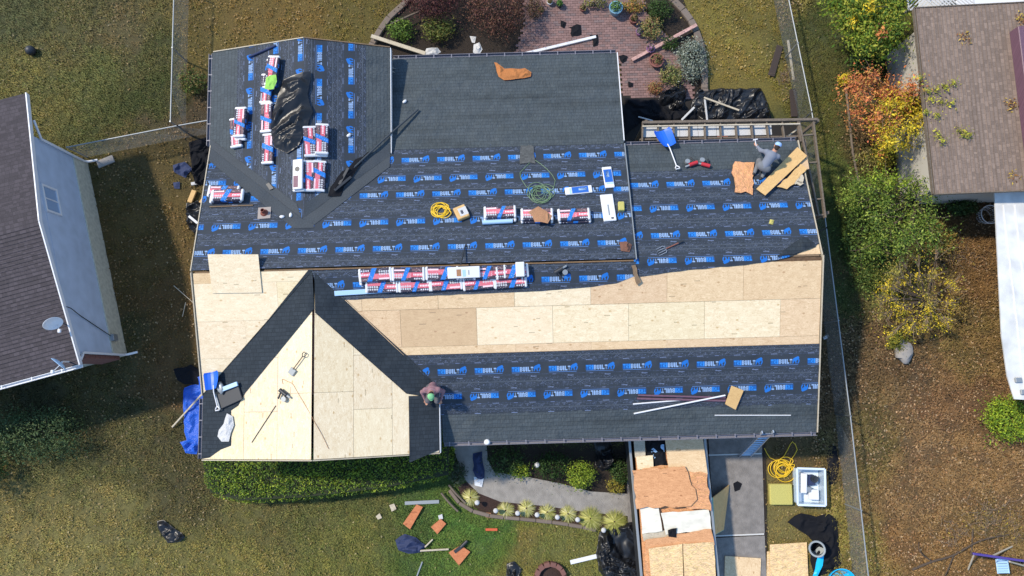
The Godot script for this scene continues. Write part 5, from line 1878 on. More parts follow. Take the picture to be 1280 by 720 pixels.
	tree("feathery_green_tree", "feathery bright green tree below the autumn tree", Vector3(15.063, 0, -5.806), t4, 12000, 0.055, [lin(116, 134, 54), lin(94, 118, 46), lin(140, 152, 70), lin(70, 92, 40)], "", 2)
	bush("undergrowth", "dark green undergrowth along the fence right of the house", "undergrowth", Vector3(13.33, 0, -4.668), Vector3(0.8, 0.35, 2.2), 3600, 0.06, [lin(78, 100, 48), lin(94, 112, 54), lin(64, 84, 42)], Color.BLACK, 8)
	var t5 = []
	for k in 26:
		var a = TAU * k / 13.0 + 0.2
		var r = rng.randf_range(0.5, 1.6)
		t5.append([Vector3(14.372, 1.3, -2.285) + Vector3(cos(a) * r, rng.randf_range(-0.3, 0.3), sin(a) * r), rng.randf_range(0.22, 0.4), g_yel if k % 3 else [lin(150, 130, 66), lin(170, 150, 80), lin(140, 140, 60)]])
	t5.append([Vector3(14.893, 1.5, -1.791), 0.5, g_yel])
	t5.append([Vector3(13.831, 1.5, -3.2), 0.5, [lin(150, 140, 70), lin(170, 160, 84)]])
	t5.append([Vector3(15.471, 1.4, -4.044), 0.35, [lin(190, 150, 84), lin(160, 140, 80)]])
	tree("sparse_yellow_tree", "sparse yellow leaved small tree with bare twigs showing", Vector3(15.111, 0, -2.224), t5, 5200, 0.042, g_yel, "", 9)
	bush("lime_shrub", "bright lime shrub at the corner of the white patio cover", "shrub", Vector3(17.946, 0, 2.141), Vector3(0.95, 0.6, 0.9), 4200, 0.05, [lin(150, 166, 50), lin(120, 146, 44), lin(96, 124, 42)], Color.BLACK, 8)
	bush("dark_shrub", "dark fern like shrub below the brown roof's lower edge", "shrub", Vector3(17.212, 0, -5.746), Vector3(0.7, 0.4, 0.35), 1000, 0.06, g_dark, Color.BLACK)
	for q in [[Vector3(13.905, 0, -7.643), 0.55, [lin(120, 116, 62), lin(96, 92, 56), lin(136, 120, 76)], "olive and straw weeds beside the timber edging"], [Vector3(14.489, 0, -7.914), 0.6, [lin(150, 140, 54), lin(120, 124, 50), lin(170, 150, 60)], "yellowing shrub just under the autumn tree"], [Vector3(13.62, 0, -6.539), 0.6, [lin(84, 104, 46), lin(104, 116, 54)], "mid green shrub left of the feathery tree"], [Vector3(16.233, 0, -6.719), 0.5, [lin(120, 132, 54), lin(150, 148, 60)], "pale green shrub at the brown roof's lower left corner"], [Vector3(13.814, 0, -3.267), 0.7, [lin(88, 104, 48), lin(112, 116, 56), lin(70, 86, 42)], "loose green shrub left of the sparse yellow tree"], [Vector3(16.323, 0, -4.585), 0.7, [lin(150, 128, 64), lin(120, 120, 56), lin(170, 140, 80)], "straw coloured shrub right below the feathery tree"], [Vector3(14.372, 0, -0.826), 0.45, [lin(140, 136, 56), lin(116, 120, 52)], "yellow green weeds left of the pale rock"], [Vector3(16.658, 0, -1.968), 0.6, [lin(130, 108, 70), lin(150, 126, 74)], "brown dry shrub right of the sparse yellow tree"], [Vector3(13.803, 0, -8.929), 0.5, [lin(110, 92, 66), lin(128, 104, 72)], "brown dying weeds at the foot of the autumn tree"]]:
		bush("loose_shrub", q[3], "shrub", q[0], Vector3(q[1], q[1] * 0.45, q[1] * 1.1), int(2200 * q[1]), 0.05, q[2], Color.BLACK, 9, "", -1.0)
	for q in [[Vector3(16.876, 0, 5.639), 0.9, "bare twiggy bush in the bottom right of the leaf litter"], [Vector3(17.93, 0, 5.865), 0.7, "bare twiggy bush at the right edge above the swing"], [Vector3(15.79, 0, 6.255), 0.6, "small bare twiggy bush left of the swing's purple bar"], [Vector3(14.861, 0, -9.223), 0.5, "dead brown weeds under the orange autumn tree"], [Vector3(17.02, 0, -3.946), 0.7, "bare brown twigs beside the sparse yellow tree"], [Vector3(11.074, 0, -11.19), 0.35, "dried weed by the pale pole on the yellow lawn"]]:
		var o = thing("twiggy_bush", q[2], "bush", q[0], "bare twiggy bushes")
		var sh = Shape.new()
		for k in 46:
			var f = Vector3(rng.randfn(), 0, rng.randfn()) * q[1] * 0.45
			var e = f + Vector3(rng.randfn(), absf(rng.randfn()) * 0.5 + 0.2, rng.randfn()) * q[1] * 0.35
			sh.tube(smooth([f, f.lerp(e, 0.4) + Vector3(rng.randfn(), 1.0, rng.randfn()) * 0.07, f.lerp(e, 0.75) + Vector3(rng.randfn(), 0.0, rng.randfn()) * 0.07, e], 2), 0.008, 4, 0.003, false)
		part("twigs", sh, M.twig, o)
		var lf = Shape.new()
		lf.leaves(Vector3(0, q[1] * 0.35, 0), Vector3(q[1], q[1] * 0.35, q[1]), int(160 * q[1]), 0.035, [lin(160, 140, 60), lin(130, 96, 64), lin(150, 120, 76)], rng, 0.1)
		part("leaves", lf, M.dry_leaf, o)
	var br = Shape.new()
	br.tube(smooth([Vector3(14.192, 0.05, 7.422), Vector3(14.899, 0.12, 7.147), Vector3(15.71, 0.1, 6.953), Vector3(16.651, 0.2, 6.456), Vector3(17.809, 0.1, 6.289)], 4), 0.05, 7, 0.02)
	br.tube(smooth([Vector3(14.899, 0.12, 7.147), Vector3(14.4, 0.3, 6.756), Vector3(14.432, 0.2, 6.45)], 3), 0.025, 5, 0.008)
	br.tube(smooth([Vector3(15.71, 0.1, 6.953), Vector3(15.397, 0.2, 7.415), Vector3(15.285, 0.1, 7.714)], 3), 0.025, 5, 0.008)
	br.tube([Vector3(16.499, 0.1, 6.084), Vector3(16.344, 0.1, 6.971)], 0.03, 6)
	one("fallen_branch", br, M.bark, "fallen bare branch lying across the leaf litter by the swing", "branch")
	var rk = Shape.new()
	rk.blob(Transform3D(Basis.IDENTITY, Vector3(14.632, 0.1, -0.368)), Vector3(0.32, 0.22, 0.42), 0.5, 1.6, 8, 16)
	one("pale_rock", rk, M.stone, "pale weathered rock under the sparse yellow tree", "rock")
	var bk = thing("wire_basket", "round wire basket under the brown roof beside the patio cover", "basket", Vector3(18.224, 0, -5.436))
	var b0 = Shape.new()
	for y in [0.0, 0.2, 0.4]:
		var ring = []
		for k in 25:
			ring.append(Vector3(cos(TAU * k / 24), y + 0.02, sin(TAU * k / 24)) * Vector3(0.27 + y * 0.2, 1, 0.27 + y * 0.2))
		b0.tube(ring, 0.018 if y == 0.4 else 0.008, 5, -1.0, false)
	for k in 24:
		var a = TAU * k / 24
		b0.tube([Vector3(cos(a) * 0.27, 0.02, sin(a) * 0.27), Vector3(cos(a) * 0.35, 0.42, sin(a) * 0.35)], 0.006, 4, -1.0, false)
	part("basket_wires", b0, M.white, bk)

# ------------------------------------------------------------------ things on the roof
func make_bundle(variant: int) -> Node3D:
	var o = thing("shingle_bundle", "", "shingle bundle")
	var w = Shape.new()
	w.block(Transform3D(Basis.IDENTITY, Vector3(0, 0.055, 0)), Vector3(0.98, 0.11, 0.42), 0.022)
	for i in w.u.size():
		w.u[i] = Vector2(w.v[i].x / 0.98 + 0.5, w.v[i].z / 0.42 + 0.5 + (w.v[i].y - 0.1) * 0.6)
	part("wrapper", w, M["wrap%d" % variant], o)
	for s in [-1.0, 1.0]:
		var e = Shape.new()
		e.block(Transform3D(Basis.IDENTITY, Vector3(s * 0.475, 0.056, 0)), Vector3(0.095, 0.118, 0.43), 0.026)
		part("end_wrap", e, M.white, o)
	return o

func lay(o: Node3D, p: Vector2, deg: float, lift: float) -> void:
	o.transform = on_roof(p, deg_to_rad(deg), lift)

func lay_flat_board(called: String, label: String, cat: String, p: PackedVector2Array, height: Callable, thick: float, m: Material, along := Vector2.RIGHT) -> MeshInstance3D:
	var sh = Shape.new()
	var o = Vector2(rng.randf(), rng.randf())
	var cross = along.orthogonal()
	sh.sheet(p, height, thick, 0.0, func(x: float, z: float) -> Vector2: return Vector2(Vector2(x, z).dot(along) / 2.44, Vector2(x, z).dot(cross) / 1.22) + o)
	return one(called, sh, m, label, cat)

func build_roof_things() -> void:
	var S = 0.112
	var G1 = "shingle bundles stacked on the upper left roof"
	var G2 = "shingle bundles laid out on the middle roof"
	var G3 = "shingle bundles stacked along the ridge"
	var spots = [
		[Vector2(-9.084, -8.32), 94, 0, "lowest shingle bundle poking out of the lone stack near the left eave", G1],
		[Vector2(-8.882, -8.552), 86, 0, "shingle bundle under the top one of the lone stack near the left eave", G1],
		[Vector2(-8.871, -8.627), 86, 1, "topmost shingle bundle of the lone stack near the left eave", G1],
		[Vector2(-7.854, -10.244), 81, 0, "lower of two shingle bundles at the upper end of the column beside the black tarp", G1],
		[Vector2(-7.731, -10.297), 81, 1, "top shingle bundle partly covered by the lime green cloth", G1],
		[Vector2(-7.993, -9.75), 86, 0, "shingle bundle just below the lime green cloth", G1],
		[Vector2(-7.976, -8.735), 89, 0, "shingle bundle left of the black tarp, third down its column", G1],
		[Vector2(-7.901, -7.642), 88, 0, "shingle bundle at the lower end of the column left of the black tarp", G1],
		[Vector2(-6.477, -7.78), 94, 0, "shingle bundle half under the black tarp's right lower edge", G1],
		[Vector2(-6.126, -7.796), 89, 0, "lower shingle bundle of the pair right of the black tarp", G1],
		[Vector2(-6.1, -7.845), 89, 1, "top shingle bundle standing clear right of the black tarp", G1],
		[Vector2(-6.518, -6.604), 91, 0, "narrow shingle bundle in the middle of the group below the black tarp", G1],
		[Vector2(-6.194, -6.615), 87, 0, "right hand shingle bundle of the group below the black tarp", G1],
		[Vector2(-6.774, -6.605), 89, 0, "shingle bundle under the white pack with the dark disc", G1],
		[Vector2(-9.371, -6.204), -3, 0, "pink shingle bundle behind, in the stack at the left rake edge", G1],
		[Vector2(-9.264, -5.997), 1, 0, "lower shingle bundle of the stack at the left rake edge", G1],
		[Vector2(-9.17, -5.995), 0, 1, "topmost shingle bundle of the stack at the left rake edge", G1],
		[Vector2(-0.251, -5.038), 1, 0, "lower shingle bundle of the left of three middle stacks", G2],
		[Vector2(-0.247, -5.127), 1, 1, "topmost shingle bundle of the left of three middle stacks", G2],
		[Vector2(0.947, -4.974), -1, 0, "lower shingle bundle of the stack topped with brown paper", G2],
		[Vector2(0.945, -5.007), -1, 1, "topmost shingle bundle, under the torn brown paper", G2],
		[Vector2(2.171, -4.938), 0, 0, "lower shingle bundle of the right of three middle stacks", G2],
		[Vector2(2.138, -4.971), 1, 1, "topmost shingle bundle of the right of three middle stacks", G2],
	]
	var proto = [make_bundle(0), make_bundle(1), make_bundle(2), make_bundle(3), make_bundle(4)]
	var used = [false, false, false, false, false]
	var ridge = [
		[Vector2(-4.235, -3.152), 0, "first bundle from the left, bottom layer of the ridge row's upper rank"],
		[Vector2(-3.193, -3.149), 0, "second bundle from the left, bottom layer of the ridge row's upper rank"],
		[Vector2(-2.125, -3.145), 0, "third bundle from the left, bottom layer of the ridge row's upper rank"],
		[Vector2(-1.057, -3.141), 0, "shingle bundle below the white box in the ridge row"],
		[Vector2(-0.065, -3.139), 0, "last shingle bundle at the right, bottom layer of the ridge row's upper rank"],
		[Vector2(-4.21, -3.237), 1, "topmost shingle bundle at the left end of the ridge row"],
		[Vector2(-3.174, -3.233), 1, "topmost shingle bundle second from the left end of the ridge row"],
		[Vector2(-2.112, -3.229), 1, "topmost shingle bundle left of the white box in the ridge row"],
		[Vector2(-0.619, -3.214), 1, "topmost shingle bundle right of the white box in the ridge row"],
		[Vector2(0.09, -3.219), 1, "topmost bundle under the upright white pack at the ridge row's right end"],
		[Vector2(-4.046, -2.874), 0, "shingle bundle in the lower rank behind the long light blue wrapper, left end"],
		[Vector2(-3.003, -2.871), 0, "shingle bundle in the lower rank behind the long light blue wrapper, right end"],
		[Vector2(-2.008, -2.894), 0, "shingle bundle in the middle of the ridge row's lower rank"],
		[Vector2(-0.964, -2.89), 0, "fourth bundle along the ridge row's lower rank"],
		[Vector2(0.03, -2.913), 0, "last shingle bundle at the right of the ridge row's lower rank"],
	]
	for q in ridge:
		spots.append([q[0], rng.randf_range(-2.5, 3.5) + 1.0, q[1], q[2], G3])
	for i in spots.size():
		var q: Array = spots[i]
		var k = (i * 7 + i / 5) % 5
		var o: Node3D
		if used[k]:
			o = copy_of(proto[k], q[3], q[4])
		else:
			used[k] = true
			o = proto[k]
			tag(o, q[3], "shingle bundle", q[4])
		lay(o, q[0], q[1] + (180.0 if rng.randf() < 0.3 else 0.0), 0.032 + S * q[2])
	# white packs
	var packs = [
		["white_pack", "white shingle pack with a dark round emblem on the lower group", Vector2(-6.77, -6.629), 90.0, 0.145, Vector3(1.0, 0.1, 0.34), M.white, 1],
		["white_box", "flat white printed box lying on the ridge row of bundles", Vector2(-1.421, -3.246), 1.0, 0.26, Vector3(1.02, 0.1, 0.36), M.white, 2],
		["white_pack", "upright white pack at the right end of the ridge row", Vector2(0.344, -3.296), 91.0, 0.26, Vector3(0.46, 0.12, 0.28), M.white, 0],
		["blue_white_pack", "blue and white pack lying slightly tilted on the middle roof", Vector2(2.365, -5.91), 5.0, 0.03, Vector3(0.9, 0.07, 0.28), M.white, 3],
		["blue_white_pack", "blue and white pack lying up and down beside the roof's step", Vector2(3.381, -6.351), 94.0, 0.03, Vector3(0.8, 0.07, 0.32), M.white, 3],
		["white_pack", "long plain white pack lying up and down beside the roof's step", Vector2(3.291, -5.246), 93.0, 0.03, Vector3(0.98, 0.08, 0.42), M.white, 4],
		["small_carton", "small pale carton right of the long white pack", Vector2(3.712, -5.262), 88.0, 0.03, Vector3(0.32, 0.14, 0.2), M.yellow_pad, 0],
		["open_carton", "open cardboard carton turned cornerwise between yellow hose and bundles", Vector2(-1.503, -5.189), 24.0, 0.03, Vector3(0.4, 0.16, 0.46), M.board, 5],
	]
	for q in packs:
		var o = thing(q[0], q[1], "carton" if "carton" in q[0] or "box" in q[0] else "pack")
		lay(o, q[2], q[3], q[4])
		var z: Vector3 = q[5]
		var sh = Shape.new()
		sh.block(Transform3D(Basis.IDENTITY, Vector3(0, z.y / 2, 0)), z, 0.02)
		part("body", sh, q[6], o)
		var add = func(nm: String, x0: float, x1: float, z0: float, z1: float, m: Material) -> void:
			var s2 = Shape.new()
			s2.block(Transform3D(Basis.IDENTITY, Vector3((x0 + x1) / 2 * z.x, z.y + 0.001, (z0 + z1) / 2 * z.z)), Vector3((x1 - x0) * z.x, 0.004, (z1 - z0) * z.z))
			part(nm, s2, m, o)
		if q[7] == 1:
			var s3 = Shape.new()
			s3.lathe(Transform3D(Basis.IDENTITY, Vector3(0.17, z.y, 0)), [Vector2(0.085, 0.0), Vector2(0.085, 0.006), Vector2(0, 0.006)], 20)
			part("emblem", s3, M.dark_metal, o)
			add.call("label", -0.44, -0.05, -0.4, 0.1, M.plaid)
		elif q[7] == 2:
			add.call("print", -0.22, -0.08, -0.3, 0.3, M.tan_paper)
			add.call("print", -0.04, 0.06, -0.25, 0.35, M.light_blue)
			add.call("print", 0.14, 0.17, -0.2, 0.2, M.galvanised)
		elif q[7] == 3:
			add.call("print", -0.25, 0.36, -0.42, 0.42, mat(srgb(30, 92, 176), 0.5))
			add.call("print", -0.34, -0.27, -0.3, 0.42, M.light_blue)
			add.call("lettering", 0.0, 0.3, -0.2, 0.1, M.light_blue)
		elif q[7] == 4:
			add.call("lettering", -0.3, 0.1, -0.06, 0.05, M.galvanised)
			add.call("lettering", -0.44, -0.38, 0.1, 0.3, M.dark_metal)
		elif q[7] == 5:
			add.call("flap", -0.2, 0.5, -0.3, 0.35, M.white_matte)
			add.call("contents", -0.05, 0.15, -0.1, 0.2, M.navy)
	# long light blue wrapper lying along the lower rank
	var lw = Shape.new()
	lw.bar(Vector3(0, 0.02, 0), Vector3(2.0, 0.02, -0.03), 0.16, 0.035, 0.012)
	var lwt = on_roof(Vector2(-4.565, -2.714), 0.02, 0.06)
	var lo = one("blue_wrapper", lw, M.light_blue, "long light blue plastic wrapper along the lower left of the ridge row", "wrapper")
	lo.transform = Transform3D(lwt.basis, lwt.origin)
	var ro = Shape.new()
	ro.tube([Vector3(-0.48, 0.08, 0), Vector3(0.5, 0.08, -0.01)], 0.075, 12)
	var rl = one("underlay_roll", ro, M.light_blue, "short pale blue roll lying against the left middle bundles", "roll")
	rl.transform = on_roof(Vector2(-0.333, -4.843), 0.02, 0.03)

	# the black tarp and the lime cloth
	one("black_tarp", crumple(ragged(poly([Vector2(-7.385, -10.016), Vector2(-7.039, -10.058), Vector2(-6.494, -10.199), Vector2(-6.442, -10.006), Vector2(-6.589, -9.436), Vector2(-6.486, -9.107), Vector2(-6.358, -8.78), Vector2(-6.532, -8.494), Vector2(-6.579, -8.105), Vector2(-6.898, -7.625), Vector2(-7.294, -7.39), Vector2(-7.699, -7.65), Vector2(-7.854, -8.331), Vector2(-7.72, -9.099), Vector2(-7.553, -9.585)]), 0.05, 0.3, 31), roof_lift(0.06), 0.3, 0.8, 32, 0.055, 0.3), M.black_plastic, "crumpled shiny black plastic tarp between the shingle stacks on the upper left roof", "tarp")
	one("lime_cloth", crumple(ragged(poly([Vector2(-7.98, -10.057), Vector2(-7.604, -10.095), Vector2(-7.543, -9.863), Vector2(-7.683, -9.601), Vector2(-8.003, -9.667)]), 0.03, 0.15, 33), roof_lift(0.27), 0.1, 1.5, 34, 0.05, 0.08), M.lime, "lime green cloth draped over the shingle bundles", "cloth")
	one("brown_paper", crumple(ragged(poly([Vector2(0.662, -5.175), Vector2(0.978, -5.307), Vector2(1.257, -5.158), Vector2(1.428, -4.956), Vector2(1.263, -4.738), Vector2(0.854, -4.805), Vector2(0.759, -5.004)]), 0.04, 0.2, 35), roof_lift(0.26), 0.08, 1.6, 36, 0.05, 0.08), M.tan_paper, "torn brown wrapping paper on the middle shingle stack", "paper")
	one("orange_torn_board", crumple(ragged(poly([Vector2(-0.346, -10.914), Vector2(-0.234, -10.878), Vector2(0.014, -10.616), Vector2(0.522, -10.601), Vector2(0.775, -10.594), Vector2(0.967, -10.429), Vector2(0.933, -10.273), Vector2(0.425, -10.193), Vector2(0.004, -10.175), Vector2(-0.162, -10.305)]), 0.03, 0.2, 37), roof_lift(0.04), 0.12, 1.1, 38, 0.06, 0.12), M.orange_paper, "torn orange brown board lying on the grey felt of the addition", "board")

	# torn felt and flashing by the right valley of the back gable
	var tf = thing("torn_felt_strip", "long torn strip of black felt and metal flashing lying by the valley", "felt strip", Vector3(-4.6, 3.3, -7.0))
	var bar_ = Shape.new()
	var pa = Vector2(-2.989, -9.115)
	var pb = Vector2(-5.364, -6.644)
	bar_.tube([Vector3(pa.x, roof_y(pa.x, pa.y) + 0.1, pa.y), Vector3(lerpf(pa.x, pb.x, 0.5), roof_y(lerpf(pa.x, pb.x, 0.5), lerpf(pa.y, pb.y, 0.5)) + 0.12, lerpf(pa.y, pb.y, 0.5)), Vector3(pb.x, roof_y(pb.x, pb.y) + 0.08, pb.y)], 0.034, 8)
	part("rolled_edge", bar_, M.grey_strip, tf, tf.position)
	part("torn_sheet", crumple(ragged(poly([Vector2(-4.44, -7.593), Vector2(-4.751, -7.246), Vector2(-5.008, -6.794), Vector2(-5.263, -6.51), Vector2(-5.554, -5.944), Vector2(-5.866, -5.947), Vector2(-5.817, -6.22), Vector2(-5.466, -6.777), Vector2(-5.008, -7.236)]), 0.05, 0.2, 41), roof_lift(0.05), 0.14, 0.9, 42, 0.07, 0.15), M.black_cloth, tf, tf.position)
	var fl = Shape.new()
	for q in [[Vector2(-5.237, -6.896), Vector2(-5.541, -6.337)], [Vector2(-5.666, -6.115), Vector2(-5.161, -6.623)]]:
		fl.bar(Vector3(q[0].x, roof_y(q[0].x, q[0].y) + 0.2, q[0].y), Vector3(q[1].x, roof_y(q[1].x, q[1].y) + 0.12, q[1].y), 0.09, 0.03, 0.008)
	part("flashing", fl, M.dark_metal, tf, tf.position)

	# hoses
	one("yellow_hose", coil(Vector3(-2.211, 0, -5.324), 0.3, 8, 51, 0.016, roof_lift(0.02)), M.yellow_hose, "coiled yellow air hose on the middle roof", "hose")
	one("green_hose", coil(Vector3(1.092, 0, -5.89), 0.32, 9, 52, 0.009, roof_lift(0.02), [Vector2(0.804, -5.986), Vector2(0.549, -6.288), Vector2(0.454, -6.648), Vector2(0.789, -6.999), Vector2(0.636, -7.247), Vector2(0.956, -7.115), Vector2(1.37, -6.74), Vector2(1.617, -6.315), Vector2(1.493, -5.966)]), M.green_hose, "tangled pale green air hose on the middle roof", "hose")

	# tools
	var tool = func(called: String, label: String, cat: String, p: Vector2, deg: float, lift := 0.03) -> Node3D:
		var o = thing(called, label, cat)
		lay(o, p, deg, lift)
		return o
	var scoop = func(o: Node3D, m: Material, w: float, l: float, handle: float) -> void:
		var sh = Shape.new()
		for i in 10:
			for j in 6:
				var q = []
				for k in [[0, 0], [1, 0], [1, 1], [0, 1]]:
					var u = (i + k[0]) / 10.0
					var v2 = (j + k[1]) / 6.0 * 2.0 - 1.0
					var half = w * 0.5 * (1.0 - 0.28 * u * u) * (1.0 if u > 0.1 else 0.86 + u * 1.4)
					q.append(Vector3(v2 * half, 0.03 + 0.13 * v2 * v2 + 0.1 * u * u, -l * (1.0 - u)))
				sh.quad(q[0], q[1], q[2], q[3], Vector3.UP)
		part("scoop", sh, m, o)
		var hd = Shape.new()
		hd.tube([Vector3(0, 0.1, -0.12), Vector3(0, 0.13, 0.1), Vector3(0, 0.05, handle)], 0.02, 8)
		part("handle", hd, M.white, o)
		var gr = Shape.new()
		gr.tube([Vector3(0, 0.05, handle), Vector3(-0.075, 0.06, handle + 0.1), Vector3(-0.075, 0.06, handle + 0.14), Vector3(0.075, 0.06, handle + 0.14), Vector3(0.075, 0.06, handle + 0.1), Vector3(0, 0.05, handle)], 0.02, 6)
		part("grip", gr, M.white, o)
	scoop.call(tool.call("snow_shovel", "blue snow shovel lying over the garage eave, handle on the felt", "shovel", Vector2(5.524, -7.402), 15.0, 0.06), M.blue_plastic, 0.62, 0.72, 0.72)
	scoop.call(tool.call("snow_shovel", "blue snow shovel lying in the lower left valley by the black tray", "shovel", Vector2(-9.528, 0.242), 10.0, 0.08), M.blue_plastic, 0.56, 0.56, 0.55)
	var tray: Node3D = tool.call("black_tray", "black tray with a pale blue edge board beside the blue shovel on the front gable", "tray", Vector2(-9.03, 0.507), 20.0, 0.05)
	var ts = Shape.new()
	ts.block(Transform3D(Basis.IDENTITY, Vector3(0, 0.03, 0)), Vector3(0.86, 0.05, 0.5), 0.015)
	part("base", ts, M.dark_metal, tray)
	ts = Shape.new()
	ts.bar(Vector3(-0.1, 0.12, -0.3), Vector3(0.46, 0.1, -0.27), 0.14, 0.06, 0.01)
	part("edge_board", ts, M.light_blue, tray)
	ts = Shape.new()
	ts.tube([Vector3(-0.42, 0.08, 0.26), Vector3(-0.42, 0.08, -0.24)], 0.03, 8)
	part("rim", ts, M.galvanised, tray)
	ts = Shape.new()
	ts.blob(Transform3D(Basis.IDENTITY, Vector3(-0.16, 0.12, -0.38)), Vector3(0.13, 0.07, 0.2), 0.3, 2.0, 3, 14)
	part("rag", ts, M.galvanised, tray)

	var strip: Node3D = tool.call("tear_off_shovel", "small shingle shovel with a D grip on the front gable plywood", "shovel", Vector2(-6.883, -0.222), 0.0, 0.03)
	var dirv = Vector3(0.62, 0, -0.74)
	var sd = Shape.new()
	sd.bar(Vector3(-0.06, 0.03, 0.07), Vector3(0.08, 0.05, -0.1), 0.22, 0.025, 0.008)
	part("blade", sd, M.galvanised, strip)
	sd = Shape.new()
	sd.tube([Vector3(0.06, 0.06, -0.08), dirv * 0.62 + Vector3.UP * 0.06], 0.018, 8)
	part("handle", sd, M.grey_wood, strip)
	sd = Shape.new()
	var gx = Vector3(0.74, 0, 0.62)
	var gc = dirv * 0.62 + Vector3.UP * 0.06
	sd.tube([gc, gc + dirv * 0.08 + gx * 0.07, gc + dirv * 0.16 + gx * 0.06, gc + dirv * 0.16 - gx * 0.06, gc + dirv * 0.08 - gx * 0.07, gc], 0.016, 6)
	part("grip", sd, M.dark_metal, strip)

	var nail_gun = func(label: String, p: Vector2, deg: float, body: Material, lift := 0.04) -> void:
		var o: Node3D = tool.call("nail_gun", label, "nail gun", p, deg, lift)
		var a = Shape.new()
		a.tube([Vector3(-0.17, 0.07, 0), Vector3(-0.06, 0.07, 0), Vector3(0.12, 0.07, 0)], 0.065, 10)
		part("body", a, body, o)
		a = Shape.new()
		a.bar(Vector3(0.1, 0.06, 0), Vector3(0.27, 0.04, 0), 0.06, 0.05, 0.01)
		part("nose", a, M.galvanised, o)
		a = Shape.new()
		a.bar(Vector3(-0.1, 0.06, 0.04), Vector3(-0.06, 0.05, 0.27), 0.05, 0.06, 0.015)
		part("handle", a, M.dark_metal, o)
		a = Shape.new()
		a.lathe(Transform3D(Basis.IDENTITY, Vector3(0.12, 0.0, 0.15)), [Vector2(0.0, 0.1), Vector2(0.085, 0.1), Vector2(0.09, 0.02), Vector2(0.0, 0.01)], 14)
		part("magazine", a, M.galvanised, o)
	nail_gun.call("nail gun lying in the middle of the front gable plywood", Vector2(-7.122, 0.419), -35.0, M.dark_metal)
	nail_gun.call("red and black nail gun on the garage felt, left of two", Vector2(6.262, -6.769), 200.0, M.red)
	nail_gun.call("red and black nail gun on the garage felt, right of two", Vector2(6.661, -6.726), 160.0, M.red)
	nail_gun.call("black nail gun with a white magazine right of the ridge row", Vector2(1.591, -3.218), 30.0, M.dark_metal)

	var fork: Node3D = tool.call("pitchfork", "shingle fork with a black and red handle on the garage felt", "fork", Vector2(5.032, -3.786), 24.0, 0.04)
	var fk = Shape.new()
	fk.tube([Vector3(0.0, 0.03, 0), Vector3(0.45, 0.05, 0)], 0.02, 8)
	part("handle", fk, M.red_wood, fork)
	fk = Shape.new()
	fk.tube([Vector3(0.45, 0.05, 0), Vector3(0.62, 0.05, 0)], 0.028, 8)
	part("grip", fk, M.dark_metal, fork)
	for j in 4:
		var tn = Shape.new()
		var zz = -0.12 + 0.08 * j
		tn.tube([Vector3(0.0, 0.03, zz * 0.5), Vector3(-0.06, 0.05, zz), Vector3(-0.3, 0.02, zz)], 0.011, 6, 0.006)
		part("tine", tn, M.aluminium, fork)

	var rod = func(called: String, label: String, cat: String, a: Vector2, b: Vector2, r: float, m: Material, lift := 0.05, lift_b := -1.0) -> void:
		var sh = Shape.new()
		var la = lift
		var lb = lift if lift_b < 0.0 else lift_b
		sh.tube([Vector3(a.x, roof_y(a.x, a.y) + la, a.y), Vector3(b.x, roof_y(b.x, b.y) + lb, b.y)], r, 7)
		one(called, sh, m, label, cat)
	rod.call("pry_bar", "thin steel pry bar across the ridge above the white box", "pry bar", Vector2(-1.375, -4.096), Vector2(-1.508, -3.404), 0.022, M.dark_metal, 0.06, 0.32)
	rod.call("steel_rod", "thin steel rod lying on the left plywood of the front gable", "rod", Vector2(-7.447, 0.811), Vector2(-8.262, 1.945), 0.013, M.dark_metal, 0.025)
	rod.call("grey_post", "grey metal strip lying near the top of the back gable", "metal strip", Vector2(-8.694, -10.98), Vector2(-7.723, -11.255), 0.04, M.navy, 0.06)
	rod.call("white_pole", "upper of two white poles left of the cardboard on the lower felt", "pole", Vector2(3.918, 1.117), Vector2(5.515, 1.031), 0.025, M.white, 0.05)
	rod.call("white_pole", "longer white pole slanting left of the cardboard on the lower felt", "pole", Vector2(3.944, 1.431), Vector2(6.9, 0.914), 0.028, M.white, 0.05, 0.14)
	rod.call("purple_strip", "upper purple brown trim strip on the lower felt", "trim strip", Vector2(4.076, 0.834), Vector2(6.928, 0.993), 0.035, M.purple_metal, 0.06)
	rod.call("purple_strip", "lower purple brown trim strip running under the cardboard", "trim strip", Vector2(4.05, 0.938), Vector2(7.034, 1.1), 0.04, M.purple_metal, 0.06)
	rod.call("white_pole", "thin white pole lying alone on the grey felt by the lower eave", "pole", Vector2(6.595, 1.559), Vector2(9.093, 1.63), 0.016, M.white, 0.035)
	rod.call("small_plank", "thin plank under the shingle stack at the left rake edge", "plank", Vector2(-9.777, -5.693), Vector2(-8.357, -5.709), 0.02, M.raw_wood, 0.05)
	var cord = Shape.new()
	var cp = []
	for q in [Vector2(-7.209, 0.143), Vector2(-7.238, -0.007), Vector2(-7.044, 0.073), Vector2(-6.879, 0.151), Vector2(-6.713, 0.403), Vector2(-6.356, 0.951), Vector2(-6.101, 1.396), Vector2(-5.891, 1.796), Vector2(-5.728, 2.168)]:
		cp.append(Vector3(q.x, roof_y(q.x, q.y) + 0.02, q.y))
	cord.tube(smooth(cp, 4), 0.007, 5)
	one("thin_cord", cord, M.tan_paper, "thin tan cord running over the front gable ridge", "cord")
	# scraps and boards
	lay_flat_board("cardboard_piece", "tan cardboard piece lying on the trim strips on the lower felt", "cardboard", poly([Vector2(7.105, 0.607), Vector2(7.499, 0.774), Vector2(7.249, 1.394), Vector2(6.905, 1.201)]), roof_lift(0.1), 0.03, M.board)
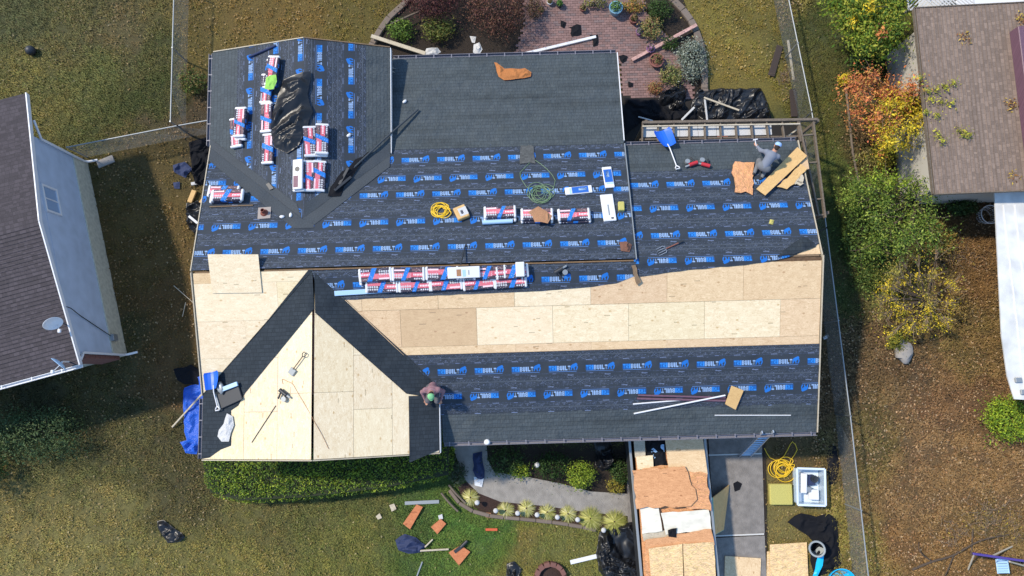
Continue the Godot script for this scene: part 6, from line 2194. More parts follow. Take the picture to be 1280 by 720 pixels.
	lay_flat_board("loose_plywood", "loose square plywood sheet laid over the left rake slope", "plywood sheet", poly([Vector2(-9.486, -3.979), Vector2(-7.896, -3.933), Vector2(-7.872, -2.754), Vector2(-9.448, -2.772)]), func(_x: float, z: float) -> float: return 4.3 - 0.265 * (z + 3.45) + 0.035, 0.016, M.ply_white2)
	lay_flat_board("broken_sheathing", "broken orange sheathing board with a ragged left edge beside the kneeling worker", "board", ragged(poly([Vector2(7.683, -6.877), Vector2(8.315, -6.767), Vector2(8.053, -5.645), Vector2(7.539, -5.748), Vector2(7.637, -6.217), Vector2(7.512, -6.281)]), 0.06, 0.14, 61), roof_lift(0.06), 0.03, M.osb_red, Vector2(0, 1))
	lay_flat_board("long_board", "long light board lying diagonally at the garage's right edge", "board", poly([Vector2(9.847, -7.301), Vector2(10.108, -6.955), Vector2(8.461, -5.545), Vector2(8.209, -5.787)]), roof_lift(0.16), 0.035, M.board, Vector2(0.7, -0.7))
	lay_flat_board("broken_board", "broken light board under the long diagonal board", "board", ragged(poly([Vector2(9.895, -6.689), Vector2(10.075, -6.502), Vector2(9.267, -5.755), Vector2(8.944, -5.882)]), 0.03, 0.15, 62), roof_lift(0.09), 0.03, M.board, Vector2(0.7, -0.7))
	lay_flat_board("broken_board", "short dark tan board end sticking out at the garage's right edge", "board", ragged(poly([Vector2(9.767, -6.723), Vector2(10.129, -6.924), Vector2(10.135, -6.53), Vector2(9.748, -6.332)]), 0.03, 0.15, 63), roof_lift(0.05), 0.03, M.ply_dark)
	for q in [[Vector2(9.581, -6.158), 20.0, "splintered wood piece beside the diagonal boards, uppermost"], [Vector2(9.756, -6.094), 80.0, "splintered wood piece at the garage's right edge below the boards"], [Vector2(9.628, -5.979), 140.0, "splintered wood piece beside the diagonal boards, lowest"]]:
		var o: Node3D = tool.call("wood_splinter", q[2], "wood piece", q[0], q[1], 0.08)
		var sh = Shape.new()
		sh.sheet(ragged(rect(-0.16, -0.09, 0.16, 0.09), 0.05, 0.1, int(q[1])), flat_at(0.0), 0.03)
		part("piece", sh, M.pale_board, o)
	lay_flat_board("splintered_board", "splintered board standing at the roof step by the ridge", "board", ragged(poly([Vector2(3.856, -3.256), Vector2(3.984, -3.277), Vector2(4.161, -2.777), Vector2(4.059, -2.68)]), 0.025, 0.12, 64), roof_lift(0.06), 0.05, M.raw_wood, Vector2(0, 1))
	one("brown_rag", crumple(ragged(poly([Vector2(3.552, -4.034), Vector2(3.788, -4.082), Vector2(3.954, -3.939), Vector2(3.857, -3.724), Vector2(3.603, -3.732)]), 0.04, 0.15, 65), roof_lift(0.05), 0.14, 2.0, 66, 0.04, 0.08), mat(srgb(110, 76, 62), 0.9), "crumpled brown felt rag at the roof step by the ridge", "rag")
	one("white_cloth", crumple(ragged(poly([Vector2(-9.161, 1.037), Vector2(-8.93, 1.116), Vector2(-8.866, 1.393), Vector2(-9.003, 1.643), Vector2(-9.054, 1.893), Vector2(-9.311, 1.917), Vector2(-9.458, 1.766), Vector2(-9.406, 1.565), Vector2(-9.267, 1.364)]), 0.02, 0.15, 67), roof_lift(0.04), 0.12, 1.4, 68, 0.05, 0.1), M.white_matte, "white cloth lying on the valley felt of the front gable", "cloth")
	one("yellow_glove", crumple(ragged(poly([Vector2(8.535, -4.74), Vector2(8.66, -4.708), Vector2(8.605, -4.54), Vector2(8.454, -4.573)]), 0.02, 0.1, 69), roof_lift(0.03), 0.08, 3.0, 70, 0.03, 0.05), M.yellow_pad, "small yellow glove lying on the garage felt", "glove")
	for q in [[Vector2(-5.264, -8.058), "small white wad of plastic by the upper right of the back gable"], [Vector2(-7.978, -10.658), "small white cap left of the topmost bundle column"], [Vector2(-7.363, -5.25), "tiny white nail box at the bottom of the back gable's valley"], [Vector2(-3.465, -9.437), "tiny white tag on the grey felt beside the torn strip"], [Vector2(-7.081, -5.298), "small grey white sliver at the valley's foot"]]:
		var o: Node3D = tool.call("white_scrap", q[1], "scrap", q[0], rng.randf() * 90.0, 0.02)
		var sh = Shape.new()
		sh.blob(Transform3D(Basis.IDENTITY, Vector3(0, 0.04, 0)), Vector3(0.09, 0.05, 0.06), 0.5, 2.0, 4, 8)
		part("piece", sh, M.white, o)
	lay_flat_board("broken_shingle", "small dark broken shingle by the left valley of the back gable", "shingle", poly([Vector2(-7.997, -6.441), Vector2(-7.882, -6.486), Vector2(-7.707, -6.28), Vector2(-7.85, -6.237)]), roof_lift(0.05), 0.02, M.dark_metal)

# ------------------------------------------------------------------ things on the ground
func on_ground(_x: float, _z: float) -> float:
	return 0.02

func build_yard_things() -> void:
	# dump trailer full of boards
	var A = Vector3(4.031, 1.3, 2.278)
	var B = Vector3(6.666, 1.3, 2.352)
	var C = Vector3(6.868, 1.3, 7.482)
	var D = Vector3(4.247, 1.3, 7.409)
	var tr = thing("dump_trailer", "grey dump trailer heaped with old roof boards on the driveway", "trailer", Vector3((A.x + C.x) / 2, 0, (A.z + C.z) / 2))
	var t0 = tr.position
	for q in [[A, D, "side_panel"], [B, C, "side_panel"], [A, B, "front_panel"], [D, C, "tailgate"]]:
		var sh = Shape.new()
		var a: Vector3 = q[0]
		var b: Vector3 = q[1]
		sh.bar(Vector3(a.x, 0.9, a.z), Vector3(b.x, 0.9, b.z), 0.06, 0.82, 0.01)
		part(q[2], sh, M.dark_metal, tr, t0)
		var rl = Shape.new()
		rl.bar(Vector3(a.x, 1.33, a.z), Vector3(b.x, 1.33, b.z), 0.09, 0.06, 0.01)
		part("top_rail", rl, M.galvanised if q[2] == "side_panel" else M.dark_metal, tr, t0)
	var fl = Shape.new()
	fl.sheet(poly([Vector2(A.x, A.z), Vector2(B.x, B.z), Vector2(C.x, C.z), Vector2(D.x, D.z)]), flat_at(0.5), 0.06)
	part("floor", fl, M.dark_metal, tr, t0)
	for q in [A.lerp(D, 0.45), A.lerp(D, 0.62), B.lerp(C, 0.45), B.lerp(C, 0.62)]:
		var wh = Shape.new()
		var s = -1.0 if q.x < t0.x else 1.0
		wh.lathe(Transform3D(Basis(Vector3.UP, Vector3(s, 0, 0), Vector3.BACK), Vector3(q.x + s * 0.06 - s * 0.3, 0.34, q.z)), [Vector2(0.0, 0.0), Vector2(0.3, 0.0), Vector2(0.34, 0.04), Vector2(0.34, 0.17), Vector2(0.3, 0.21), Vector2(0.18, 0.19), Vector2(0.0, 0.19)], 18)
		part("wheel", wh, M.boot, tr, t0)
	var jumble = [
		[[Vector2(5.257, 2.354), Vector2(6.568, 2.363), Vector2(6.656, 3.644), Vector2(5.33, 3.553)], 1.430, 0.02, "board_white", "large clean tan board at the trailer's end nearest the eave", M.ply_tan2, 0.0],
		[[Vector2(4.166, 2.433), Vector2(4.556, 2.444), Vector2(4.553, 3.043), Vector2(4.192, 3.033)], 1.430, 0.02, "x", "narrow pale board in the trailer's upper left corner", M.pale_board, 0.0],
		[[Vector2(4.218, 3.004), Vector2(4.803, 2.966), Vector2(4.806, 3.427), Vector2(4.251, 3.439)], 1.450, 0.02, "x", "small cream board below the narrow pale board in the trailer", M.ply_white, 0.0],
		[[Vector2(4.415, 3.413), Vector2(5.503, 3.282), Vector2(5.969, 3.834), Vector2(4.836, 4.339)], 1.470, 0.02, "x", "reddish board showing above the big orange board in the trailer", M.osb_red, 0.03],
		[[Vector2(5.602, 3.445), Vector2(6.642, 3.636), Vector2(6.675, 4.869), Vector2(5.147, 4.667)], 1.490, 0.025, "x", "speckled reddish board under the big orange board's right edge", M.osb_red, 0.04],
		[[Vector2(4.071, 3.45), Vector2(5.871, 3.365), Vector2(6.155, 4.152), Vector2(6.215, 4.528), Vector2(5.959, 4.68), Vector2(4.118, 4.709)], 1.550, 0.025, "x", "big orange brown broken board in the middle of the trailer", M.ply_orange, 0.05],
		[[Vector2(4.274, 4.705), Vector2(4.908, 4.696), Vector2(5.001, 5.523), Vector2(4.312, 5.583)], 1.430, 0.03, "x", "white insulation board at the left of the trailer's middle", M.foam, 0.01],
		[[Vector2(4.979, 4.912), Vector2(6.663, 4.852), Vector2(6.702, 5.544), Vector2(5.105, 5.632)], 1.440, 0.03, "x", "wide white insulation board at the right of the trailer's middle", M.foam, 0.02],
		[[Vector2(4.312, 5.583), Vector2(5.389, 5.455), Vector2(5.484, 5.722), Vector2(4.381, 5.85)], 1.410, 0.02, "x", "grey white broken strip below the white insulation boards", M.pale_board, 0.03],
		[[Vector2(4.378, 5.79), Vector2(6.669, 5.484), Vector2(6.744, 6.04), Vector2(4.41, 6.238)], 1.470, 0.03, "x", "long red brown board lying across the trailer below the white ones", M.ply_orange, 0.02],
		[[Vector2(4.371, 6.034), Vector2(4.644, 6.042), Vector2(4.622, 7.505), Vector2(4.35, 7.497)], 1.430, 0.03, "x", "narrow red board along the trailer's lower left side", M.osb_red, 0.02],
		[[Vector2(4.487, 6.065), Vector2(5.639, 5.94), Vector2(5.602, 7.502), Vector2(4.522, 7.472)], 1.530, 0.02, "x", "strand board sheet at the lower left of the trailer", M.osb, 0.01],
		[[Vector2(5.666, 5.941), Vector2(6.731, 5.918), Vector2(6.737, 7.534), Vector2(5.629, 7.503)], 1.525, 0.02, "x", "strand board sheet at the lower right of the trailer", M.osb, 0.01],
	]
	for i in jumble.size():
		var q: Array = jumble[i]
		var p = poly(q[0])
		if q[6] > 0.0:
			p = ragged(p, q[6], 0.2, 90 + i)
		var sh = Shape.new()
		var tl = Vector2(rng.randfn(), rng.randfn()) * 0.015
		var c0: Vector2 = p[0]
		var y0: float = q[1]
		var of = Vector2(rng.randf(), rng.randf())
		sh.sheet(p, func(x: float, z: float) -> float: return y0 + (Vector2(x, z) - c0).dot(tl), q[2], 0.0, func(x: float, z: float) -> Vector2: return Vector2(x / 2.44, z / 1.22) + of)
		one("old_board", sh, q[5], q[4], "board", "boards heaped in the trailer")
	# the heap under the visible boards
	one("pale_rag", crumple(ragged(poly([Vector2(4.746, 2.727), Vector2(5.004, 2.598), Vector2(5.253, 2.632), Vector2(5.266, 2.906), Vector2(5.032, 3.117), Vector2(4.781, 3.11)]), 0.04, 0.15, 95), flat_at(1.36), 0.14, 1.5, 96, 0.05, 0.08), M.light_blue, "pale blue plastic rag in the trailer between the boards", "rag")
	one("dark_liner", crumple(ragged(poly([Vector2(4.577, 2.399), Vector2(5.305, 2.392), Vector2(5.296, 3.565), Vector2(4.574, 3.545)]), 0.04, 0.2, 97), flat_at(1.33), 0.12, 1.2, 98, 0.07, 0.12), M.black_cloth, "dark liner showing between the boards at the trailer's upper end", "liner")
	one("dark_chunk", crumple(ragged(poly([Vector2(5.146, 5.479), Vector2(5.478, 5.409), Vector2(5.46, 5.725), Vector2(5.187, 5.717)]), 0.03, 0.15, 99), flat_at(1.5), 0.1, 1.5, 100, 0.05, 0.08), M.black_cloth, "dark felt chunk lying on the white insulation boards", "chunk")
	var und = Shape.new()
	und.sheet(poly([Vector2(4.234, 2.724), Vector2(6.527, 2.788), Vector2(6.677, 7.477), Vector2(4.329, 7.411)]), flat_at(0.58), 0.74)
	one("debris_heap", und, M.osb_red, "mass of old boards filling the trailer below the top boards", "debris").set_meta("kind", "stuff")
	# sheet leaning on the trailer
	var ls = thing("leaning_sheet", "teal edged sheet leaning against the trailer's right side", "sheet", Vector3(7.584, 0, 5.097))
	var la = Vector3(7.783, 0.1, 4.263)
	var lb = Vector3(7.477, 0.1, 5.832)
	var lc = Vector3(6.9, 1, 5.783)
	var ld = Vector3(6.895, 1, 4.535)
	var q0 = ls.position
	var sh0 = Shape.new()
	var nn = (lb - la).cross(ld - la).normalized() * 0.03
	sh0.quad(la, lb, lc, ld, nn)
	sh0.quad(la - nn, lb - nn, lc - nn, ld - nn, -nn)
	sh0.quad(la, lb, lb - nn, la - nn, Vector3(1, -1, 0))
	sh0.quad(lb, lc, lc - nn, lb - nn, Vector3(0, 0, 1))
	sh0.quad(la, ld, ld - nn, la - nn, Vector3(0, 0, -1))
	part("board", sh0, M.board, ls, q0)
	var te = Shape.new()
	te.bar(ld, lc, 0.06, 0.05, 0.008)
	te.bar(lc, lb, 0.05, 0.05, 0.008)
	part("edge_band", te, M.teal, ls, q0)
	# ladder
	var ld2 = thing("extension_ladder", "aluminium ladder leaning from the driveway up to the lower eave", "ladder", Vector3(8.495, 0, 3.325))
	var f1 = Vector3(8.245, 0.06, 3.254)
	var f2 = Vector3(8.655, 0.06, 3.265)
	var e1 = Vector3(8.12, 3, 2.141)
	var e2 = Vector3(8.487, 3, 2.125)
	for q in [[f1, e1], [f2, e2]]:
		var r = Shape.new()
		r.bar(q[0], q[1], 0.035, 0.09, 0.006)
		part("rail", r, M.aluminium, ld2, ld2.position)
	for i in 11:
		var t = (i + 0.6) / 11.5
		var r = Shape.new()
		r.bar(f1.lerp(e1, t), f2.lerp(e2, t), 0.04, 0.03)
		part("rung", r, M.light_blue, ld2, ld2.position)
	# tote and pad
	var tt = thing("storage_tote", "clear plastic storage tote with white and blue things inside", "tote", Vector3(10.622, 0, 4.358))
	var tb = Basis(Vector3.UP, -0.06)
	for q in [[Vector3(-0.46, 0.25, 0), Vector3(0.02, 0.5, 1.22)], [Vector3(0.46, 0.25, 0), Vector3(0.02, 0.5, 1.22)], [Vector3(0, 0.25, -0.6), Vector3(0.9, 0.5, 0.02)], [Vector3(0, 0.25, 0.6), Vector3(0.9, 0.5, 0.02)]]:
		var s = Shape.new()
		s.block(Transform3D(tb, tb * q[0]), q[1], 0.006)
		part("side", s, M.clear, tt)
	var rim = Shape.new()
	for q in [[Vector3(-0.5, 0.5, -0.64), Vector3(0.5, 0.5, -0.64)], [Vector3(-0.5, 0.5, 0.64), Vector3(0.5, 0.5, 0.64)], [Vector3(-0.5, 0.5, -0.64), Vector3(-0.5, 0.5, 0.64)], [Vector3(0.5, 0.5, -0.64), Vector3(0.5, 0.5, 0.64)]]:
		rim.bar(tb * q[0], tb * q[1], 0.07, 0.03, 0.008)
	part("rim", rim, M.clear_rim, tt)
	var fb = Shape.new()
	fb.block(Transform3D(tb, Vector3(0, 0.04, 0)), Vector3(0.9, 0.05, 1.2), 0.01)
	part("bottom", fb, M.clear_rim, tt)
	for q in [[Vector3(-0.2, 0.22, -0.1), Vector3(0.22, 0.3, 0.7), M.white], [Vector3(0.18, 0.2, 0.3), Vector3(0.34, 0.26, 0.36), M.white], [Vector3(0.1, 0.16, -0.2), Vector3(0.3, 0.2, 0.36), M.navy], [Vector3(-0.02, 0.24, 0.12), Vector3(0.2, 0.2, 0.2), M.galvanised]]:
		var s = Shape.new()
		s.block(Transform3D(tb * Basis(Vector3.UP, rng.randfn() * 0.15), tb * q[0]), q[1], 0.02)
		part("contents", s, q[2], tt)
	var reel = Shape.new()
	reel.lathe(Transform3D(Basis.IDENTITY, Vector3(0.2, 0.3, -0.25)), [Vector2(0, 0.1), Vector2(0.04, 0.1), Vector2(0.05, 0.06), Vector2(0.13, 0.08), Vector2(0.13, 0.0), Vector2(0, 0)], 16)
	part("reel", reel, M.dark_metal, tt)
	var pad = Shape.new()
	var px = Vector3(9.633, 0, 4.644)
	pad.block(Transform3D(Basis(Vector3.UP, -0.03), px + Vector3(0, 0.12, 0)), Vector3(0.82, 0.2, 0.74), 0.03)
	one("yellow_pad", pad, M.yellow_pad, "pale yellow square foam block beside the clear tote", "foam block")
	one("yellow_hose", coil(Vector3(9.787, 0, 3.763), 0.36, 9, 53, 0.015, on_ground, [Vector2(10.134, 3.457), Vector2(10.398, 3.091), Vector2(10.244, 2.797), Vector2(10.045, 3.081), Vector2(9.752, 3.447), Vector2(9.377, 3.35), Vector2(9.196, 2.999)]), M.yellow_hose, "coiled yellow air hose on the ground beside the ladder", "hose")
	lay_flat_board("strand_board", "strand board sheet lying at the bottom edge of the driveway", "board", poly([Vector2(7.476, 6.748), Vector2(8.771, 6.868), Vector2(8.619, 8.189), Vector2(7.356, 8.154)]), flat_at(0.09), 0.03, M.ply_tan2, Vector2(0, 1))
	lay_flat_board("strand_board", "top strand board sheet lying on the grass right of the driveway", "board", poly([Vector2(9.123, 6.404), Vector2(10.462, 6.358), Vector2(10.398, 8.239), Vector2(9.021, 8.201)]), flat_at(0.09), 0.02, M.osb)
	lay_flat_board("strand_board", "lower strand board sheet peeping out under the one on the grass", "board", poly([Vector2(9.018, 6.652), Vector2(10.24, 6.603), Vector2(10.197, 8.234), Vector2(8.877, 8.197)]), flat_at(0.05), 0.02, M.osb)
	# right black tarp, drum and wading pool
	one("black_tarp", crumple(ragged(poly([Vector2(9.878, 5.64), Vector2(10.339, 5.343), Vector2(10.912, 5.472), Vector2(11.44, 5.43), Vector2(11.681, 5.691), Vector2(11.604, 6.25), Vector2(11.672, 6.81), Vector2(11.639, 7.198), Vector2(11.327, 7.466), Vector2(10.737, 7.616), Vector2(10.555, 7.001), Vector2(10.725, 6.337), Vector2(10.288, 5.989)]), 0.05, 0.25, 101), flat_at(0.03), 0.28, 0.8, 102, 0.08, 0.3), M.black_cloth, "crumpled black tarp lying on the grass by the fence with a drum on it", "tarp")
	var dm = thing("grey_drum", "open grey plastic drum tipped on the black tarp", "drum", Vector3(10.938, 0, 6.566))
	var db = Basis(Vector3(0.35, 0, -0.94).normalized(), -0.45)
	var dt = Transform3D(db, Vector3(-0.08, 0.05, 0))
	var ds = Shape.new()
	ds.lathe(dt, [Vector2(0.0, 0.02), Vector2(0.25, 0.0), Vector2(0.27, 0.3), Vector2(0.27, 0.66), Vector2(0.285, 0.68), Vector2(0.27, 0.7), Vector2(0.22, 0.69), Vector2(0.22, 0.08), Vector2(0, 0.06)], 24)
	part("body", ds, mat(srgb(130, 138, 142), 0.6), dm)
	var po = Shape.new()
	po.lathe(Transform3D(Basis.IDENTITY, Vector3(11.586, 0, 7.805)), [Vector2(0.0, 0.02), Vector2(0.42, 0.02), Vector2(0.5, 0.2), Vector2(0.53, 0.2), Vector2(0.47, 0.0)], 30)
	one("wading_pool", po, M.cyan, "bright cyan plastic tub under the lower end of the black tarp", "tub")
	one("cyan_sheet", crumple(ragged(poly([Vector2(10.776, 6.785), Vector2(10.978, 6.791), Vector2(10.893, 7.122), Vector2(10.688, 7.504), Vector2(10.515, 7.499)]), 0.02, 0.2, 103), flat_at(0.25), 0.1, 1.0, 104, 0.06, 0.1), M.cyan, "cyan plastic sheet strip below the grey drum", "sheet")
	one("black_felt_roll", crumple(ragged(poly([Vector2(11.585, 3.008), Vector2(11.879, 3.016), Vector2(11.914, 3.651), Vector2(11.767, 4.333), Vector2(11.47, 4.382), Vector2(11.473, 3.639)]), 0.05, 0.25, 105), flat_at(0.02), 0.12, 0.8, 106, 0.08, 0.15), M.black_cloth, "dark felt piece lying right of the clear tote", "felt piece")
	# front lawn
	var scrap = func(called: String, label: String, cat: String, pts: Array, high: float, m: Material, seed_: int, y := 0.02) -> void:
		one(called, crumple(ragged(poly(pts), 0.03, 0.18, seed_), flat_at(y), high, 1.3, seed_ + 1, 0.05, 0.1), m, label, cat)
	scrap.call("black_plastic_heap", "heap of crumpled black plastic left of the trailer", "plastic heap", [Vector2(3.033, 5.786), Vector2(3.624, 5.578), Vector2(4.21, 5.482), Vector2(4.449, 5.938), Vector2(4.433, 6.83), Vector2(4.283, 7.518), Vector2(3.247, 7.489), Vector2(2.917, 7.121), Vector2(2.857, 6.508)], 0.5, M.black_plastic, 111)
	scrap.call("black_plastic", "piece of dark blue black plastic alone on the left lawn", "plastic piece", [Vector2(-13.026, 5), Vector2(-12.767, 4.951), Vector2(-12.291, 5.302), Vector2(-11.994, 5.535), Vector2(-12.162, 5.726), Vector2(-12.625, 5.741), Vector2(-12.927, 5.368)], 0.2, M.black_plastic, 113)
	scrap.call("navy_jacket", "navy blue jacket dropped on the front lawn", "jacket", [Vector2(-4.369, 5.86), Vector2(-4.049, 5.672), Vector2(-3.644, 5.824), Vector2(-3.242, 6.115), Vector2(-3.476, 6.331), Vector2(-3.939, 6.346), Vector2(-4.285, 6.253)], 0.26, M.navy, 115)
	scrap.call("dark_bag", "dark plastic bag at the bottom edge of the lawn left of the fire ring", "bag", [Vector2(-0.392, 6.806), Vector2(-0.102, 6.759), Vector2(0.122, 6.987), Vector2(0.055, 7.317), Vector2(-0.435, 7.303)], 0.35, M.black_plastic, 117)
	scrap.call("blue_jacket", "blue jeans and white cord lying at the left end of the front walk", "clothes", [Vector2(-1.523, 2.873), Vector2(-1.198, 2.853), Vector2(-1.12, 3.287), Vector2(-1.101, 3.745), Vector2(-1.338, 3.853), Vector2(-1.507, 3.505)], 0.2, M.navy, 119, 0.08)
	scrap.call("grill_cover", "grey black plastic covered thing under the lower eave", "covered thing", [Vector2(2.965, 2.594), Vector2(3.585, 2.582), Vector2(3.675, 3.191), Vector2(3.542, 3.532), Vector2(3.185, 3.636), Vector2(2.96, 3.401)], 0.75, M.black_plastic, 121)
	scrap.call("blue_tarp", "bright blue tarp on the shady ground left of the house", "tarp", [Vector2(-12.211, 0.185), Vector2(-11.739, 0.08), Vector2(-11.261, 0.152), Vector2(-11.159, 1.852), Vector2(-11.557, 2.42), Vector2(-11.967, 2.466), Vector2(-12.133, 1.825)], 0.12, M.blue_tarp, 123)
	scrap.call("blue_tarp", "small blue tarp bundle by the hedge's left end", "tarp", [Vector2(-12.27, 2.169), Vector2(-11.861, 2.064), Vector2(-11.501, 2.306), Vector2(-11.668, 2.647), Vector2(-12.081, 2.578)], 0.25, M.blue_tarp, 125)
	scrap.call("dark_felt_piece", "dark felt piece above the blue tarp on the shady ground", "felt piece", [Vector2(-12.589, -0.476), Vector2(-11.937, -0.636), Vector2(-11.573, -0.389), Vector2(-11.618, 0.142), Vector2(-12.155, 0.068), Vector2(-12.457, -0.058)], 0.08, M.black_cloth, 127)
	scrap.call("blue_bundle", "crumpled blue bundle above the blue tarp at the house's edge", "tarp", [Vector2(-11.806, -0.218), Vector2(-11.391, -0.265), Vector2(-11.262, 0.093), Vector2(-11.616, 0.201)], 0.2, M.blue_tarp, 129)
	scrap.call("blue_scrap", "blue and dark plastic scrap left of the house's upper corner", "plastic piece", [Vector2(-12.899, -8.36), Vector2(-12.407, -8.473), Vector2(-12.12, -8.146), Vector2(-12.389, -7.836), Vector2(-12.827, -8.039)], 0.18, M.navy, 131)
	scrap.call("blue_scrap", "small blue scrap below the larger one left of the house", "plastic piece", [Vector2(-12.846, -7.658), Vector2(-12.568, -7.651), Vector2(-12.56, -7.397), Vector2(-12.807, -7.404)], 0.1, M.navy, 133)
	scrap.call("black_bag", "black bag with white stripes beside the left wall", "bag", [Vector2(-12.297, -6.822), Vector2(-11.869, -6.873), Vector2(-11.43, -6.546), Vector2(-11.408, -5.67), Vector2(-11.891, -5.435), Vector2(-12.243, -6.005)], 0.4, M.black_plastic, 135)
	scrap.call("dark_heap", "dark torn felt heap at the house's left upper corner", "felt heap", [Vector2(-12.306, -9.24), Vector2(-11.503, -9.411), Vector2(-11.17, -8.503), Vector2(-11.271, -7.551), Vector2(-12.009, -7.508), Vector2(-12.161, -8.53)], 0.35, M.black_cloth, 137)
	scrap.call("black_tarp", "long black tarp with a pale pole on it behind the porch frame", "tarp", [Vector2(7.521, -10.764), Vector2(8.466, -10.803), Vector2(10.035, -10.759), Vector2(10.163, -10.363), Vector2(10.344, -9.836), Vector2(10.253, -9.449), Vector2(7.754, -9.454), Vector2(7.227, -10.053)], 0.35, M.black_plastic, 139, 0.06)
	scrap.call("black_tarp", "dark crumpled tarp at the corner of the patio's planting", "tarp", [Vector2(6.133, -10.672), Vector2(6.912, -11.109), Vector2(7.148, -10.84), Vector2(6.907, -9.932), Vector2(6.404, -9.881), Vector2(5.921, -10.22)], 0.5, M.black_plastic, 141, 0.06)
	scrap.call("debris_pile", "dark pile of torn shingles behind the porch frame", "debris", [Vector2(4.682, -10.516), Vector2(6.119, -10.41), Vector2(7.47, -9.916), Vector2(7.446, -9.528), Vector2(5.259, -9.524), Vector2(4.611, -9.025)], 0.25, M.black_cloth, 143, 0.06)
	scrap.call("white_paper", "white crumpled paper by the gutter below the burgundy shrubs", "paper", [Vector2(-3.028, -12.776), Vector2(-2.553, -12.829), Vector2(-2.429, -12.626), Vector2(-2.811, -12.437), Vector2(-3.126, -12.513)], 0.15, M.white_matte, 145)
	scrap.call("white_paper", "white torn paper by the gutter below the rusty shrub", "paper", [Vector2(-1.159, -12.923), Vector2(-0.904, -12.983), Vector2(-0.784, -12.713), Vector2(-0.979, -12.453), Vector2(-1.197, -12.592)], 0.15, M.white_matte, 147)
	scrap.call("white_paper", "small white paper above the torn one below the rusty shrub", "paper", [Vector2(-1.278, -13.261), Vector2(-1.057, -13.221), Vector2(-1.094, -12.988), Vector2(-1.252, -13.026)], 0.12, M.white_matte, 149)
	scrap.call("white_plastic", "white plastic wad on the front walk's left end", "plastic wad", [Vector2(-1.511, 3.734), Vector2(-1.161, 3.801), Vector2(-1.226, 4.084), Vector2(-1.459, 4.021)], 0.12, M.white, 151, 0.08)
	for q in [[[Vector2(-4.593, 4.643), Vector2(-4.418, 4.592), Vector2(-4.332, 4.792), Vector2(-4.507, 4.872)], "left pale square scrap on the grass below the hedge", M.pale_board], [[Vector2(-5.09, 5.025), Vector2(-4.944, 4.916), Vector2(-4.858, 5.088), Vector2(-5.004, 5.14)], "small pale scrap left of the square one below the hedge", M.pale_board], [[Vector2(-2.821, 5.06), Vector2(-2.674, 5.008), Vector2(-2.648, 5.178), Vector2(-2.794, 5.202)], "white scrap beside the brown block on the lawn", M.white_matte], [[Vector2(-1.072, 4.996), Vector2(-0.898, 5.029), Vector2(-0.931, 5.198), Vector2(-1.105, 5.164)], "pale brown scrap under the kerb", M.tan_paper]]:
		lay_flat_board("lawn_scrap", q[1], "scrap", poly(q[0]), flat_at(0.06), 0.02, q[2])
	for q in [[[Vector2(-4.103, 5.306), Vector2(-3.602, 4.643), Vector2(-3.37, 4.734), Vector2(-3.844, 5.51)], "long red brown board on the front lawn", 0.05], [[Vector2(-3.088, 5.447), Vector2(-2.735, 5.175), Vector2(-2.534, 5.35), Vector2(-2.859, 5.706)], "short red brown board right of the long one on the lawn", 0.05], [[Vector2(-2.464, 6.359), Vector2(-2.025, 6.121), Vector2(-1.683, 6.353), Vector2(-2.096, 6.814)], "diamond shaped red brown board with a dark tool on it", 0.05]]:
		var o = lay_flat_board("lawn_board", q[1], "board", poly(q[0]), flat_at(0.05), 0.05, M.red_wood)
		o.material_override = mat(srgb(186, 112, 84), 0.85, M.ply_orange.albedo_texture, 1.0)
		o.material_override.albedo_color = srgb(235, 200, 190)
	var stick = func(called: String, label: String, cat: String, a: Vector3, b: Vector3, w: float, h: float, m: Material) -> void:
		var sh = Shape.new()
		sh.bar(a, b, w, h, 0.008)
		one(called, sh, m, label, cat)
	stick.call("pale_stick", "pale long stick from the jacket to the diamond board", "stick", Vector3(-3.488, 0.12, 6.259), Vector3(-2.453, 0.1, 6.238), 0.06, 0.05, M.pale_board)
	stick.call("pale_stick", "short pale stick at the right of the navy jacket", "stick", Vector3(-3.316, 0.1, 6.144), Vector3(-3.027, 0.08, 5.879), 0.05, 0.05, M.pale_board)
	stick.call("grey_pole", "pale metal pole at the bottom edge below the jacket", "pole", Vector3(-3.416, 0.05, 6.653), Vector3(-3.682, 0.05, 7.309), 0.05, 0.04, M.galvanised)
	stick.call("grey_plank", "grey weathered plank at the foot of the hedge", "plank", Vector3(-4.031, 0.05, 4.593), Vector3(-2.779, 0.05, 4.572), 0.13, 0.04, M.galvanised)
	stick.call("white_board", "white board lying beside the black plastic heap", "board", Vector3(1.913, 0.06, 6.827), Vector3(3.019, 0.06, 6.609), 0.15, 0.04, M.white)
	stick.call("red_stick", "short orange red stick on the lawn under the mulch bed", "stick", Vector3(-1.113, 0.05, 5.603), Vector3(-0.679, 0.05, 5.616), 0.09, 0.05, M.terra)
	stick.call("white_pole", "long white pole lying across the brick patio's lower edge", "pole", Vector3(0.345, 0.1, -12.335), Vector3(3.682, 0.1, -13.071), 0.11, 0.08, M.white)
	stick.call("pink_board", "long pinkish board leaning across the patio planting", "board", Vector3(5.045, 0.15, -12.048), Vector3(7.629, 0.3, -13.356), 0.13, 0.06, M.pink_foam)
	stick.call("grey_board", "long weathered board from the edging to the gutter", "board", Vector3(-5.147, 0.3, -13.249), Vector3(-3.026, 0.3, -12.465), 0.15, 0.06, M.pale_board)
	stick.call("grey_board", "thin branch like board above the long weathered one", "board", Vector3(-4.375, 0.4, -13.672), Vector3(-3.243, 0.4, -14.171), 0.06, 0.05, M.grey_wood)
	stick.call("white_lath", "white lath lying on the debris behind the porch, left one", "lath", Vector3(6.809, 0.3, -9.497), Vector3(7.319, 0.35, -9.977), 0.08, 0.04, M.white_matte)
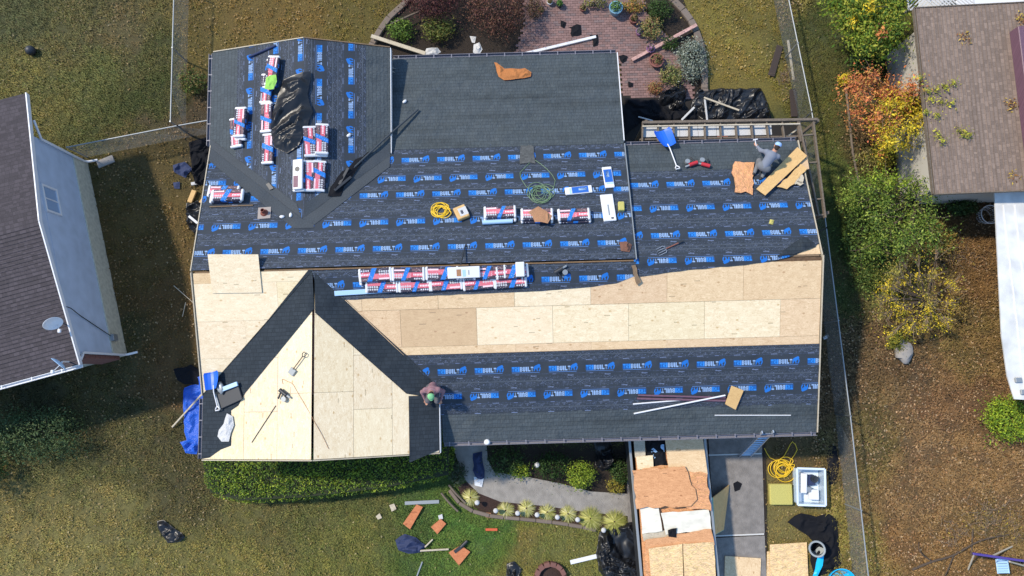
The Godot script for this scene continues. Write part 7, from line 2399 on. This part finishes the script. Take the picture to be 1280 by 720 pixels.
	stick.call("white_lath", "white lath standing beside the black tarp behind the porch", "lath", Vector3(7.71, 0.45, -10.247), Vector3(7.796, 0.3, -9.47), 0.07, 0.04, M.white_matte)
	stick.call("white_lath", "thin white lath at the porch frame's left corner", "lath", Vector3(5.15, 0.3, -9.672), Vector3(5.697, 0.3, -9.496), 0.05, 0.04, M.white_matte)
	stick.call("pale_lath", "pale pole lying across the long black tarp", "lath", Vector3(7.668, 0.5, -10.292), Vector3(9.003, 0.45, -9.762), 0.07, 0.05, M.pale_board)
	stick.call("white_pole", "white pole slanting over the blue tarp left of the house", "pole", Vector3(-12.562, 0.1, 1.631), Vector3(-11.388, 0.3, 0.434), 0.06, 0.04, M.pale_board)
	stick.call("white_wood", "white painted wood piece left of the house below the blue scraps", "wood piece", Vector3(-12.118, 0.1, -7.547), Vector3(-11.782, 0.1, -7.601), 0.12, 0.06, M.white_matte)
	stick.call("tan_wood", "tan broken wood piece beside the left wall", "wood piece", Vector3(-12.159, 0.1, -6.825), Vector3(-11.988, 0.1, -7.291), 0.18, 0.08, M.board)
	stick.call("tan_wood", "short tan wood piece close to the left rake edge", "wood piece", Vector3(-11.639, 0.3, -6.729), Vector3(-11.463, 0.3, -6.973), 0.16, 0.08, M.board)
	stick.call("dry_twig", "long dry twig on the shady ground left of the house", "twig", Vector3(-12.694, 0.05, -3.634), Vector3(-11.735, 0.05, -2.787), 0.025, 0.02, M.pale_board)
	stick.call("dry_twig", "short dry twig crossing the long one left of the house", "twig", Vector3(-12.222, 0.05, -2.982), Vector3(-12.326, 0.05, -2.441), 0.025, 0.02, M.pale_board)
	stick.call("white_stripe_board", "white stick lying on the striped black bag", "stick", Vector3(-11.986, 0.5, -6.196), Vector3(-11.671, 0.45, -5.922), 0.09, 0.04, M.white)
	stick.call("white_sliver", "white sliver on the dirt between the roof edge and the fence", "sliver", Vector3(11.685, 0.05, -0.959), Vector3(11.902, 0.05, -1.043), 0.12, 0.03, M.white)
	stick.call("stepping_stone", "flat pale stepping stone by the left chain link fence", "stone", Vector3(-15.79, 0.03, -8.431), Vector3(-15.182, 0.03, -8.669), 0.3, 0.06, M.stone)
	var br2 = Shape.new()
	br2.bar(Vector3(-2.019, 0.1, 6.18), Vector3(-2.253, 0.1, 6.341), 0.12, 0.06, 0.01)
	br2.tube([Vector3(-2.018, 0.12, 6.176), Vector3(-1.783, 0.12, 5.96)], 0.06, 8)
	one("dark_tool", br2, M.dark_metal, "dark tool lying on the diamond shaped board", "tool")
	# fire ring
	var fr = thing("fire_ring", "round terracotta block fire ring at the bottom edge of the lawn", "fire ring", Vector3(1.178, 0, 7.349))
	for i in 14:
		var a = TAU * i / 14.0
		var s = Shape.new()
		s.block(Transform3D(Basis(Vector3.UP, -a), Vector3(cos(a) * 0.5, 0.12, sin(a) * 0.5)), Vector3(0.17, 0.24, 0.215), 0.015)
		var k = rng.randf_range(0.85, 1.12)
		for c in s.c.size():
			s.c[c] = Color(k, k, k)
		part("block", s, M.brick, fr)
	var ash = Shape.new()
	ash.lathe(Transform3D.IDENTITY, [Vector2(0.42, 0.05), Vector2(0.2, 0.09), Vector2(0, 0.1)], 18)
	part("ash", ash, M.mulch, fr)
	# walk lights
	var lamp = thing("path_light", "", "path light")
	var a1 = Shape.new()
	a1.lathe(Transform3D.IDENTITY, [Vector2(0.0, 0.0), Vector2(0.018, 0.0), Vector2(0.018, 0.26), Vector2(0.06, 0.28), Vector2(0.06, 0.36)], 12)
	part("stake", a1, M.galvanised, lamp)
	a1 = Shape.new()
	a1.lathe(Transform3D.IDENTITY, [Vector2(0.085, 0.35), Vector2(0.09, 0.37), Vector2(0.06, 0.41), Vector2(0.0, 0.425)], 16)
	part("cap", a1, M.white_matte, lamp)
	var ll = [[Vector3(-1.384, 0, 4.591), "leftmost white path light in the mulch bed"], [Vector3(-0.72, 0, 4.893), "white path light second from the left in the mulch bed"], [Vector3(0.064, 0, 5), "white path light third from the left, between straw tufts"], [Vector3(0.761, 0, 5.076), "white path light left of the full straw tuft"], [Vector3(1.486, 0, 5.18), "white path light right of the full straw tuft"], [Vector3(2.21, 0, 5.285), "white path light left of the big yellow tufts"], [Vector3(3.125, 0, 5.676), "white path light between the two big yellow tufts"]]
	for i in ll.size():
		var o: Node3D = lamp if i == 0 else copy_of(lamp, "")
		o.position = ll[i][0]
		tag(o, ll[i][1], "path light", "white path lights in the mulch bed")
	var od = thing("downlight_globe", "white globe on a stand in the bed under the lower eave", "path light", Vector3(0.818, 0, 3.312))
	var oo = Shape.new()
	oo.lathe(Transform3D.IDENTITY, [Vector2(0.03, 0.0), Vector2(0.03, 0.4), Vector2(0.09, 0.42), Vector2(0.1, 0.5), Vector2(0.06, 0.57), Vector2(0.0, 0.59)], 14)
	part("globe", oo, M.white_matte, od)
	# flood lamp on the eave
	var fd = Shape.new()
	fd.lathe(Transform3D(Basis.IDENTITY, Vector3(-0.881, 2.7, 2.226)), [Vector2(0.0, 0.0), Vector2(0.1, 0.02), Vector2(0.11, 0.1), Vector2(0.07, 0.17), Vector2(0.0, 0.18)], 14)
	fd.bar(Vector3(-0.878, 2.78, 2.218), Vector3(-0.823, 2.78, 2.116), 0.05, 0.05)
	one("eave_bracket", fd, M.white, "small white round fitting at the lower gutter's left end", "fitting")
	# pots on the patio
	var pots = [
		[Vector3(4.471, 0, -14.108), 0.26, 0.4, M.pot_blue, "tall pale blue pot with a round green plant on the patio", g_cols(0)],
		[Vector3(5.183, 0, -13.684), 0.17, 0.28, M.pot_clay, "dark clay pot right of the pale blue pot", g_cols(1)],
		[Vector3(5.38, 0, -13.175), 0.14, 0.24, M.pot_purple, "small purple pot at the patio's edge", g_cols(2)],
		[Vector3(5.787, 0, -12.463), 0.16, 0.22, M.pot_purple, "pinkish purple pot beside the long pink board", g_cols(3)],
		[Vector3(5.982, 0, -11.96), 0.28, 0.26, M.pot_clay, "wide clay bowl with dry plants at the patio's edge", g_cols(1)],
		[Vector3(3.202, 0, -14.244), 0.13, 0.2, M.pot_clay, "small clay pot near the patio's top middle", g_cols(1)],
		[Vector3(2.285, 0, -14.439), 0.14, 0.2, M.dark_metal, "small dark pot with a green plant near the patio's top left", g_cols(0)],
		[Vector3(1.906, 0, -14.551), 0.12, 0.18, M.white, "small white pot at the patio's top left", g_cols(1)],
		[Vector3(1.543, 0, -14.189), 0.13, 0.2, M.pot_clay, "brown pot at the patio's left edge", g_cols(1)],
	]
	for q in pots:
		var o = thing("plant_pot", q[4], "plant pot", q[0], "pots on the brick patio")
		var r: float = q[1]
		var h: float = q[2]
		var s = Shape.new()
		s.lathe(Transform3D.IDENTITY, [Vector2(0, 0.02), Vector2(r * 0.7, 0.02), Vector2(r, h), Vector2(r * 1.06, h), Vector2(r * 1.06, h + 0.03), Vector2(r * 0.88, h + 0.03), Vector2(r * 0.85, h - 0.05), Vector2(0, h - 0.05)], 18)
		part("pot", s, q[3], o)
		var lf = Shape.new()
		lf.leaves(Vector3(0, h + r * 0.5, 0), Vector3(r, r * 0.7, r) * 0.9, 160, 0.05, q[5], rng, 0.2)
		part("plant", lf, M.leaf, o)
	for q in [[Vector2(2.666, -13.552), Vector2(3.049, -13.609), Vector2(3.097, -13.205), Vector2(2.714, -13.149)], [Vector2(3.474, -13.128), Vector2(3.791, -13.119), Vector2(3.679, -12.722), Vector2(3.521, -12.726)], [Vector2(2.292, -13.764), Vector2(2.48, -13.692), Vector2(2.409, -13.493), Vector2(2.254, -13.597)], [Vector2(4.511, -12.233), Vector2(4.893, -12.289), Vector2(4.849, -12.025), Vector2(4.565, -12.032)], [Vector2(4.902, -11.165), Vector2(5.092, -11.193), Vector2(5.049, -10.964), Vector2(4.892, -10.968)]]:
		one("patio_scrap", crumple(ragged(poly(q), 0.06, 0.12, int(q[0].x * 100)), flat_at(0.06), 0.06, 2.0, 5, 0.06, 0.08), M.black_cloth, "dark torn shingle scrap %s" % ["left of the white pole's end on the bricks", "at the white pole's end on the bricks", "smallest, high on the brick patio", "beside the pink board's lower end", "low on the brick patio by the grey roof's corner"][[Vector2(2.666, -13.552).x, Vector2(3.474, -13.128).x, Vector2(2.292, -13.764).x, Vector2(4.511, -12.233).x, Vector2(4.902, -11.165).x].find(q[0].x)], "scrap")
	# dark ball and swing
	var ball = Shape.new()
	ball.blob(Transform3D(Basis.IDENTITY, Vector3(-18.557, 0.16, -13.098)), Vector3(0.19, 0.19, 0.19), 0.0, 1.0, 1, 20)
	one("dark_ball", ball, M.dark_metal, "dark ball lying on the upper left lawn", "ball")
	var sw = thing("swing", "low purple barred play swing with a pale blue seat at the right edge", "swing", Vector3(17.531, 0, 7.307))
	var s0 = sw.position
	var s1 = Shape.new()
	s1.bar(Vector3(15.901, 0.9, 6.704), Vector3(18.206, 0.9, 7.09), 0.08, 0.08, 0.015)
	part("top_bar", s1, mat(srgb(74, 58, 132), 0.5), sw, s0)
	for q in [[Vector3(16.575, 0.88, 6.808), Vector3(17.882, 0.05, 6.721)], [Vector3(17.167, 0.88, 7.013), Vector3(18.515, 0.05, 7.487)], [Vector3(15.969, 0.88, 6.71), Vector3(16.225, 0.02, 7.487)]]:
		s1 = Shape.new()
		s1.tube([q[0], q[1]], 0.03, 8)
		part("leg", s1, M.pale_board, sw, s0)
	var sc = Vector3(17.19, 0.45, 7.261)
	for i in 6:
		s1 = Shape.new()
		s1.bar(sc + Vector3(-0.19, 0.03 * sin(i * 0.6), -0.2 + i * 0.085), sc + Vector3(0.19, 0.03 * sin(i * 0.6), -0.2 + i * 0.085), 0.075, 0.02, 0.006)
		part("slat", s1, M.light_blue, sw, s0)
	for s in [-0.2, 0.2]:
		s1 = Shape.new()
		s1.tube([sc + Vector3(s, 0, -0.22), sc + Vector3(s, 0.02, 0.26)], 0.022, 6)
		s1.tube([sc + Vector3(s, 0, -0.1), Vector3(16.94, 0.9, 6.921) + Vector3(s, 0, 0)], 0.012, 5)
		part("seat_frame", s1, M.light_blue, sw, s0)

func g_cols(i: int) -> Array:
	return [[lin(70, 100, 50), lin(90, 120, 60)], [lin(120, 96, 70), lin(104, 100, 62)], [lin(120, 110, 120), lin(100, 110, 70)], [lin(150, 110, 140), lin(110, 110, 80)]][i]

# ------------------------------------------------------------------ people
# five fingers and a thumb from a wrist: d along the hand, o across it towards the thumb, n out of its back
func hand(s: Shape, w: Vector3, d: Vector3, o: Vector3, curl: float) -> void:
	var n = o.cross(d).normalized()
	var b = []
	var palm = w + d * 0.085
	b.append([w - d * 0.03, w, 0.027, 0.028])
	for i in 4:
		var k = (i - 1.5) * 0.021
		b.append([w + o * k * 0.6, palm - o * k, 0.017, 0.013])
		var l: float = [0.078, 0.088, 0.082, 0.064][i] * 1.05
		var p = palm - o * k
		var dd = d
		for j in 3:
			dd = dd.rotated(o, curl * (0.5 if j == 0 else 0.8)).normalized()
			var q: Vector3 = p + dd * l * [0.45, 0.32, 0.23][j]
			b.append([p, q, 0.0098 - j * 0.001, 0.009 - j * 0.001])
			p = q
	var t = w + d * 0.03 - o * -0.03
	b.append([w + d * 0.02, t, 0.016, 0.014])
	var t1 = t + (d * 0.7 + o * 0.7) * 0.035
	b.append([t, t1, 0.013, 0.011])
	b.append([t1, t1 + (d * 0.95 + o * 0.2 - n * 0.3 * curl) * 0.035, 0.011, 0.009])
	s.skin(b, 0.006, 0.006)

func make_person(label: String, at: Vector3, J: Dictionary, m: Dictionary, hat_dir: Vector3) -> void:
	var o = thing("person", label, "person", at)
	var body = Shape.new()
	var hd: Vector3 = J.head
	var fw = hat_dir.normalized()
	var upv: Vector3 = (hd - J.neck).normalized()
	var sd = fw.cross(upv).normalized()
	var bones = [[J.neck, hd, 0.06, 0.07], [J.neck, J.chest, 0.07, 0.11], [J.chest, J.pelvis, 0.14, 0.13]]
	for s in ["l", "r"]:
		bones.append([J["sh_" + s], J["el_" + s], 0.05, 0.042])
		bones.append([J["el_" + s], J["wr_" + s], 0.04, 0.03])
		bones.append([J.chest, J["sh_" + s], 0.09, 0.06])
		bones.append([J["hip_" + s], J["kn_" + s], 0.085, 0.06])
		bones.append([J["kn_" + s], J["an_" + s], 0.055, 0.04])
	body.skin(bones, 0.028, 0.02)
	# the head with its face
	var hb = [[hd - upv * 0.01, hd + upv * 0.04, 0.088, 0.085], [hd - upv * 0.07 + fw * 0.035, hd + fw * 0.02, 0.05, 0.075], [hd + fw * 0.085 - upv * 0.025, hd + fw * 0.1 - upv * 0.045, 0.009, 0.014], [hd + fw * 0.086 - upv * 0.075 - sd * 0.02, hd + fw * 0.086 - upv * 0.075 + sd * 0.02, 0.008, 0.008]]
	for s in [-1.0, 1.0]:
		hb.append([hd + sd * s * 0.088 + upv * 0.01, hd + sd * s * 0.092 - upv * 0.03, 0.018, 0.012])
		hb.append([hd + sd * s * 0.032 + fw * 0.078, hd + sd * s * 0.036 + fw * 0.078, 0.012, 0.012])
	body.skin(hb, 0.012, 0.012)
	for s in ["l", "r"]:
		var d: Vector3 = (J["wr_" + s] - J["el_" + s]).normalized()
		var side: Vector3 = d.cross(Vector3.UP).normalized() * (1.0 if s == "l" else -1.0)
		hand(body, J["wr_" + s] + d * 0.03, d, side, 0.55)
	part("body", body, M.skin, o)
	var ey = Shape.new()
	for s in [-1.0, 1.0]:
		ey.blob(Transform3D(Basis.IDENTITY, hd + sd * s * 0.034 + fw * 0.088), Vector3.ONE * 0.008, 0.0, 1.0, 1, 8)
	part("eyes", ey, M.boot, o)
	var top = Shape.new()
	var tbn = [[J.neck - (J.neck - J.chest) * 0.4, J.chest, 0.085, 0.155], [J.chest, J.pelvis, 0.16, 0.15]]
	for s in ["l", "r"]:
		tbn.append([J.chest, J["sh_" + s], 0.11, 0.085])
		tbn.append([J["sh_" + s], J["el_" + s], 0.075, 0.062])
		tbn.append([J["el_" + s], J["wr_" + s], 0.06, 0.048])
	top.skin(tbn, 0.026, 0.022)
	var jk = part("jacket", top, m.top, o)
	var tro = Shape.new()
	var pb = [[J.hip_l, J.hip_r, 0.14, 0.14], [J.pelvis, (J.hip_l + J.hip_r) * 0.5, 0.14, 0.15]]
	for s in ["l", "r"]:
		pb.append([J["hip_" + s], J["kn_" + s], 0.11, 0.08])
		pb.append([J["kn_" + s], J["an_" + s], 0.078, 0.06])
	tro.skin(pb, 0.026, 0.022)
	part("trousers", tro, m.legs, o)
	for s in ["l", "r"]:
		var bt = Shape.new()
		bt.skin([[J["an_" + s], J["an_" + s] * 0.5 + J["toe_" + s] * 0.5, 0.052, 0.045], [J["an_" + s] * 0.5 + J["toe_" + s] * 0.5, J["toe_" + s], 0.045, 0.038]], 0.016, 0.014)
		part("boot", bt, M.boot, o)
	var hair = Shape.new()
	hair.skin([[hd - fw * 0.03 + upv * 0.02, hd - fw * 0.04 - upv * 0.04, 0.092, 0.075]], 0.014, 0.01)
	part("hair", hair, M.hair, o)
	var cp = Shape.new()
	var tb = Transform3D(Basis(sd, upv, sd.cross(upv)), hd + upv * 0.03)
	cp.lathe(tb, [Vector2(0.108, 0.0), Vector2(0.109, 0.04), Vector2(0.095, 0.085), Vector2(0.06, 0.11), Vector2(0.0, 0.118)], 18)
	var cap = part("cap", cp, m.cap, o)
	var brm = Shape.new()
	for i in 8:
		var a0 = -1.2 + 2.4 * i / 8.0
		var a1 = -1.2 + 2.4 * (i + 1) / 8.0
		var c0 = hd + upv * 0.035 + (fw * cos(a0) + sd * sin(a0)) * 0.105
		var c1 = hd + upv * 0.035 + (fw * cos(a1) + sd * sin(a1)) * 0.105
		var e0 = c0 + fw * 0.085 * cos(a0) - upv * 0.012
		var e1 = c1 + fw * 0.085 * cos(a1) - upv * 0.012
		brm.quad(c0, c1, e1, e0, upv)
		brm.quad(c0 - upv * 0.006, c1 - upv * 0.006, e1 - upv * 0.006, e0 - upv * 0.006, -upv)
	part("brim", brm, m.cap, cap)

func build_people() -> void:
	var p1 = Vector2(8.49, -6.52)
	make_person("person kneeling on the garage felt in grey hoodie and light blue cap, hammer in hand", Vector3(p1.x, roof_y(p1.x, p1.y) + 0.02, p1.y), {
		"pelvis": Vector3(0.0, 0.42, 0.0), "chest": Vector3(0.2, 0.6, -0.3), "neck": Vector3(0.29, 0.7, -0.45), "head": Vector3(0.35, 0.78, -0.56),
		"sh_l": Vector3(0.06, 0.6, -0.44), "el_l": Vector3(-0.05, 0.38, -0.56), "wr_l": Vector3(-0.1, 0.24, -0.74),
		"sh_r": Vector3(0.4, 0.6, -0.27), "el_r": Vector3(0.5, 0.34, -0.36), "wr_r": Vector3(0.48, 0.14, -0.55),
		"hip_l": Vector3(-0.08, 0.4, -0.05), "kn_l": Vector3(-0.02, 0.1, -0.3), "an_l": Vector3(-0.2, 0.1, 0.1), "toe_l": Vector3(-0.29, 0.06, 0.22),
		"hip_r": Vector3(0.09, 0.4, 0.05), "kn_r": Vector3(0.24, 0.1, -0.12), "an_r": Vector3(0.04, 0.1, 0.26), "toe_r": Vector3(-0.06, 0.06, 0.36),
	}, {"top": M.hoodie, "legs": M.jeans, "cap": M.cap_blue}, Vector3(0.35, -0.55, -0.75))
	var hm = Shape.new()
	var hp = Vector3(p1.x - 0.13, roof_y(p1.x, p1.y) + 0.24, p1.y - 0.84)
	hm.tube([hp + Vector3(0.02, 0, 0.16), hp + Vector3(-0.03, 0.02, -0.14)], 0.015, 7)
	hm.bar(hp + Vector3(-0.1, 0.02, -0.13), hp + Vector3(0.06, 0.02, -0.16), 0.035, 0.04, 0.006)
	one("hammer", hm, M.white, "pale hammer held by the worker kneeling on the garage", "hammer")
	var p2 = Vector2(-2.534, 0.619)
	make_person("person crouching at the lower valley in plaid shirt and green cap", Vector3(p2.x, roof_y(p2.x, p2.y) + 0.02, p2.y), {
		"pelvis": Vector3(0.0, 0.36, -0.26), "chest": Vector3(0.0, 0.66, -0.14), "neck": Vector3(0.0, 0.82, -0.06), "head": Vector3(0.0, 0.93, 0.0),
		"sh_l": Vector3(-0.2, 0.7, -0.16), "el_l": Vector3(-0.33, 0.48, -0.1), "wr_l": Vector3(-0.26, 0.34, 0.14),
		"sh_r": Vector3(0.2, 0.7, -0.16), "el_r": Vector3(0.33, 0.48, -0.1), "wr_r": Vector3(0.24, 0.34, 0.16),
		"hip_l": Vector3(-0.1, 0.34, -0.2), "kn_l": Vector3(-0.15, 0.5, 0.18), "an_l": Vector3(-0.13, 0.12, 0.04), "toe_l": Vector3(-0.15, 0.05, 0.24),
		"hip_r": Vector3(0.1, 0.34, -0.2), "kn_r": Vector3(0.14, 0.5, 0.2), "an_r": Vector3(0.12, 0.12, 0.08), "toe_r": Vector3(0.13, 0.05, 0.3),
	}, {"top": M.plaid, "legs": M.trouser, "cap": M.cap_green}, Vector3(0.0, -0.5, 0.86))
